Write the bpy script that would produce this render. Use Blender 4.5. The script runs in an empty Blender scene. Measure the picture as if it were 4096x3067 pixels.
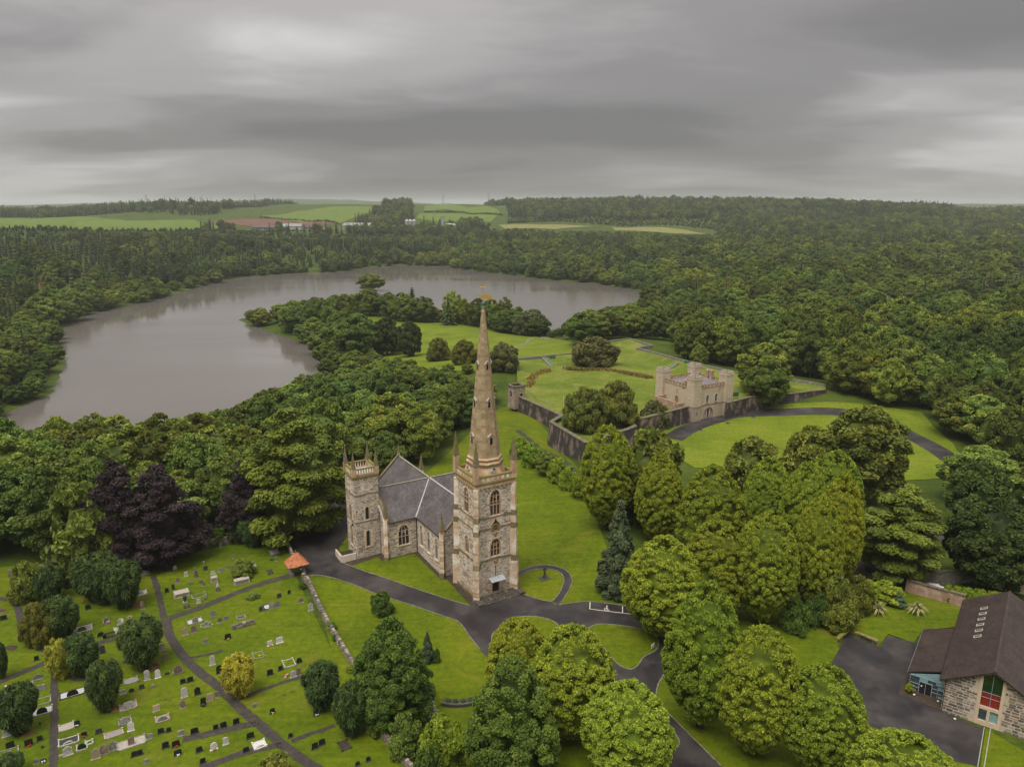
import bpy, bmesh, math, random
import numpy as np
from mathutils import Vector, Matrix
from mathutils.geometry import tessellate_polygon

# ---------------------------------------------------------------- camera
sc = bpy.context.scene
COL = sc.collection
F_PX, CX, CY, CAM_H, PITCH = 3008., 2048., 1533.5, 80., math.radians(13.25)
cam_d = bpy.data.cameras.new('camera'); cam = bpy.data.objects.new('camera', cam_d); COL.objects.link(cam)
cam.location = (0, 0, CAM_H); cam.rotation_euler = (math.pi/2-PITCH, 0, 0)
cam_d.sensor_width = 36; cam_d.lens = 36*F_PX/4096; cam_d.clip_start = 1; cam_d.clip_end = 40000
sc.camera = cam

# ---------------------------------------------------------------- world: overcast sky
SUN_EL, SUN_AZ = math.radians(64), math.radians(-148)     # azimuth from +Y, negative = left
wd = bpy.data.worlds.new('World'); sc.world = wd; wd.use_nodes = True
nt = wd.node_tree; nt.nodes.clear()
def N(t, typ, **kw):
    n = t.nodes.new(typ)
    for k, v in kw.items(): setattr(n, k, v)
    return n
def L(t, a, b): t.links.new(a, b)
def mathn(t, op, a, b=None, c=None, clamp=False):
    n = N(t, 'ShaderNodeMath', operation=op, use_clamp=clamp)
    for i, v in enumerate((a, b, c)):
        if v is None: continue
        if isinstance(v, (int, float)): n.inputs[i].default_value = v
        else: L(t, v, n.inputs[i])
    return n.outputs[0]
def ramp(t, fac, stops, interp='LINEAR'):
    n = N(t, 'ShaderNodeValToRGB'); n.color_ramp.interpolation = interp
    el = n.color_ramp.elements
    while len(el) < len(stops): el.new(0.5)
    for e, (p, c) in zip(el, stops): e.position = p; e.color = (*c, 1) if len(c) == 3 else c
    if fac is not None: L(t, fac, n.inputs[0])
    return n.outputs[0]
def mixc(t, fac, a, b, mode='MIX'):
    n = N(t, 'ShaderNodeMix', data_type='RGBA', blend_type=mode)
    for i, v in ((0, fac), (6, a), (7, b)):
        if isinstance(v, (int, float)): n.inputs[i].default_value = v
        elif isinstance(v, tuple): n.inputs[i].default_value = (*v, 1) if len(v) == 3 else v
        else: L(t, v, n.inputs[i])
    return n.outputs[2]
def noise(t, vec, scale, detail=4, rough=.55, dist=0.):
    n = N(t, 'ShaderNodeTexNoise')
    n.inputs['Scale'].default_value = scale; n.inputs['Detail'].default_value = detail
    n.inputs['Roughness'].default_value = rough; n.inputs['Distortion'].default_value = dist
    if vec is not None: L(t, vec, n.inputs['Vector'])
    return n.outputs['Fac']
tc = N(nt, 'ShaderNodeTexCoord')
nv = N(nt, 'ShaderNodeVectorMath', operation='NORMALIZE'); L(nt, tc.outputs['Generated'], nv.inputs[0])
sep = N(nt, 'ShaderNodeSeparateXYZ'); L(nt, nv.outputs[0], sep.inputs[0])
up = mathn(nt, 'MAXIMUM', sep.outputs['Z'], 0.0)
den = mathn(nt, 'ADD', up, 0.13)
cx_ = mathn(nt, 'DIVIDE', sep.outputs['X'], den); cy_ = mathn(nt, 'DIVIDE', sep.outputs['Y'], den)
cmb = N(nt, 'ShaderNodeCombineXYZ'); L(nt, cx_, cmb.inputs[0]); L(nt, cy_, cmb.inputs[1]); cmb.inputs[2].default_value = 3.7
mp = N(nt, 'ShaderNodeMapping'); mp.inputs['Scale'].default_value = (.6, 1.0, 1); mp.inputs['Location'].default_value = (10.0, 5.1, 0)
mp.inputs['Rotation'].default_value = (0, 0, math.radians(-14)); L(nt, cmb.outputs[0], mp.inputs['Vector'])
n1 = noise(nt, mp.outputs[0], .50, 2, .45, .2)
n2 = noise(nt, mp.outputs[0], 1.5, 5, .55, .4)
cl = mathn(nt, 'ADD', mathn(nt, 'MULTIPLY', n1, .80), mathn(nt, 'MULTIPLY', n2, .24))
cloud = ramp(nt, cl, [(.36, (.092, .0855, .082)), (.47, (.128, .1195, .115)), (.56, (.196, .185, .179)), (.67, (.325, .312, .305))], 'EASE')
# overcast luminance rises from horizon to zenith, and a little towards the veiled sun
sd = (math.cos(SUN_EL)*math.sin(SUN_AZ), math.cos(SUN_EL)*math.cos(SUN_AZ), math.sin(SUN_EL))
dt = N(nt, 'ShaderNodeVectorMath', operation='DOT_PRODUCT'); L(nt, nv.outputs[0], dt.inputs[0]); dt.inputs[1].default_value = sd
glow = mathn(nt, 'MULTIPLY', mathn(nt, 'POWER', mathn(nt, 'MAXIMUM', dt.outputs['Value'], 0), 2.0), .75)
lum = mathn(nt, 'ADD', mathn(nt, 'MULTIPLY_ADD', up, 2.2, .72), glow)
cl2 = mixc(nt, 1.0, cloud, lum, 'MULTIPLY')
sky = N(nt, 'ShaderNodeTexSky', sky_type='NISHITA'); sky.sun_disc = False
sky.sun_elevation = SUN_EL; sky.sun_rotation = SUN_AZ
skd = mixc(nt, 1.0, sky.outputs[0], (.08, .08, .08), 'MULTIPLY')
mixsky = mixc(nt, .95, skd, cl2)
bg = N(nt, 'ShaderNodeBackground'); bg.inputs['Strength'].default_value = 1.0; L(nt, mixsky, bg.inputs[0])
wo = N(nt, 'ShaderNodeOutputWorld'); L(nt, bg.outputs[0], wo.inputs[0])

# ---------------------------------------------------------------- sun behind the cloud
sl = bpy.data.lights.new('sun', 'SUN'); sl.energy = 1.5; sl.angle = math.radians(35); sl.color = (1.0, .96, .90)
so = bpy.data.objects.new('sun', sl); COL.objects.link(so)
so.rotation_euler = Vector(sd).to_track_quat('Z', 'Y').to_euler()

# ---------------------------------------------------------------- exposure
vs = sc.view_settings; vs.view_transform = 'Standard'; vs.look = 'None'; vs.exposure = 1.0; vs.gamma = 1.0; vs.use_curve_mapping = False
cy = sc.cycles; cy.max_bounces = 4; cy.diffuse_bounces = 2; cy.glossy_bounces = 2; cy.transmission_bounces = 4
cy.volume_bounces = 1; cy.transparent_max_bounces = 6; cy.use_denoising = True; cy.caustics_reflective = False; cy.caustics_refractive = False

# ================================================================ helpers
R_ = random.Random(11)
def W(px, py, z=0.):
    u = (px-CX)/F_PX; v = (CY-py)/F_PX
    d = (u, math.cos(PITCH)+v*math.sin(PITCH), -math.sin(PITCH)+v*math.cos(PITCH))
    t = (z-CAM_H)/d[2]
    return d[0]*t, d[1]*t
def ZH(py, y):
    v = (CY-py)/F_PX
    return CAM_H+y*(-math.sin(PITCH)+v*math.cos(PITCH))/(math.cos(PITCH)+v*math.sin(PITCH))
def PPM(x, y, z): return F_PX/(y*math.cos(PITCH)-(z-CAM_H)*math.sin(PITCH))
S22 = 4096/2212.
def s22(p): return p[0]*S22, p[1]*S22                                   # 2212-wide overview
def z4(p): return p[0]/1.6285, 2050+p[1]/1.6285                         # churchyard close-up
def z5(p): return 1200+p[0]/1.4747, 2050+p[1]/1.4747                    # drive close-up
def z6(p): return 2500+p[0]/1.386, 1900+p[1]/1.386                      # limes close-up
def z3(p): return 1900+p[0]/1.4747, 1250+p[1]/1.4747                    # fort close-up

def sdist(poly, X, Y):
    """signed distance to polygon, negative inside"""
    X = np.asarray(X, float); Y = np.asarray(Y, float)
    best = np.full(X.shape, 1e18); inside = np.zeros(X.shape, bool)
    n = len(poly)
    for i in range(n):
        ax, ay = poly[i]; bx, by = poly[(i+1) % n]
        dx, dy = bx-ax, by-ay
        t = np.clip(((X-ax)*dx+(Y-ay)*dy)/(dx*dx+dy*dy+1e-12), 0, 1)
        best = np.minimum(best, (X-ax-t*dx)**2+(Y-ay-t*dy)**2)
        c = ((ay > Y) != (by > Y)) & (X < (bx-ax)*(Y-ay)/((by-ay) if by != ay else 1e-12)+ax)
        inside ^= c
    d = np.sqrt(best)
    return np.where(inside, -d, d)
def ldist(line, X, Y):
    X = np.asarray(X, float); Y = np.asarray(Y, float); best = np.full(X.shape, 1e18)
    for (ax, ay), (bx, by) in zip(line[:-1], line[1:]):
        dx, dy = bx-ax, by-ay
        t = np.clip(((X-ax)*dx+(Y-ay)*dy)/(dx*dx+dy*dy+1e-12), 0, 1)
        best = np.minimum(best, (X-ax-t*dx)**2+(Y-ay-t*dy)**2)
    return np.sqrt(best)
def sstep(a, b, x):
    t = np.clip((x-a)/(b-a), 0, 1); return t*t*(3-2*t)
def cr(pts, n=6, closed=False):
    """Catmull-Rom"""
    P = [np.array(p, float) for p in pts]; m = len(P); out = []
    rng = range(m) if closed else range(m-1)
    for i in rng:
        p0 = P[(i-1) % m] if closed or i > 0 else P[i]; p1 = P[i]; p2 = P[(i+1) % m]
        p3 = P[(i+2) % m] if closed or i+2 < m else p2
        for k in range(n):
            t = k/n
            out.append(tuple(.5*((2*p1)+(p2-p0)*t+(2*p0-5*p1+4*p2-p3)*t*t+(3*p1-p0-3*p2+p3)*t**3)))
    if not closed: out.append(tuple(P[-1]))
    return out

# ---------------------------------------------------------------- object helpers
def tag(o, label=None, cat=None, group=None, kind=None):
    if label: o['label'] = label
    if cat: o['category'] = cat
    if group: o['group'] = group
    if kind: o['kind'] = kind
    return o
def empty(name, loc=(0, 0, 0), rz=0., label=None, cat=None, group=None):
    o = bpy.data.objects.new(name, None); COL.objects.link(o); o.location = loc; o.rotation_euler = (0, 0, rz)
    o.empty_display_size = .3
    return tag(o, label, cat, group)
def link(name, me, mat=None, parent=None, loc=None, smooth=False):
    o = bpy.data.objects.new(name, me); COL.objects.link(o)
    if mat and not me.materials: me.materials.append(mat)
    if parent: o.parent = parent
    if loc: o.location = loc
    if smooth: me.polygons.foreach_set('use_smooth', [True]*len(me.polygons))
    return o
class MB:
    """mesh builder: verts + faces"""
    def __init__(s): s.v = []; s.f = []
    def add(s, vs, fs):
        o = len(s.v); s.v += [tuple(v) for v in vs]; s.f += [tuple(i+o for i in f) for f in fs]; return s
    def box(s, a, b):
        (x0, y0, z0), (x1, y1, z1) = a, b
        return s.add([(x0, y0, z0), (x1, y0, z0), (x1, y1, z0), (x0, y1, z0), (x0, y0, z1), (x1, y0, z1), (x1, y1, z1), (x0, y1, z1)],
                     [(3, 2, 1, 0), (4, 5, 6, 7), (0, 1, 5, 4), (1, 2, 6, 5), (2, 3, 7, 6), (3, 0, 4, 7)])
    def obox(s, c, U, V, hw, hd, z0, z1):
        """oriented box: centre c(xy), U/V unit axes"""
        P = [(c[0]+U[0]*a*hw+V[0]*b*hd, c[1]+U[1]*a*hw+V[1]*b*hd) for a, b in ((-1, -1), (1, -1), (1, 1), (-1, 1))]
        return s.prism(P, z0, z1)
    def prism(s, P, z0, z1, top=None):
        n = len(P); T = top or P
        a = sum(P[i][0]*P[(i+1) % n][1]-P[(i+1) % n][0]*P[i][1] for i in range(n))
        if a < 0: P = P[::-1]; T = T[::-1]
        vs = [(x, y, z0) for x, y in P]+[(x, y, z1) for x, y in T]
        return s.add(vs, [tuple(range(n))[::-1], tuple(range(n, 2*n))]+[(i, (i+1) % n, n+(i+1) % n, n+i) for i in range(n)])
    def ring(s, c, n, r0, z0, r1, z1, rot=0., cap=True):
        v = []
        for r, z in ((r0, z0), (r1, z1)):
            v += [(c[0]+r*math.cos(rot+2*math.pi*i/n), c[1]+r*math.sin(rot+2*math.pi*i/n), z) for i in range(n)]
        f = [(i, (i+1) % n, n+(i+1) % n, n+i) for i in range(n)]
        if cap: f += [tuple(range(n))[::-1], tuple(range(n, 2*n))]
        return s.add(v, f)
    def tube(s, a, b, r0, r1=None, n=6):
        r1 = r0 if r1 is None else r1
        a = Vector(a); b = Vector(b); d = (b-a).normalized()
        u = d.orthogonal().normalized(); w = d.cross(u); v = []
        for p, r in ((a, r0), (b, r1)):
            v += [tuple(p+u*(r*math.cos(2*math.pi*i/n))+w*(r*math.sin(2*math.pi*i/n))) for i in range(n)]
        return s.add(v, [(i, (i+1) % n, n+(i+1) % n, n+i) for i in range(n)]+[tuple(range(n))[::-1], tuple(range(n, 2*n))])
    def lathe(s, c, prof, n=12):
        v = []; f = []
        for r, z in prof: v += [(c[0]+r*math.cos(2*math.pi*i/n), c[1]+r*math.sin(2*math.pi*i/n), c[2]+z) for i in range(n)]
        for k in range(len(prof)-1):
            f += [(k*n+i, k*n+(i+1) % n, (k+1)*n+(i+1) % n, (k+1)*n+i) for i in range(n)]
        f += [tuple(range(n))[::-1], tuple(range((len(prof)-1)*n, len(prof)*n))]
        return s.add(v, f)
    def mesh(s, name):
        me = bpy.data.meshes.new(name); me.from_pydata(s.v, [], s.f); me.update(); return me
    def build(s, name, mat, parent=None, loc=None, smooth=False): return link(name, s.mesh(name), mat, parent, loc, smooth)
def copy_tree(o, parent=None):
    c = o.copy(); COL.objects.link(c)
    if parent: c.parent = parent
    for ch in o.children: copy_tree(ch, c)
    return c

# ================================================================ materials
def mat(name, c1, c2=None, rough=.85, scale=3., detail=4, bump=0., bscale=None, spec=.3, c3=None, s3=.4, t3=(.5, .68), obj=False, metal=0., stretch=None, rnd=0.):
    m = bpy.data.materials.new(name); m.use_nodes = True; t = m.node_tree; b = t.nodes['Principled BSDF']
    co = N(t, 'ShaderNodeTexCoord'); vec = co.outputs['Object']
    if not obj:
        g = N(t, 'ShaderNodeNewGeometry'); vec = g.outputs['Position']
    if stretch:
        mpn = N(t, 'ShaderNodeMapping'); mpn.inputs['Scale'].default_value = stretch; L(t, vec, mpn.inputs[0]); vec = mpn.outputs[0]
    c2 = c2 or tuple(x*.72 for x in c1)
    n = noise(t, vec, scale, detail, .6)
    col = ramp(t, n, [(.33, c2), (.66, c1)])
    if c3: col = mixc(t, ramp(t, noise(t, vec, s3, 5, .62), [(t3[0], (0, 0, 0)), (t3[1], (1, 1, 1))]), col, c3)
    if rnd:
        oi = N(t, 'ShaderNodeObjectInfo'); k = mathn(t, 'MULTIPLY_ADD', oi.outputs['Random'], rnd*2, 1-rnd)
        col = mixc(t, 1.0, col, k, 'MULTIPLY')
    L(t, col, b.inputs['Base Color'])
    b.inputs['Roughness'].default_value = rough; b.inputs['Specular IOR Level'].default_value = spec; b.inputs['Metallic'].default_value = metal
    if bump:
        bn = N(t, 'ShaderNodeBump'); bn.inputs['Strength'].default_value = bump; bn.inputs['Distance'].default_value = .12
        L(t, noise(t, vec, bscale or scale*3, 4, .6), bn.inputs['Height']); L(t, bn.outputs[0], b.inputs['Normal'])
    return m
def grass_mat(name, ca, cb, cc, stripes=0., rot=0., dry=None):
    m = bpy.data.materials.new(name); m.use_nodes = True; t = m.node_tree; b = t.nodes['Principled BSDF']
    g = N(t, 'ShaderNodeNewGeometry'); p = g.outputs['Position']
    col = ramp(t, noise(t, p, .055, 5, .6, .4), [(.34, ca), (.52, cb), (.70, cc)])
    fine = ramp(t, noise(t, p, .9, 6, .7), [(.25, (.62, .62, .62)), (.75, (1.32, 1.32, 1.25))])
    col = mixc(t, 1.0, col, fine, 'MULTIPLY')
    fine2 = ramp(t, noise(t, p, 4.5, 4, .7), [(.25, (.72, .74, .7)), (.75, (1.25, 1.24, 1.2))])
    col = mixc(t, 1.0, col, fine2, 'MULTIPLY')
    if dry: col = mixc(t, ramp(t, noise(t, p, .16, 6, .68, .6), [(.55, (0, 0, 0)), (.74, (1, 1, 1))]), col, dry)
    mpn = N(t, 'ShaderNodeMapping'); mpn.inputs['Rotation'].default_value = (0, 0, -.54); mpn.inputs['Scale'].default_value = (.10, 1.1, 1); L(t, p, mpn.inputs[0])
    col = mixc(t, 1.0, col, ramp(t, noise(t, mpn.outputs[0], .9, 4, .6), [(.3, (.84, .86, .8)), (.7, (1.14, 1.12, 1.1))]), 'MULTIPLY')
    weed = ramp(t, noise(t, p, .42, 6, .72, .8), [(.58, (0, 0, 0)), (.72, (1, 1, 1))]); col = mixc(t, weed, col, mixc(t, 1.0, col, (.58, .70, .60), 'MULTIPLY'))
    L(t, col, b.inputs['Base Color']); b.inputs['Roughness'].default_value = .8; b.inputs['Specular IOR Level'].default_value = .15
    bn = N(t, 'ShaderNodeBump'); bn.inputs['Strength'].default_value = .55; bn.inputs['Distance'].default_value = .15
    L(t, noise(t, p, 3.5, 5, .7), bn.inputs['Height']); L(t, bn.outputs[0], b.inputs['Normal'])
    return m
def island_mat(name, stops, rough=.85, bump=.4):
    """each stone its own colour"""
    m = bpy.data.materials.new(name); m.use_nodes = True; t = m.node_tree; b = t.nodes['Principled BSDF']
    g = N(t, 'ShaderNodeNewGeometry'); oi = N(t, 'ShaderNodeObjectInfo')
    r = mathn(t, 'FRACT', mathn(t, 'ADD', g.outputs['Random Per Island'], mathn(t, 'MULTIPLY', oi.outputs['Random'], 7.31)))
    col = ramp(t, r, stops, 'CONSTANT')
    var = ramp(t, noise(t, g.outputs['Position'], 5., 4, .6), [(.3, (.7, .7, .7)), (.7, (1.2, 1.2, 1.2))])
    col = mixc(t, 1.0, col, var, 'MULTIPLY')
    stain = ramp(t, noise(t, g.outputs['Position'], .5, 6, .7, .5), [(.55, (0, 0, 0)), (.72, (.55, .55, .55))]); col = mixc(t, stain, col, (.20, .175, .10))
    soot = ramp(t, noise(t, g.outputs['Position'], .35, 4, .6), [(.3, (.82, .82, .82)), (.7, (1.08, 1.08, 1.08))])
    col = mixc(t, 1.0, col, soot, 'MULTIPLY')
    L(t, col, b.inputs['Base Color']); b.inputs['Roughness'].default_value = rough; b.inputs['Specular IOR Level'].default_value = .25
    bn = N(t, 'ShaderNodeBump'); bn.inputs['Strength'].default_value = bump; bn.inputs['Distance'].default_value = .05
    L(t, noise(t, g.outputs['Position'], 9, 3, .6), bn.inputs['Height']); L(t, bn.outputs[0], b.inputs['Normal'])
    return m
LEAF_K = 1.75
def leaf_mat(name, dark, mid, light, trans=.16, hv=.12, rough=.6, warm=(1.12, 1.0, .78)):
    m = bpy.data.materials.new(name); m.use_nodes = True; t = m.node_tree; b = t.nodes['Principled BSDF']
    at = N(t, 'ShaderNodeAttribute', attribute_name='tint', attribute_type='GEOMETRY')
    oi = N(t, 'ShaderNodeObjectInfo')
    col = ramp(t, at.outputs['Fac'], [(.08, tuple(x*LEAF_K for x in dark)), (.5, tuple(x*LEAF_K for x in mid)), (.95, tuple(x*LEAF_K for x in light))])
    k = mathn(t, 'MULTIPLY_ADD', oi.outputs['Random'], hv*2, 1-hv)
    col = mixc(t, 1.0, col, k, 'MULTIPLY'); col = mixc(t, 1.0, col, warm, 'MULTIPLY')
    if hv >= .25:       # stands of different species
        st = noise(t, oi.outputs['Location'], .011, 3, .6)
        col = mixc(t, 1.0, col, ramp(t, st, [(.34, (.62, .72, .80)), (.5, (1, 1, 1)), (.66, (1.42, 1.28, 1.0))]), 'MULTIPLY')
    r2 = mathn(t, 'FRACT', mathn(t, 'MULTIPLY', oi.outputs['Random'], 13.7))
    col = mixc(t, 1.0, col, ramp(t, r2, [(0., (1.12, 1.0, .85)), (.5, (1, 1, 1)), (1., (.88, 1.0, 1.12))]), 'MULTIPLY')
    L(t, col, b.inputs['Base Color']); b.inputs['Roughness'].default_value = rough; b.inputs['Specular IOR Level'].default_value = .25
    tr = N(t, 'ShaderNodeBsdfTranslucent'); L(t, mixc(t, 1.0, col, (1.1, 1.25, .6), 'MULTIPLY'), tr.inputs[0])
    mx = N(t, 'ShaderNodeMixShader'); mx.inputs[0].default_value = trans
    out = t.nodes['Material Output']; L(t, b.outputs[0], mx.inputs[1]); L(t, tr.outputs[0], mx.inputs[2]); L(t, mx.outputs[0], out.inputs[0])
    return m

M = {}
M['floor'] = grass_mat('wood_floor', (.034, .054, .006), (.056, .084, .008), (.074, .098, .014))
M['lawn'] = grass_mat('lawn_grass', (.072, .104, .001), (.098, .134, .0015), (.134, .154, .004), .0, 0., (.155, .148, .012))
M['yard'] = grass_mat('churchyard_grass', (.066, .100, .001), (.092, .128, .0015), (.126, .146, .005), 0., 0., (.150, .134, .018))
M['rough'] = grass_mat('rough_grass', (.080, .122, .010), (.130, .165, .018), (.195, .195, .045), 0., 0., (.24, .205, .07))
M['park'] = grass_mat('park_grass', (.098, .138, .007), (.136, .176, .010), (.165, .192, .017), .0, 0.)
M['pasture'] = grass_mat('pasture', (.085, .135, .016), (.108, .158, .022), (.135, .168, .034))
M['stubble'] = grass_mat('stubble', (.16, .16, .05), (.20, .19, .066), (.225, .21, .08))
M['plough'] = mat('ploughed_soil', (.15, .075, .048), (.11, .055, .036), .95, .02, 5)
M['tarmac'] = mat('tarmac', (.038, .033, .033), (.017, .015, .016), .5, .22, 7, .25, 14, .35, (.062, .053, .050), .13, (.46, .64))
M['gravel_path'] = mat('worn_path', (.060, .050, .042), (.034, .029, .026), .8, 1.2, 6, .3, 9, .25, (.085, .075, .03), .5, (.55, .75))
M['soil'] = mat('bare_soil', (.065, .045, .030), (.035, .026, .017), .95, 1.3, 6, .3, 8)
M['needles'] = mat('fallen_needles', (.17, .085, .028), (.07, .055, .018), .95, .9, 6, .3, 8)
M['kerb'] = mat('kerb_stone', (.23, .21, .16), (.085, .09, .045), .9, 2.2, 5, .3)
M['mortar'] = mat('mortar', (.76, .66, .555), (.61, .505, .41), .9, .8, 5, .3, 9, .2, (.36, .30, .25), .22, (.5, .72))
M['rubble'] = island_mat('rubble_stone', [(0, (.37, .32, .26)), (.16, (.49, .42, .34)), (.34, (.26, .22, .18)), (.42, (.58, .49, .385)), (.58, (.33, .28, .23)), (.70, (.30, .18, .135)), (.77, (.63, .545, .44)), (.89, (.20, .175, .15)), (.94, (.53, .42, .305))])
M['rubble_dark'] = island_mat('whinstone', [(0, (.15, .132, .118)), (.22, (.23, .195, .165)), (.4, (.105, .095, .088)), (.52, (.31, .255, .205)), (.7, (.18, .155, .14)), (.82, (.24, .16, .12)), (.9, (.37, .32, .265))])
M['sand'] = mat('sandstone', (.52, .345, .205), (.38, .235, .135), .9, .55, 5, .3, 7, .2, (.62, .49, .36), .5, (.5, .68))
M['sand_pale'] = mat('pale_sandstone', (.66, .52, .38), (.50, .34, .22), .9, .5, 5, .25, 7, .2, (.78, .70, .60), .45, (.48, .62))
M['sand_dark'] = mat('weathered_sandstone', (.25, .19, .12), (.13, .11, .06), .95, .9, 5, .35, 7, .2, (.16, .16, .035), .6, (.5, .66))
M['moss'] = mat('mossy_coping', (.19, .165, .05), (.23, .18, .10), .95, 1.1, 5, .4, 7, .2, (.17, .18, .02), .7, (.45, .6))
M['block'] = island_mat('spire_block', [(0, (.37, .265, .150)), (.2, (.43, .315, .185)), (.4, (.33, .225, .125)), (.55, (.40, .31, .185)), (.72, (.47, .35, .21)), (.86, (.33, .26, .145))], .9, .3)
M['joint'] = mat('spire_joint', (.55, .45, .33), (.36, .26, .16), .9, 1., 4)
M['glass_dark'] = mat('leaded_glass', (.035, .037, .042), (.015, .016, .019), .25, 3., 3, 0, None, .5)
M['louvre'] = mat('louvre_slate', (.11, .10, .085), (.06, .055, .05), .8, 2.)
M['door'] = mat('oak_door', (.045, .032, .022), (.028, .02, .014), .7, 3.)
M['iron'] = mat('black_iron', (.018, .018, .019), None, .5, 3.)
M['steel'] = mat('galvanised_steel', (.46, .47, .47), (.36, .37, .37), .4, 3., 3, 0, None, .5, metal=.6)
M['gold'] = mat('gilding', (.80, .48, .09), (.60, .34, .05), .38, 3., 3, 0, None, .5, metal=.55)
M['verdigris'] = mat('copper_patina', (.14, .20, .18), (.09, .12, .12), .7, 4.)
M['lead'] = mat('lead_flashing', (.46, .425, .405), (.33, .30, .28), .65, 1.5, 4)
M['flagged'] = mat('roof_leads', (.30, .27, .23), (.20, .17, .13), .9, .8, 5)
def slate_mat(name, a, b_, c, lichen, course=.28):
    m = bpy.data.materials.new(name); m.use_nodes = True; t = m.node_tree; b = t.nodes['Principled BSDF']
    g = N(t, 'ShaderNodeNewGeometry'); p = g.outputs['Position']
    col = ramp(t, noise(t, p, .35, 6, .65), [(.3, a), (.5, b_), (.7, c)])
    br = N(t, 'ShaderNodeTexVoronoi'); br.inputs['Scale'].default_value = 2.2; L(t, p, br.inputs['Vector'])
    v = ramp(t, br.outputs['Color'], [(.1, (.72, .72, .74)), (.9, (1.25, 1.2, 1.2))]); col = mixc(t, 1.0, col, v, 'MULTIPLY')
    col = mixc(t, ramp(t, noise(t, p, 1.9, 6, .75), [(.61, (0, 0, 0)), (.70, (1, 1, 1))]), col, lichen)
    sp = N(t, 'ShaderNodeSeparateXYZ'); L(t, p, sp.inputs[0])
    saw = mathn(t, 'FRACT', mathn(t, 'DIVIDE', sp.outputs['Z'], course*.7))
    dk = ramp(t, saw, [(0., (.55, .55, .55)), (.14, (1, 1, 1)), (1., (1.06, 1.06, 1.06))]); col = mixc(t, 1.0, col, dk, 'MULTIPLY')
    L(t, col, b.inputs['Base Color']); b.inputs['Roughness'].default_value = .55; b.inputs['Specular IOR Level'].default_value = .4
    bn = N(t, 'ShaderNodeBump'); bn.inputs['Strength'].default_value = .5; bn.inputs['Distance'].default_value = .05
    L(t, saw, bn.inputs['Height']); L(t, bn.outputs[0], b.inputs['Normal'])
    return m
M['slate'] = slate_mat('roof_slate', (.065, .058, .058), (.095, .082, .080), (.13, .118, .112), (.27, .27, .22))
M['tile_brown'] = slate_mat('brown_tile', (.033, .022, .018), (.044, .029, .025), (.057, .039, .033), (.08, .066, .056), .24)
M['slate_castle'] = slate_mat('castle_slate', (.13, .11, .12), (.17, .145, .155), (.21, .185, .19), (.26, .24, .22), .4)
M['terracotta'] = slate_mat('terracotta_tile', (.40, .135, .055), (.48, .17, .07), (.36, .13, .06), (.40, .30, .17), .3)

# ================================================================ terrain
LAKE_Z = -14.
lake_px = [(-160, 1010), (0, 905), (120, 850), (150, 780), (130, 720), (190, 680), (330, 650), (430, 620), (520, 600), (640, 590), (740, 588), (800, 578), (870, 573),
           (950, 575), (1050, 590), (1180, 605), (1300, 615), (1390, 630), (1400, 655), (1300, 690), (1200, 712), (1130, 702), (950, 690), (850, 668), (770, 662), (700, 664), (620, 672),
           (505, 690), (580, 718), (680, 752), (700, 800), (680, 860), (620, 905), (540, 930), (430, 945), (300, 955), (150, 962), (40, 972), (-160, 1020)]
LAKE = [W(*s22(p), LAKE_Z) for p in lake_px]
# height by direction and distance for the rolling country beyond the park
R_ROWS = np.array([0, 345, 600, 900, 1200, 1500, 1700, 2000, 2300, 2600, 3000, 3600, 5000, 8000, 14000], float)
P_COLS = np.array([-1600, 0, 700, 1200, 2000, 2600, 3200, 4096, 6000], float)
ZT = np.array([
    # -1600   0    700  1200  2000  2600  3200  4096  6000
    [0,      0,    0,    0,    0,    0,    0,    0,    0],
    [0,      0,    0,    0,    0,    0,    0,    0,    0],
    [-4,    -4,   -4,   -6,   -6,   -6,   -3,    0,    0],
    [4,      4,    2,   -4,   -8,   -8,   -2,    2,    2],
    [16,    16,   12,    4,   -8,   -4,    2,    5,    5],
    [42,    42,   30,   14,    4,    6,   10,   10,   10],
    [49,    49,   36,   20,   16,   14,   14,   12,   12],
    [42,    42,   34,   33,   40,   28,   26,   20,   20],
    [46,    46,   60,   54,   58,   52,   50,   34,   34],
    [52,    52,   72,   74,   74,   80,   82,   46,   46],
    [52,    52,   62,   84,   82,   92,   78,   52,   52],
    [50,    50,   56,   70,   72,   70,   60,   50,   50],
    [62,    62,   60,   60,   60,   60,   60,   66,   66],
    [88,    88,  118,  150,   90,   80,   80,  100,  100],
    [60,    60,   60,   60,   60,   60,   60,   60,   60]], float)
def far_z(X, Y):
    r = np.hypot(X, Y); px = CX+F_PX*X/np.maximum(Y, 1.)/math.cos(PITCH)
    px = np.clip(px, -1599, 5999); r = np.clip(r, 0, 13999)
    i = np.clip(np.searchsorted(R_ROWS, r)-1, 0, len(R_ROWS)-2); j = np.clip(np.searchsorted(P_COLS, px)-1, 0, len(P_COLS)-2)
    a = (r-R_ROWS[i])/(R_ROWS[i+1]-R_ROWS[i]); b = (px-P_COLS[j])/(P_COLS[j+1]-P_COLS[j])
    a = a*a*(3-2*a)*.5+a*.5; b = b*b*(3-2*b)
    return ZT[i, j]*(1-a)*(1-b)+ZT[i+1, j]*a*(1-b)+ZT[i, j+1]*(1-a)*b+ZT[i+1, j+1]*a*b
BANK = [W(*s22(p)) for p in ((1085, 930), (1150, 990), (1215, 1060), (1285, 1120), (1310, 1180))]
FB = [W(*p, 7.0) for p in ((1955, 1448), (2066, 1433), (2300, 1409), (2442, 1362), (2517, 1352), (2609, 1379), (2548, 1389), (2741, 1440), (2944, 1487), (3168, 1514), (3306, 1538))]
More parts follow.
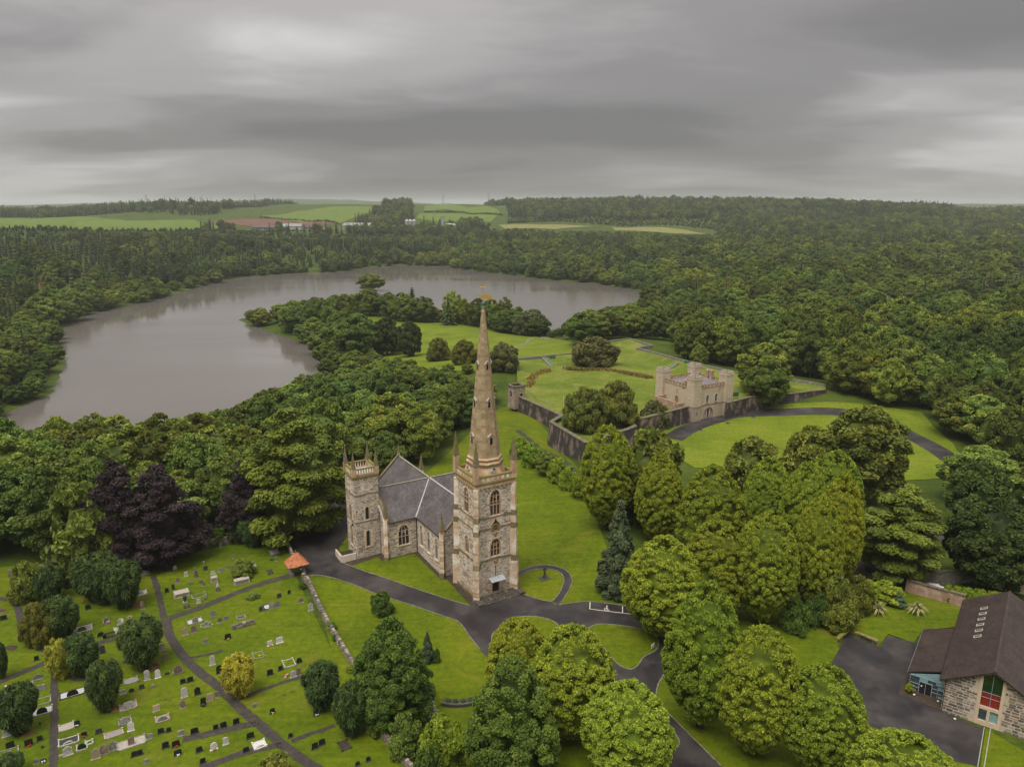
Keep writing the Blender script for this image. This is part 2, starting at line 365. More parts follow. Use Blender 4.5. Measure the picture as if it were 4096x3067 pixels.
def ground(X, Y):
    X = np.asarray(X, float); Y = np.asarray(Y, float)
    z = far_z(X, Y); r = np.hypot(X, Y)
    z = z+sstep(1400, 2100, r)*(5.*np.sin(X*.0093+1.)*np.cos(Y*.0071)+4.*np.sin(X*.021-Y*.013))
    z = z+1.05*np.exp(-((X+30)**2+(Y-174)**2)/(2*17.**2))
    d = ldist(BANK, X, Y); z = z+1.5*np.exp(-(d/10.)**2)
    z = z-2.6*np.exp(-((X-14)**2+(Y-250)**2)/(2*11.**2))
    ld = sdist(LAKE, X, Y)
    k = sstep(0, 120, ld)
    z = np.where(ld > 0, (LAKE_Z+.7)*(1-k)+z*k, LAKE_Z-3.*sstep(0, 18, -ld)-.2)
    z = np.where(ld > 0, np.maximum(z, 5.3-.13*np.maximum(ldist(FB, X, Y)-4, 0)), z)
    z = z+np.where(ld < 6, -.9*sstep(6, 0, ld)*(ld > 0), 0)
    return z
def gz(x, y): return float(ground(np.array([x]), np.array([y]))[0])
_TS = np.geomspace(70., 9000., 220)
def G(p, dz=0.):
    """picture point (4096 px) -> the place on the ground it shows (first crossing along the line of sight)"""
    u = (p[0]-CX)/F_PX; v = (CY-p[1])/F_PX
    d = np.array([u, math.cos(PITCH)+v*math.sin(PITCH), -math.sin(PITCH)+v*math.cos(PITCH)])
    ts = _TS
    for _ in range(2):
        h = CAM_H+d[2]*ts-(ground(d[0]*ts, d[1]*ts)+dz)
        k = np.nonzero(h < 0)[0]
        if len(k) == 0: i = int(np.argmin(h/ts)); return float(d[0]*ts[i]), float(d[1]*ts[i])
        i = max(1, k[0]); t0, t1, h0, h1 = ts[i-1], ts[i], h[i-1], h[i]
        ts = np.linspace(t0, t1, 24)
    t = t0+(t1-t0)*max(0., min(1., h0/(h0-h1+1e-9)))
    return float(d[0]*t), float(d[1]*t)
def axis(segs):
    out = [segs[0][0]]
    for a, b, st in segs:
        n = max(1, int(round((b-a)/st))); out += [a+(b-a)*(i+1)/n for i in range(n)]
    return np.array(out)
xs = axis([(-12000, -6000, 1500), (-6000, -2400, 300), (-2400, -900, 60), (-900, -400, 20), (-400, -180, 8), (-180, 190, 4), (190, 450, 8), (450, 1000, 20), (1000, 2600, 60), (2600, 6000, 300), (6000, 12000, 1500)])
ys = axis([(-1500, 0, 500), (0, 80, 20), (80, 340, 4), (340, 720, 7), (720, 1300, 14), (1300, 3300, 35), (3300, 6000, 150), (6000, 14000, 500), (14000, 20000, 1500)])
XX, YY = np.meshgrid(xs, ys); ZZ = ground(XX, YY)-.12
nx, ny = len(xs), len(ys)
vv = np.stack([XX.ravel(), YY.ravel(), ZZ.ravel()], 1)
ii = np.arange((ny-1)*(nx-1)); rr = ii//(nx-1); cc_ = ii % (nx-1); a0 = rr*nx+cc_
ff = np.stack([a0, a0+1, a0+1+nx, a0+nx], 1)
def np_mesh(name, v, f, smooth=True):
    me = bpy.data.meshes.new(name); k = f.shape[1]
    me.vertices.add(len(v)); me.vertices.foreach_set('co', np.ascontiguousarray(v, np.float32).ravel())
    me.loops.add(f.size); me.loops.foreach_set('vertex_index', np.ascontiguousarray(f, np.int32).ravel())
    me.polygons.add(len(f)); me.polygons.foreach_set('loop_start', np.arange(0, f.size, k, dtype=np.int32))
    me.polygons.foreach_set('use_smooth', np.full(len(f), smooth))
    me.update(calc_edges=True); me.validate(); return me
tag(link('ground', np_mesh('ground', vv, ff), M['floor']), kind='structure')

def sheet(name, pts, mat_, off=.03, zfun=None, cell=4., parent=None, kind='structure'):
    """a draped polygon, cut along a grid so that it follows the ground"""
    bm = bmesh.new()
    tv = [Vector((x, y, 0)) for x, y in pts]
    bv = [bm.verts.new(v) for v in tv]
    for t in tessellate_polygon([tv]):
        try: bm.faces.new([bv[i] for i in t])
        except ValueError: pass
    X = [p[0] for p in pts]; Y = [p[1] for p in pts]
    for ax, lo, hi in ((0, min(X), max(X)), (1, min(Y), max(Y))):
        n = int((hi-lo)/cell)
        for k in range(1, n+1):
            co = [0, 0, 0]; no = [0, 0, 0]; co[ax] = lo+(hi-lo)*k/(n+1); no[ax] = 1
            bmesh.ops.bisect_plane(bm, geom=bm.verts[:]+bm.edges[:]+bm.faces[:], dist=1e-4, plane_co=co, plane_no=no)
    V = np.array([v.co[:] for v in bm.verts]); Zv = (zfun or ground)(V[:, 0], V[:, 1])
    for v, z in zip(bm.verts, Zv): v.co.z = z+off
    bmesh.ops.recalc_face_normals(bm, faces=bm.faces[:])
    for f in bm.faces:
        if f.normal.z < 0: f.normal_flip()
        f.smooth = True
    me = bpy.data.meshes.new(name); bm.to_mesh(me); bm.free()
    o = link(name, me, mat_, parent); o['kind'] = kind
    return o
def ribbon(name, line, width, mat_, off=.06, jitter=0., step=1., height=0., kind='structure', zfun=None):
    P = [np.array(p) for p in cr(line, 8)]
    # resample
    out = [P[0]]; acc = 0
    for a, b in zip(P[:-1], P[1:]):
        d = np.linalg.norm(b-a)
        if d < 1e-6: continue
        t = step-acc
        while t <= d: out.append(a+(b-a)*t/d); t += step
        acc = (acc+d) % step
    out.append(P[-1]); P = np.array(out); T = np.gradient(P, axis=0); T /= np.linalg.norm(T, axis=1)[:, None]+1e-9
    Nn = np.stack([-T[:, 1], T[:, 0]], 1); n = len(P)
    w1 = width/2*(1+jitter*np.array([R_.uniform(-1, 1) for _ in range(n)])); w2 = width/2*(1+jitter*np.array([R_.uniform(-1, 1) for _ in range(n)]))
    A = P+Nn*w1[:, None]; B = P-Nn*w2[:, None]; zf = zfun or ground
    za = zf(A[:, 0], A[:, 1])+off; zb = zf(B[:, 0], B[:, 1])+off
    m = MB()
    if not height:
        v = [(*A[i], za[i]) for i in range(n)]+[(*B[i], zb[i]) for i in range(n)]
        m.add(v, [(i, n+i, n+i+1, i+1) for i in range(n-1)])
    else:
        v = [(*A[i], za[i]-.05) for i in range(n)]+[(*B[i], zb[i]-.05) for i in range(n)]+[(*A[i], za[i]+height) for i in range(n)]+[(*B[i], zb[i]+height) for i in range(n)]
        f = []
        for i in range(n-1): f += [(2*n+i, 3*n+i, 3*n+i+1, 2*n+i+1), (i, 2*n+i, 2*n+i+1, i+1), (n+i, n+i+1, 3*n+i+1, 3*n+i)]
        f += [(0, n, 3*n, 2*n), (n-1, 3*n-1, 4*n-1, 2*n-1)]
        m.add(v, f)
    o = m.build(name, mat_); o['kind'] = kind
    return o

# ---------------------------------------------------------------- lake
def water_mat():
    m = bpy.data.materials.new('lake_water'); m.use_nodes = True; t = m.node_tree; b = t.nodes['Principled BSDF']
    g = N(t, 'ShaderNodeNewGeometry'); p = g.outputs['Position']
    b.inputs['Base Color'].default_value = (.128, .114, .100, 1); b.inputs['IOR'].default_value = 1.33; b.inputs['Specular IOR Level'].default_value = .5
    mpn = N(t, 'ShaderNodeMapping'); mpn.inputs['Scale'].default_value = (.35, 1, 1); L(t, p, mpn.inputs[0])
    ruf = noise(t, mpn.outputs[0], .010, 4, .6, .6)
    L(t, ramp(t, ruf, [(.38, (.03,)*3), (.62, (.17,)*3)]), b.inputs['Roughness'])
    bn = N(t, 'ShaderNodeBump'); bn.inputs['Distance'].default_value = .5
    L(t, mathn(t, 'MULTIPLY_ADD', ruf, .07, .0), bn.inputs['Strength'])
    L(t, noise(t, p, .9, 3, .6), bn.inputs['Height']); L(t, bn.outputs[0], b.inputs['Normal'])
    return m
xl = [p[0] for p in LAKE]; yl = [p[1] for p in LAKE]
lk = MB(); lk.add([(min(xl)-20, min(yl)-20, LAKE_Z), (max(xl)+20, min(yl)-20, LAKE_Z), (max(xl)+20, max(yl)+20, LAKE_Z), (min(xl)-20, max(yl)+20, LAKE_Z)], [(0, 1, 2, 3)])
tag(lk.build('lake', water_mat()), kind='structure')

# ---------------------------------------------------------------- lawns
def gpoly(pts, f=s22): return [G(f(p)) for p in pts]
church_lawn = gpoly([(560, 1200), (640, 1180), (740, 1095), (900, 1040), (1080, 880), (1120, 880), (1165, 945), (1255, 1040), (1310, 1180), (1330, 1260), (1480, 1300), (1700, 1330), (1815, 1400), (1812, 1480), (1850, 1560), (1900, 1720), (840, 1720), (800, 1590), (735, 1480), (690, 1300), (655, 1245)])
sheet('church_lawn', church_lawn, M['lawn'], .03, cell=2.6)
yard = gpoly([(-60, 1230), (120, 1215), (300, 1215), (420, 1195), (520, 1170), (575, 1165), (620, 1200), (640, 1245), (665, 1300), (700, 1370), (745, 1465), (790, 1560), (860, 1720), (-60, 1740)])
sheet('churchyard_grass', yard, M['yard'], .035)
lake_lawn = gpoly(cr([(740, 712), (765, 690), (800, 683), (900, 692), (1000, 702), (1100, 722), (1190, 731), (1240, 742), (1238, 764), (1115, 778), (1050, 800), (960, 800), (880, 790), (790, 770)], 3, True))
sheet('park_lawn', lake_lawn, M['park'], .05)
castle_lawn = gpoly([(1385, 905), (1500, 905), (1575, 880), (1640, 876), (1800, 868), (1990, 890), (2060, 960), (2100, 1030), (1900, 1040), (1700, 1010), (1500, 1010), (1420, 960)])
sheet('castle_lawn', castle_lawn, M['park'], .03)
moat_lawn = gpoly([(1098, 855), (1130, 880), (1190, 945), (1240, 1000), (1260, 1030), (1240, 1040), (1175, 985), (1120, 950), (1090, 900)])
sheet('moat_lawn', moat_lawn, M['lawn'], .09, cell=2.6)
hall_lawn = [G(z6(p)) for p in ((880, 880), (1080, 770), (1200, 640), (1330, 560), (1600, 640), (1880, 700), (1850, 840), (1650, 860), (1600, 930), (1460, 880), (1400, 950), (1240, 870), (1190, 930), (1130, 1060), (1060, 1060))]
sheet('hall_lawn', hall_lawn, M['yard'], .075)
verge = [G(z6(p)) for p in ((1190, 1130), (1270, 1350), (1500, 1440), (1900, 1590), (2010, 1640), (1900, 1800), (1200, 1750), (1130, 1400))]
sheet('verge', verge, M['lawn'], .075)
sheet('verge', [G(z6(p)) for p in ((2000, 1400), (2060, 1440), (2260, 1560), (2300, 1700), (1960, 1680))], M['lawn'], .05)

# ---------------------------------------------------------------- drive (one sheet), lawns inside it raised
lower = [(60, 370), (150, 375), (300, 420), (440, 475), (560, 515), (700, 560), (830, 605), (920, 635), (960, 670), (1000, 730), (1060, 805)]
drive_px = [z5(p) for p in lower]+[z5(p) for p in ((1180, 960), (1330, 1120), (1560, 1290), (1800, 1400), (2100, 1460), (2250, 1530))]+[(2840, 3130), (2960, 3130)] \
    + [z6(p) for p in ((530, 1610), (390, 1470), (290, 1370), (180, 1260), (175, 1180), (215, 1105))]+[(2690, 2640), (2700, 2580), (2680, 2500), (2640, 2450)] \
    + [z5(p) for p in ((1900, 548), (1708, 525), (1600, 536), (1530, 546), (1500, 540), (1480, 526), (1420, 516), (1340, 491), (1300, 462))] \
    + [z5(p) for p in ((1010, 550), (900, 520), (700, 455), (500, 385), (380, 345), (300, 315), (240, 290))] \
    + [(1350, 2200), (1385, 2150), (1400, 2080), (1402, 1985), (1345, 1998), (1340, 2040), (1362, 2085), (1330, 2095), (1290, 2110), (1250, 2135), (1190, 2160), (1150, 2175), (1168, 2210), (1195, 2265), (1210, 2295)]
drive = [G(p) for p in drive_px]
sheet('drive', drive, M['tarmac'], .075)
def kerbline(pts, f=z5): ribbon('kerb', [G(f(p)) for p in pts], .2, M['kerb'], .05, .35, .8, .09)
kerbline(lower)
kerbline([(1000, 548), (900, 520), (700, 455), (500, 385), (380, 345), (300, 315), (240, 292)])
kerbline([(1310, 478), (1340, 490), (1420, 515), (1480, 525)]); kerbline([(1530, 545), (1600, 535), (1700, 525), (1900, 547), (2080, 580)])
kerbline([(215, 1105), (178, 1180), (182, 1260), (290, 1370), (390, 1470), (530, 1610)], z6)
def island(name, pts, f=z5, smooth=4):
    P = [G(f(p)) for p in cr(pts, smooth, True)]
    sheet(name, P, M['lawn'], .13)
    ribbon('kerb', P+[P[0]], .22, M['kerb'], .05, .3, .8, .1)
    return P
island('lawn_island', [(1700, 690), (1760, 660), (1850, 662), (2000, 685), (2070, 710), (2105, 745), (2115, 785), (2090, 820), (2030, 850), (1990, 905), (1950, 925), (1900, 910), (1860, 880), (1820, 830), (1760, 760)])
island('lawn_island', [(1130, 760), (1180, 680), (1275, 622), (1350, 612), (1430, 620), (1500, 645), (1555, 695), (1680, 800), (1780, 900), (1880, 1020), (2060, 1120), (2180, 1260), (2230, 1380), (2000, 1400), (1700, 1310), (1450, 1180), (1250, 980)], z5, 3)
# path round the cross
outer = [(1285, 350), (1370, 318), (1450, 310), (1520, 320), (1580, 350), (1605, 400), (1590, 450), (1560, 500), (1530, 545)]
inner = [(1283, 380), (1340, 350), (1400, 335), (1470, 333), (1530, 350), (1557, 390), (1550, 430), (1520, 490), (1485, 525)]
pp = [G(z5(p)) for p in cr(outer, 4)]+[G(z5(p)) for p in cr(inner[::-1], 4)]
sheet('cross_path', pp, M['tarmac'], .07)
kerbline(outer); kerbline(inner)
# worn border along the church walls
sheet('wall_border', [G(p) for p in ((1363, 2247), (1403, 2264), (1513, 2228), (1527, 2243), (1657, 2213), (1764, 2318), (1788, 2318), (1882, 2422), (1925, 2410), (1830, 2310), (1700, 2160), (1560, 2190), (1430, 2215))], M['soil'], .055)
sheet('needle_litter', [G(p) for p in ((1150, 2172), (1190, 2158), (1250, 2132), (1290, 2106), (1340, 2080), (1330, 2050), (1250, 2080), (1150, 2120))], M['needles'], .10)
# hall car park
park = [G(z6(p)) for p in ((1230, 890), (1415, 955), (1455, 890), (1630, 935), (1720, 870), (1760, 1310), (1940, 1390), (1990, 1400), (1955, 1615), (1700, 1560), (1500, 1450), (1270, 1350), (1190, 1130), (1135, 1055))]
sheet('car_park', park, M['tarmac'], .11)
sheet('hall_paving', [G(z6(p)) for p in ((1530, 1160), (1600, 1060), (1760, 1250), (1760, 1310), (1515, 1215))], M['soil'], .13)
# castle road
ribbon('castle_road', [G(s22(p)) for p in ((1452, 948), (1490, 925), (1540, 908), (1600, 895), (1700, 890), (1800, 889), (1900, 905), (1975, 945), (2045, 985), (2110, 1040))], 7.5, M['tarmac'], .09)
sheet('castle_forecourt', [G(s22(p)) for p in ((1490, 910), (1520, 905), (1560, 893), (1590, 890), (1600, 900), (1540, 915), (1500, 925))], M['tarmac'], .08)
ribbon('park_path', [G(s22(p)) for p in ((1060, 763), (1110, 752), (1135, 742), (1145, 732), (1165, 729), (1190, 732))], 2.2, M['kerb'], .1)
ribbon('moat_path', [G(s22(p)) for p in ((1118, 930), (1150, 955), (1200, 985), (1250, 1025))], 2.4, M['gravel_path'], .1)
ribbon('lane', [G(z6(p)) for p in ((1270, 560), (1340, 520), (1450, 455), (1600, 380), (1900, 300))], 6, M['tarmac'], .08)
# churchyard paths
def ypath(pts, w, j=.12): ribbon('churchyard_path', [G(z4(p)) for p in pts], w, M['gravel_path'], .07, j)
ypath([(1935, 398), (1700, 465), (1500, 540), (1300, 620), (1080, 695)], 1.8)
ypath([(1080, 690), (1100, 780), (1120, 830), (1200, 940), (1300, 1040), (1420, 1130), (1560, 1270), (1680, 1370), (1830, 1500), (1960, 1600), (2120, 1700)], 1.65)
ypath([(1085, 700), (1000, 735), (860, 790), (700, 835), (540, 870), (440, 885), (330, 905)], 1.4)
ypath([(345, 910), (270, 890), (200, 860), (155, 800), (140, 770), (125, 650), (90, 580), (0, 560), (-120, 560)], 1.3)
ypath([(345, 915), (330, 960), (170, 1030), (0, 1100), (-120, 1150)], 1.5)
ypath([(345, 920), (345, 1000), (355, 1150), (352, 1400), (345, 1656), (345, 1800)], 1.1, .25)
ypath([(1070, 690), (1050, 600), (1030, 520), (1000, 410)], 1.2, .3)
ypath([(1190, 1477), (1350, 1445), (1500, 1410), (1690, 1368)], 1.5, .2)
ypath([(1300, 1665), (1450, 1615), (1600, 1560), (1840, 1508)], 1.3, .2)
ypath([(1550, 1215), (1700, 1155), (1900, 1090), (2020, 1055)], .9, .3); ypath([(1230, 948), (1350, 925), (1450, 898)], .7, .3)
ypath([(1900, 1490), (2050, 1430), (2180, 1390)], .8, .3)
for p, r in (((860, 590), 60), ((970, 1000), 70), ((700, 1270), 75), ((150, 1420), 85), ((1590, 1180), 50), ((75, 880), 40), ((520, 1060), 80), ((1000, 985), 40), ((690, 1290), 45)):
    P = [G(z4((p[0]+r*(1+.15*R_.uniform(-1, 1))*math.cos(a), p[1]+r*.45*(1+.2*R_.uniform(-1, 1))*math.sin(a)))) for a in [i*math.pi/9 for i in range(18)]]
    sheet('bare_patch', P, M['needles'] if R_.random() < .6 else M['soil'], .05, cell=3)

# ---------------------------------------------------------------- far fields
def field(pts, m): sheet('field', gpoly(pts), M[m], .8, cell=45)
field([(-250, 474), (0, 472), (200, 470), (420, 476), (520, 490), (430, 497), (0, 495), (-250, 497)], 'pasture')
field([(455, 480), (520, 474), (600, 473), (730, 484), (600, 494), (520, 488)], 'plough')
field([(560, 468), (640, 456), (760, 450), (800, 455), (770, 470), (735, 483), (600, 472)], 'pasture')
field([(660, 456), (720, 447), (790, 447), (820, 455), (760, 463)], 'pasture')
field([(915, 455), (920, 445), (1000, 446), (1075, 453), (1085, 462), (990, 458)], 'pasture')
field([(905, 462), (990, 461), (1075, 466), (1060, 480), (950, 482), (900, 472)], 'pasture')
field([(1075, 487), (1160, 486), (1290, 490), (1200, 496), (1090, 495)], 'stubble')
field([(1320, 492), (1400, 491), (1480, 497), (1530, 506), (1440, 504), (1330, 499)], 'stubble')
field([(520, 497), (700, 493), (900, 494), (960, 498), (900, 502), (620, 502)], 'pasture')
field([(1600, 512), (1660, 509), (1720, 514), (1650, 520)], 'pasture')
FIELDS_PX = [[(-250, 466), (420, 466), (540, 486), (520, 500), (-250, 500)], [(440, 466), (830, 442), (830, 460), (760, 486), (960, 490), (900, 498), (560, 500), (440, 490)],
             [(890, 440), (1100, 446), (1095, 484), (890, 486)], [(1060, 483), (1300, 486), (1540, 496), (1560, 508), (1320, 503), (1060, 499)], [(1590, 507), (1730, 507), (1730, 522), (1590, 524)]]
FIELDS = [gpoly(p) for p in FIELDS_PX]
# ================================================================ trees
M['bark'] = mat('bark', (.075, .058, .042), (.040, .032, .024), .95, 2., 4, .5, 6, .1)
M['leaf_lime'] = leaf_mat('lime_leaf', (.058, .090, .007), (.112, .158, .013), (.245, .285, .032))
M['leaf_broad'] = leaf_mat('broad_leaf', (.040, .066, .014), (.070, .106, .022), (.135, .168, .037), .2, .42)
M['leaf_wood'] = leaf_mat('woodland_leaf', (.040, .064, .017), (.070, .102, .026), (.130, .156, .042), .2, .48)
M['leaf_syc'] = leaf_mat('sycamore_leaf', (.030, .058, .012), (.055, .098, .018), (.100, .150, .028), .2)
M['leaf_dark'] = leaf_mat('yew_leaf', (.014, .026, .009), (.030, .050, .013), (.060, .085, .022), .1, .2)
M['leaf_yew'] = leaf_mat('irish_yew_leaf', (.010, .022, .007), (.024, .046, .010), (.055, .088, .018), .1, .1)
M['leaf_gold'] = leaf_mat('golden_yew_leaf', (.10, .085, .010), (.20, .165, .016), (.30, .25, .030), .12, .08, warm=(.88, 1., .8))
M['leaf_oldyew'] = leaf_mat('old_yew_leaf', (.030, .042, .008), (.062, .078, .012), (.110, .125, .020), .12, .1)
M['leaf_conifer'] = leaf_mat('conifer_leaf', (.018, .034, .014), (.034, .056, .022), (.058, .086, .034), .1, .25)
M['leaf_larch'] = leaf_mat('larch_leaf', (.045, .042, .020), (.075, .068, .030), (.11, .10, .045), .1, .25)
M['leaf_blue'] = leaf_mat('blue_spruce_leaf', (.055, .085, .085), (.10, .145, .14), (.17, .22, .21), .1)
M['leaf_cyp'] = leaf_mat('cypress_leaf', (.026, .044, .024), (.048, .072, .040), (.085, .115, .066), .1)
M['leaf_copper'] = leaf_mat('copper_beech_leaf', (.012, .008, .009), (.024, .016, .018), (.056, .038, .041), .1, .05, warm=(1, 1, 1))
M['leaf_bright'] = leaf_mat('bright_leaf', (.075, .120, .012), (.125, .185, .020), (.20, .26, .034), .25, .1)
M['leaf_holm'] = leaf_mat('holm_oak_leaf', (.040, .052, .022), (.070, .085, .036), (.115, .130, .060), .12)
M['leaf_olive'] = leaf_mat('olive_leaf', (.056, .072, .014), (.098, .116, .021), (.160, .178, .036), .2, warm=(.98, 1., .8))
M['leaf_beech'] = leaf_mat('beech_leaf', (.048, .075, .012), (.085, .120, .018), (.145, .180, .030), .2)
M['leaf_flax'] = leaf_mat('flax_leaf', (.07, .085, .035), (.15, .165, .085), (.30, .30, .18), .15)

PROF = {
 'lime': [(0, .34), (.12, .62), (.27, .9), (.42, 1), (.58, .95), (.72, .82), (.85, .59), (.94, .34), (1, .07)],
 'broad': [(0, .45), (.15, .85), (.4, 1), (.65, .92), (.85, .62), (1, .12)],
 'round': [(0, .55), (.15, .86), (.4, 1), (.7, .88), (.9, .5), (1, .1)],
 'bush': [(0, .8), (.2, 1), (.5, .97), (.8, .68), (1, .15)],
 'irish': [(0, .30), (.15, .55), (.4, .88), (.62, 1), (.8, .92), (.93, .62), (1, .2)],
 'cone': [(0, .86), (.12, 1), (.35, .76), (.6, .48), (.85, .2), (1, .02)],
 'spire': [(0, .7), (.1, 1), (.35, .84), (.65, .52), (.88, .2), (1, .02)],
 'beech': [(0, .75), (.2, 1), (.45, .95), (.7, .72), (.9, .38), (1, .06)],
 'willow': [(0, .85), (.25, 1), (.55, .98), (.8, .75), (1, .1)],
}
def crown_mesh(name, seed, prof, R, z0, z1, nb, nl, leaf, blob=(.2, .34), flat=.8, mode='leaf', core=.70, jit=.34, tv=.5):
    """thousands of small leaf faces gathered in clumps round a crown outline, real size"""
    g = np.random.default_rng(seed)
    pt, pr = zip(*PROF[prof]); H = z1-z0
    tt = np.linspace(.02, .99, 200); w = np.interp(tt, pt, pr)+.12; w /= w.sum()
    cdf = np.cumsum(w); t = np.interp(g.permutation((np.arange(nb)+g.random(nb))/nb), cdf, tt)
    az = (np.arange(nb)*2.39996+g.uniform(-.5, .5, nb))
    rp = np.interp(t, pt, pr)
    # irregular outline: the crown swells and shrinks with direction
    ph = g.uniform(0, 6.28, 4)
    lk_ = .45 if prof == 'lime' else 1.; lump = 1+lk_*.10*np.sin(2*az+ph[0]+3*t)+lk_*.09*np.sin(3*az+ph[1]-4*t)+lk_*.06*np.sin(5*az+ph[2]+6*t)
    rad = R*rp*lump*(1-jit*g.random(nb)**2.)
    br = R*g.uniform(*blob, nb)*(.55+.45*rp)
    rad = np.maximum(rad-br*.55, 0)
    C = np.stack([rad*np.cos(az), rad*np.sin(az), z0+t*H], 1); C[:, 2] = np.minimum(C[:, 2], z1-br*flat*.8)
    ob = np.stack([np.cos(az), np.sin(az), np.zeros(nb)], 1)*(.9*rp)[:, None]+np.array([0, 0, .55])*(.4+t)[:, None]
    pb = br**2; pb /= pb.sum()
    bi = g.choice(nb, nl, p=pb)
    v = g.normal(size=(nl, 3))+ob[bi]*1.15; v /= np.linalg.norm(v, axis=1)[:, None]
    shell = 1.06-.55*g.random(nl)**1.6
    P = C[bi]+v*(br[bi]*shell)[:, None]*np.array([1, 1, flat])
    n = v+np.array([0, 0, .35])+g.normal(size=(nl, 3))*.85; n /= np.linalg.norm(n, axis=1)[:, None]
    if mode == 'irish':      # upright sprays
        ax = np.array([0, 0, 1.])+.30*v*np.array([1, 1, 0])+g.normal(size=(nl, 3))*.16
    elif mode == 'droop':
        ax = np.array([0, 0, -.8])+.9*v*np.array([1, 1, 0])+g.normal(size=(nl, 3))*.35
    elif mode == 'flat':
        ax = np.array([0, 0, -.25])+1.2*ob[bi]*np.array([1, 1, 0])+g.normal(size=(nl, 3))*.4; n = np.array([0, 0, 1.])+.35*v+g.normal(size=(nl, 3))*.3
    else:
        ax = g.normal(size=(nl, 3))+np.array([0, 0, -.5])
    n /= np.linalg.norm(n, axis=1)[:, None]
    ax = ax-n*(ax*n).sum(1)[:, None]; ax /= np.linalg.norm(ax, axis=1)[:, None]+1e-9
    bx = np.cross(n, ax)
    ln = leaf*g.uniform(.65, 1.4, nl)*(2.1 if mode == 'irish' else 1); wd_ = ln*({'irish': .17, 'droop': .55, 'flat': .6}.get(mode, .72))*g.uniform(.8, 1.2, nl)
    a = ax*ln[:, None]*.5; b = bx*wd_[:, None]*.5; bend = n*(ln*.14)[:, None]
    Q = np.stack([P-a-bend, P-b*1.0+bend*.4+a*.1, P+a-bend*1.2, P+b+bend*.4+a*.1], 1).reshape(-1, 3)
    Fq = np.arange(4*nl).reshape(-1, 4)
    tb = g.random(nb); tint = np.clip(tv*tb[bi]+(.84-tv)*g.random(nl)+.16*g.random(nl)**4+.02, 0, 1)
    tl = np.repeat(tint, 4)
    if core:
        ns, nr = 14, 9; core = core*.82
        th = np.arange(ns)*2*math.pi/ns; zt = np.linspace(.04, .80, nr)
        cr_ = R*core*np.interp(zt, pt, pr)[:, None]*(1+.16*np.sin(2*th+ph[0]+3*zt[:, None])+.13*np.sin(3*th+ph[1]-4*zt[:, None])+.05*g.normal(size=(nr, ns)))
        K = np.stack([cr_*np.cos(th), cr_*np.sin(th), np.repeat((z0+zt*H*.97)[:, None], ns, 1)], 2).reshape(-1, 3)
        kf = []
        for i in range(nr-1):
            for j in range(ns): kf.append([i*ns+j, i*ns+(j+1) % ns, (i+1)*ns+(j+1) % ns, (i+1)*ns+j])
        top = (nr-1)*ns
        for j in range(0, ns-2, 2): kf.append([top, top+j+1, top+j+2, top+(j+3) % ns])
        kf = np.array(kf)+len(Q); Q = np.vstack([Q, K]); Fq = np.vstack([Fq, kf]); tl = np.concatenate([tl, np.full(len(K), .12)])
    me = np_mesh(name, Q, Fq, False)
    at = me.attributes.new('tint', 'FLOAT', 'POINT'); at.data.foreach_set('value', tl.astype(np.float32)[:len(me.vertices)])
    return me
def conifer_mesh(name, seed, R, z0, z1, tiers, per, leaf, droop=.35, ragged=.2, prof='cone'):
    """whorls of drooping branches"""
    g = np.random.default_rng(seed); pt, pr = zip(*PROF[prof]); Q = []; T = []
    for k in range(tiers):
        t = (k+.3)/tiers; rr_ = R*np.interp(t, pt, pr); z = z0+(z1-z0)*t
        nbk = max(5, int(per*(.45+.55*np.interp(t, pt, pr))))
        for j in range(nbk):
            a = 2*math.pi*j/nbk+g.uniform(-.3, .3)+k*1.1; Lr = rr_*(1+ragged*g.normal()); Lr = max(.2*R*(1-t)+.1, Lr); tb = g.random()
            dirv = np.array([math.cos(a), math.sin(a), 0]); side = np.array([-math.sin(a), math.cos(a), 0])
            nseg = max(2, int(Lr/leaf*1.5))
            for s in range(nseg):
                f = (s+.6)/nseg; c = dirv*Lr*f+np.array([0, 0, z-droop*Lr*f**1.5+g.normal()*.08*leaf])
                for sg in (-1, 1):
                    wv = leaf*(1.15-.6*f)*g.uniform(.7, 1.25)
                    p0 = c-dirv*leaf*.35; p1 = c+dirv*leaf*.55+np.array([0, 0, -.2*leaf]); p2 = c+side*sg*wv+dirv*leaf*.25+np.array([0, 0, -.32*wv])
                    p3 = c+side*sg*wv*.6-dirv*leaf*.3+np.array([0, 0, -.2*wv])
                    Q += [p0, p1, p2, p3] if sg > 0 else [p0, p3, p2, p1]
                    T += [np.clip(.4*tb+.3*f+.3*g.random(), 0, 1)]*4
    Q = np.array(Q); Fq = np.arange(len(Q)).reshape(-1, 4)
    th = np.arange(8)*math.pi/4; zt = np.linspace(0, .95, 6); K = []
    for q in zt: K += [(R*.5*np.interp(q, pt, pr)*math.cos(x), R*.5*np.interp(q, pt, pr)*math.sin(x), z0+q*(z1-z0)) for x in th]
    kf = [[i*8+j, i*8+(j+1) % 8, (i+1)*8+(j+1) % 8, (i+1)*8+j] for i in range(5) for j in range(8)]
    Fq = np.vstack([Fq, np.array(kf)+len(Q)]); T += [.1]*len(K); Q = np.vstack([Q, K])
    me = np_mesh(name, Q, Fq, False); at = me.attributes.new('tint', 'FLOAT', 'POINT'); at.data.foreach_set('value', np.array(T, np.float32)[:len(me.vertices)])
    return me
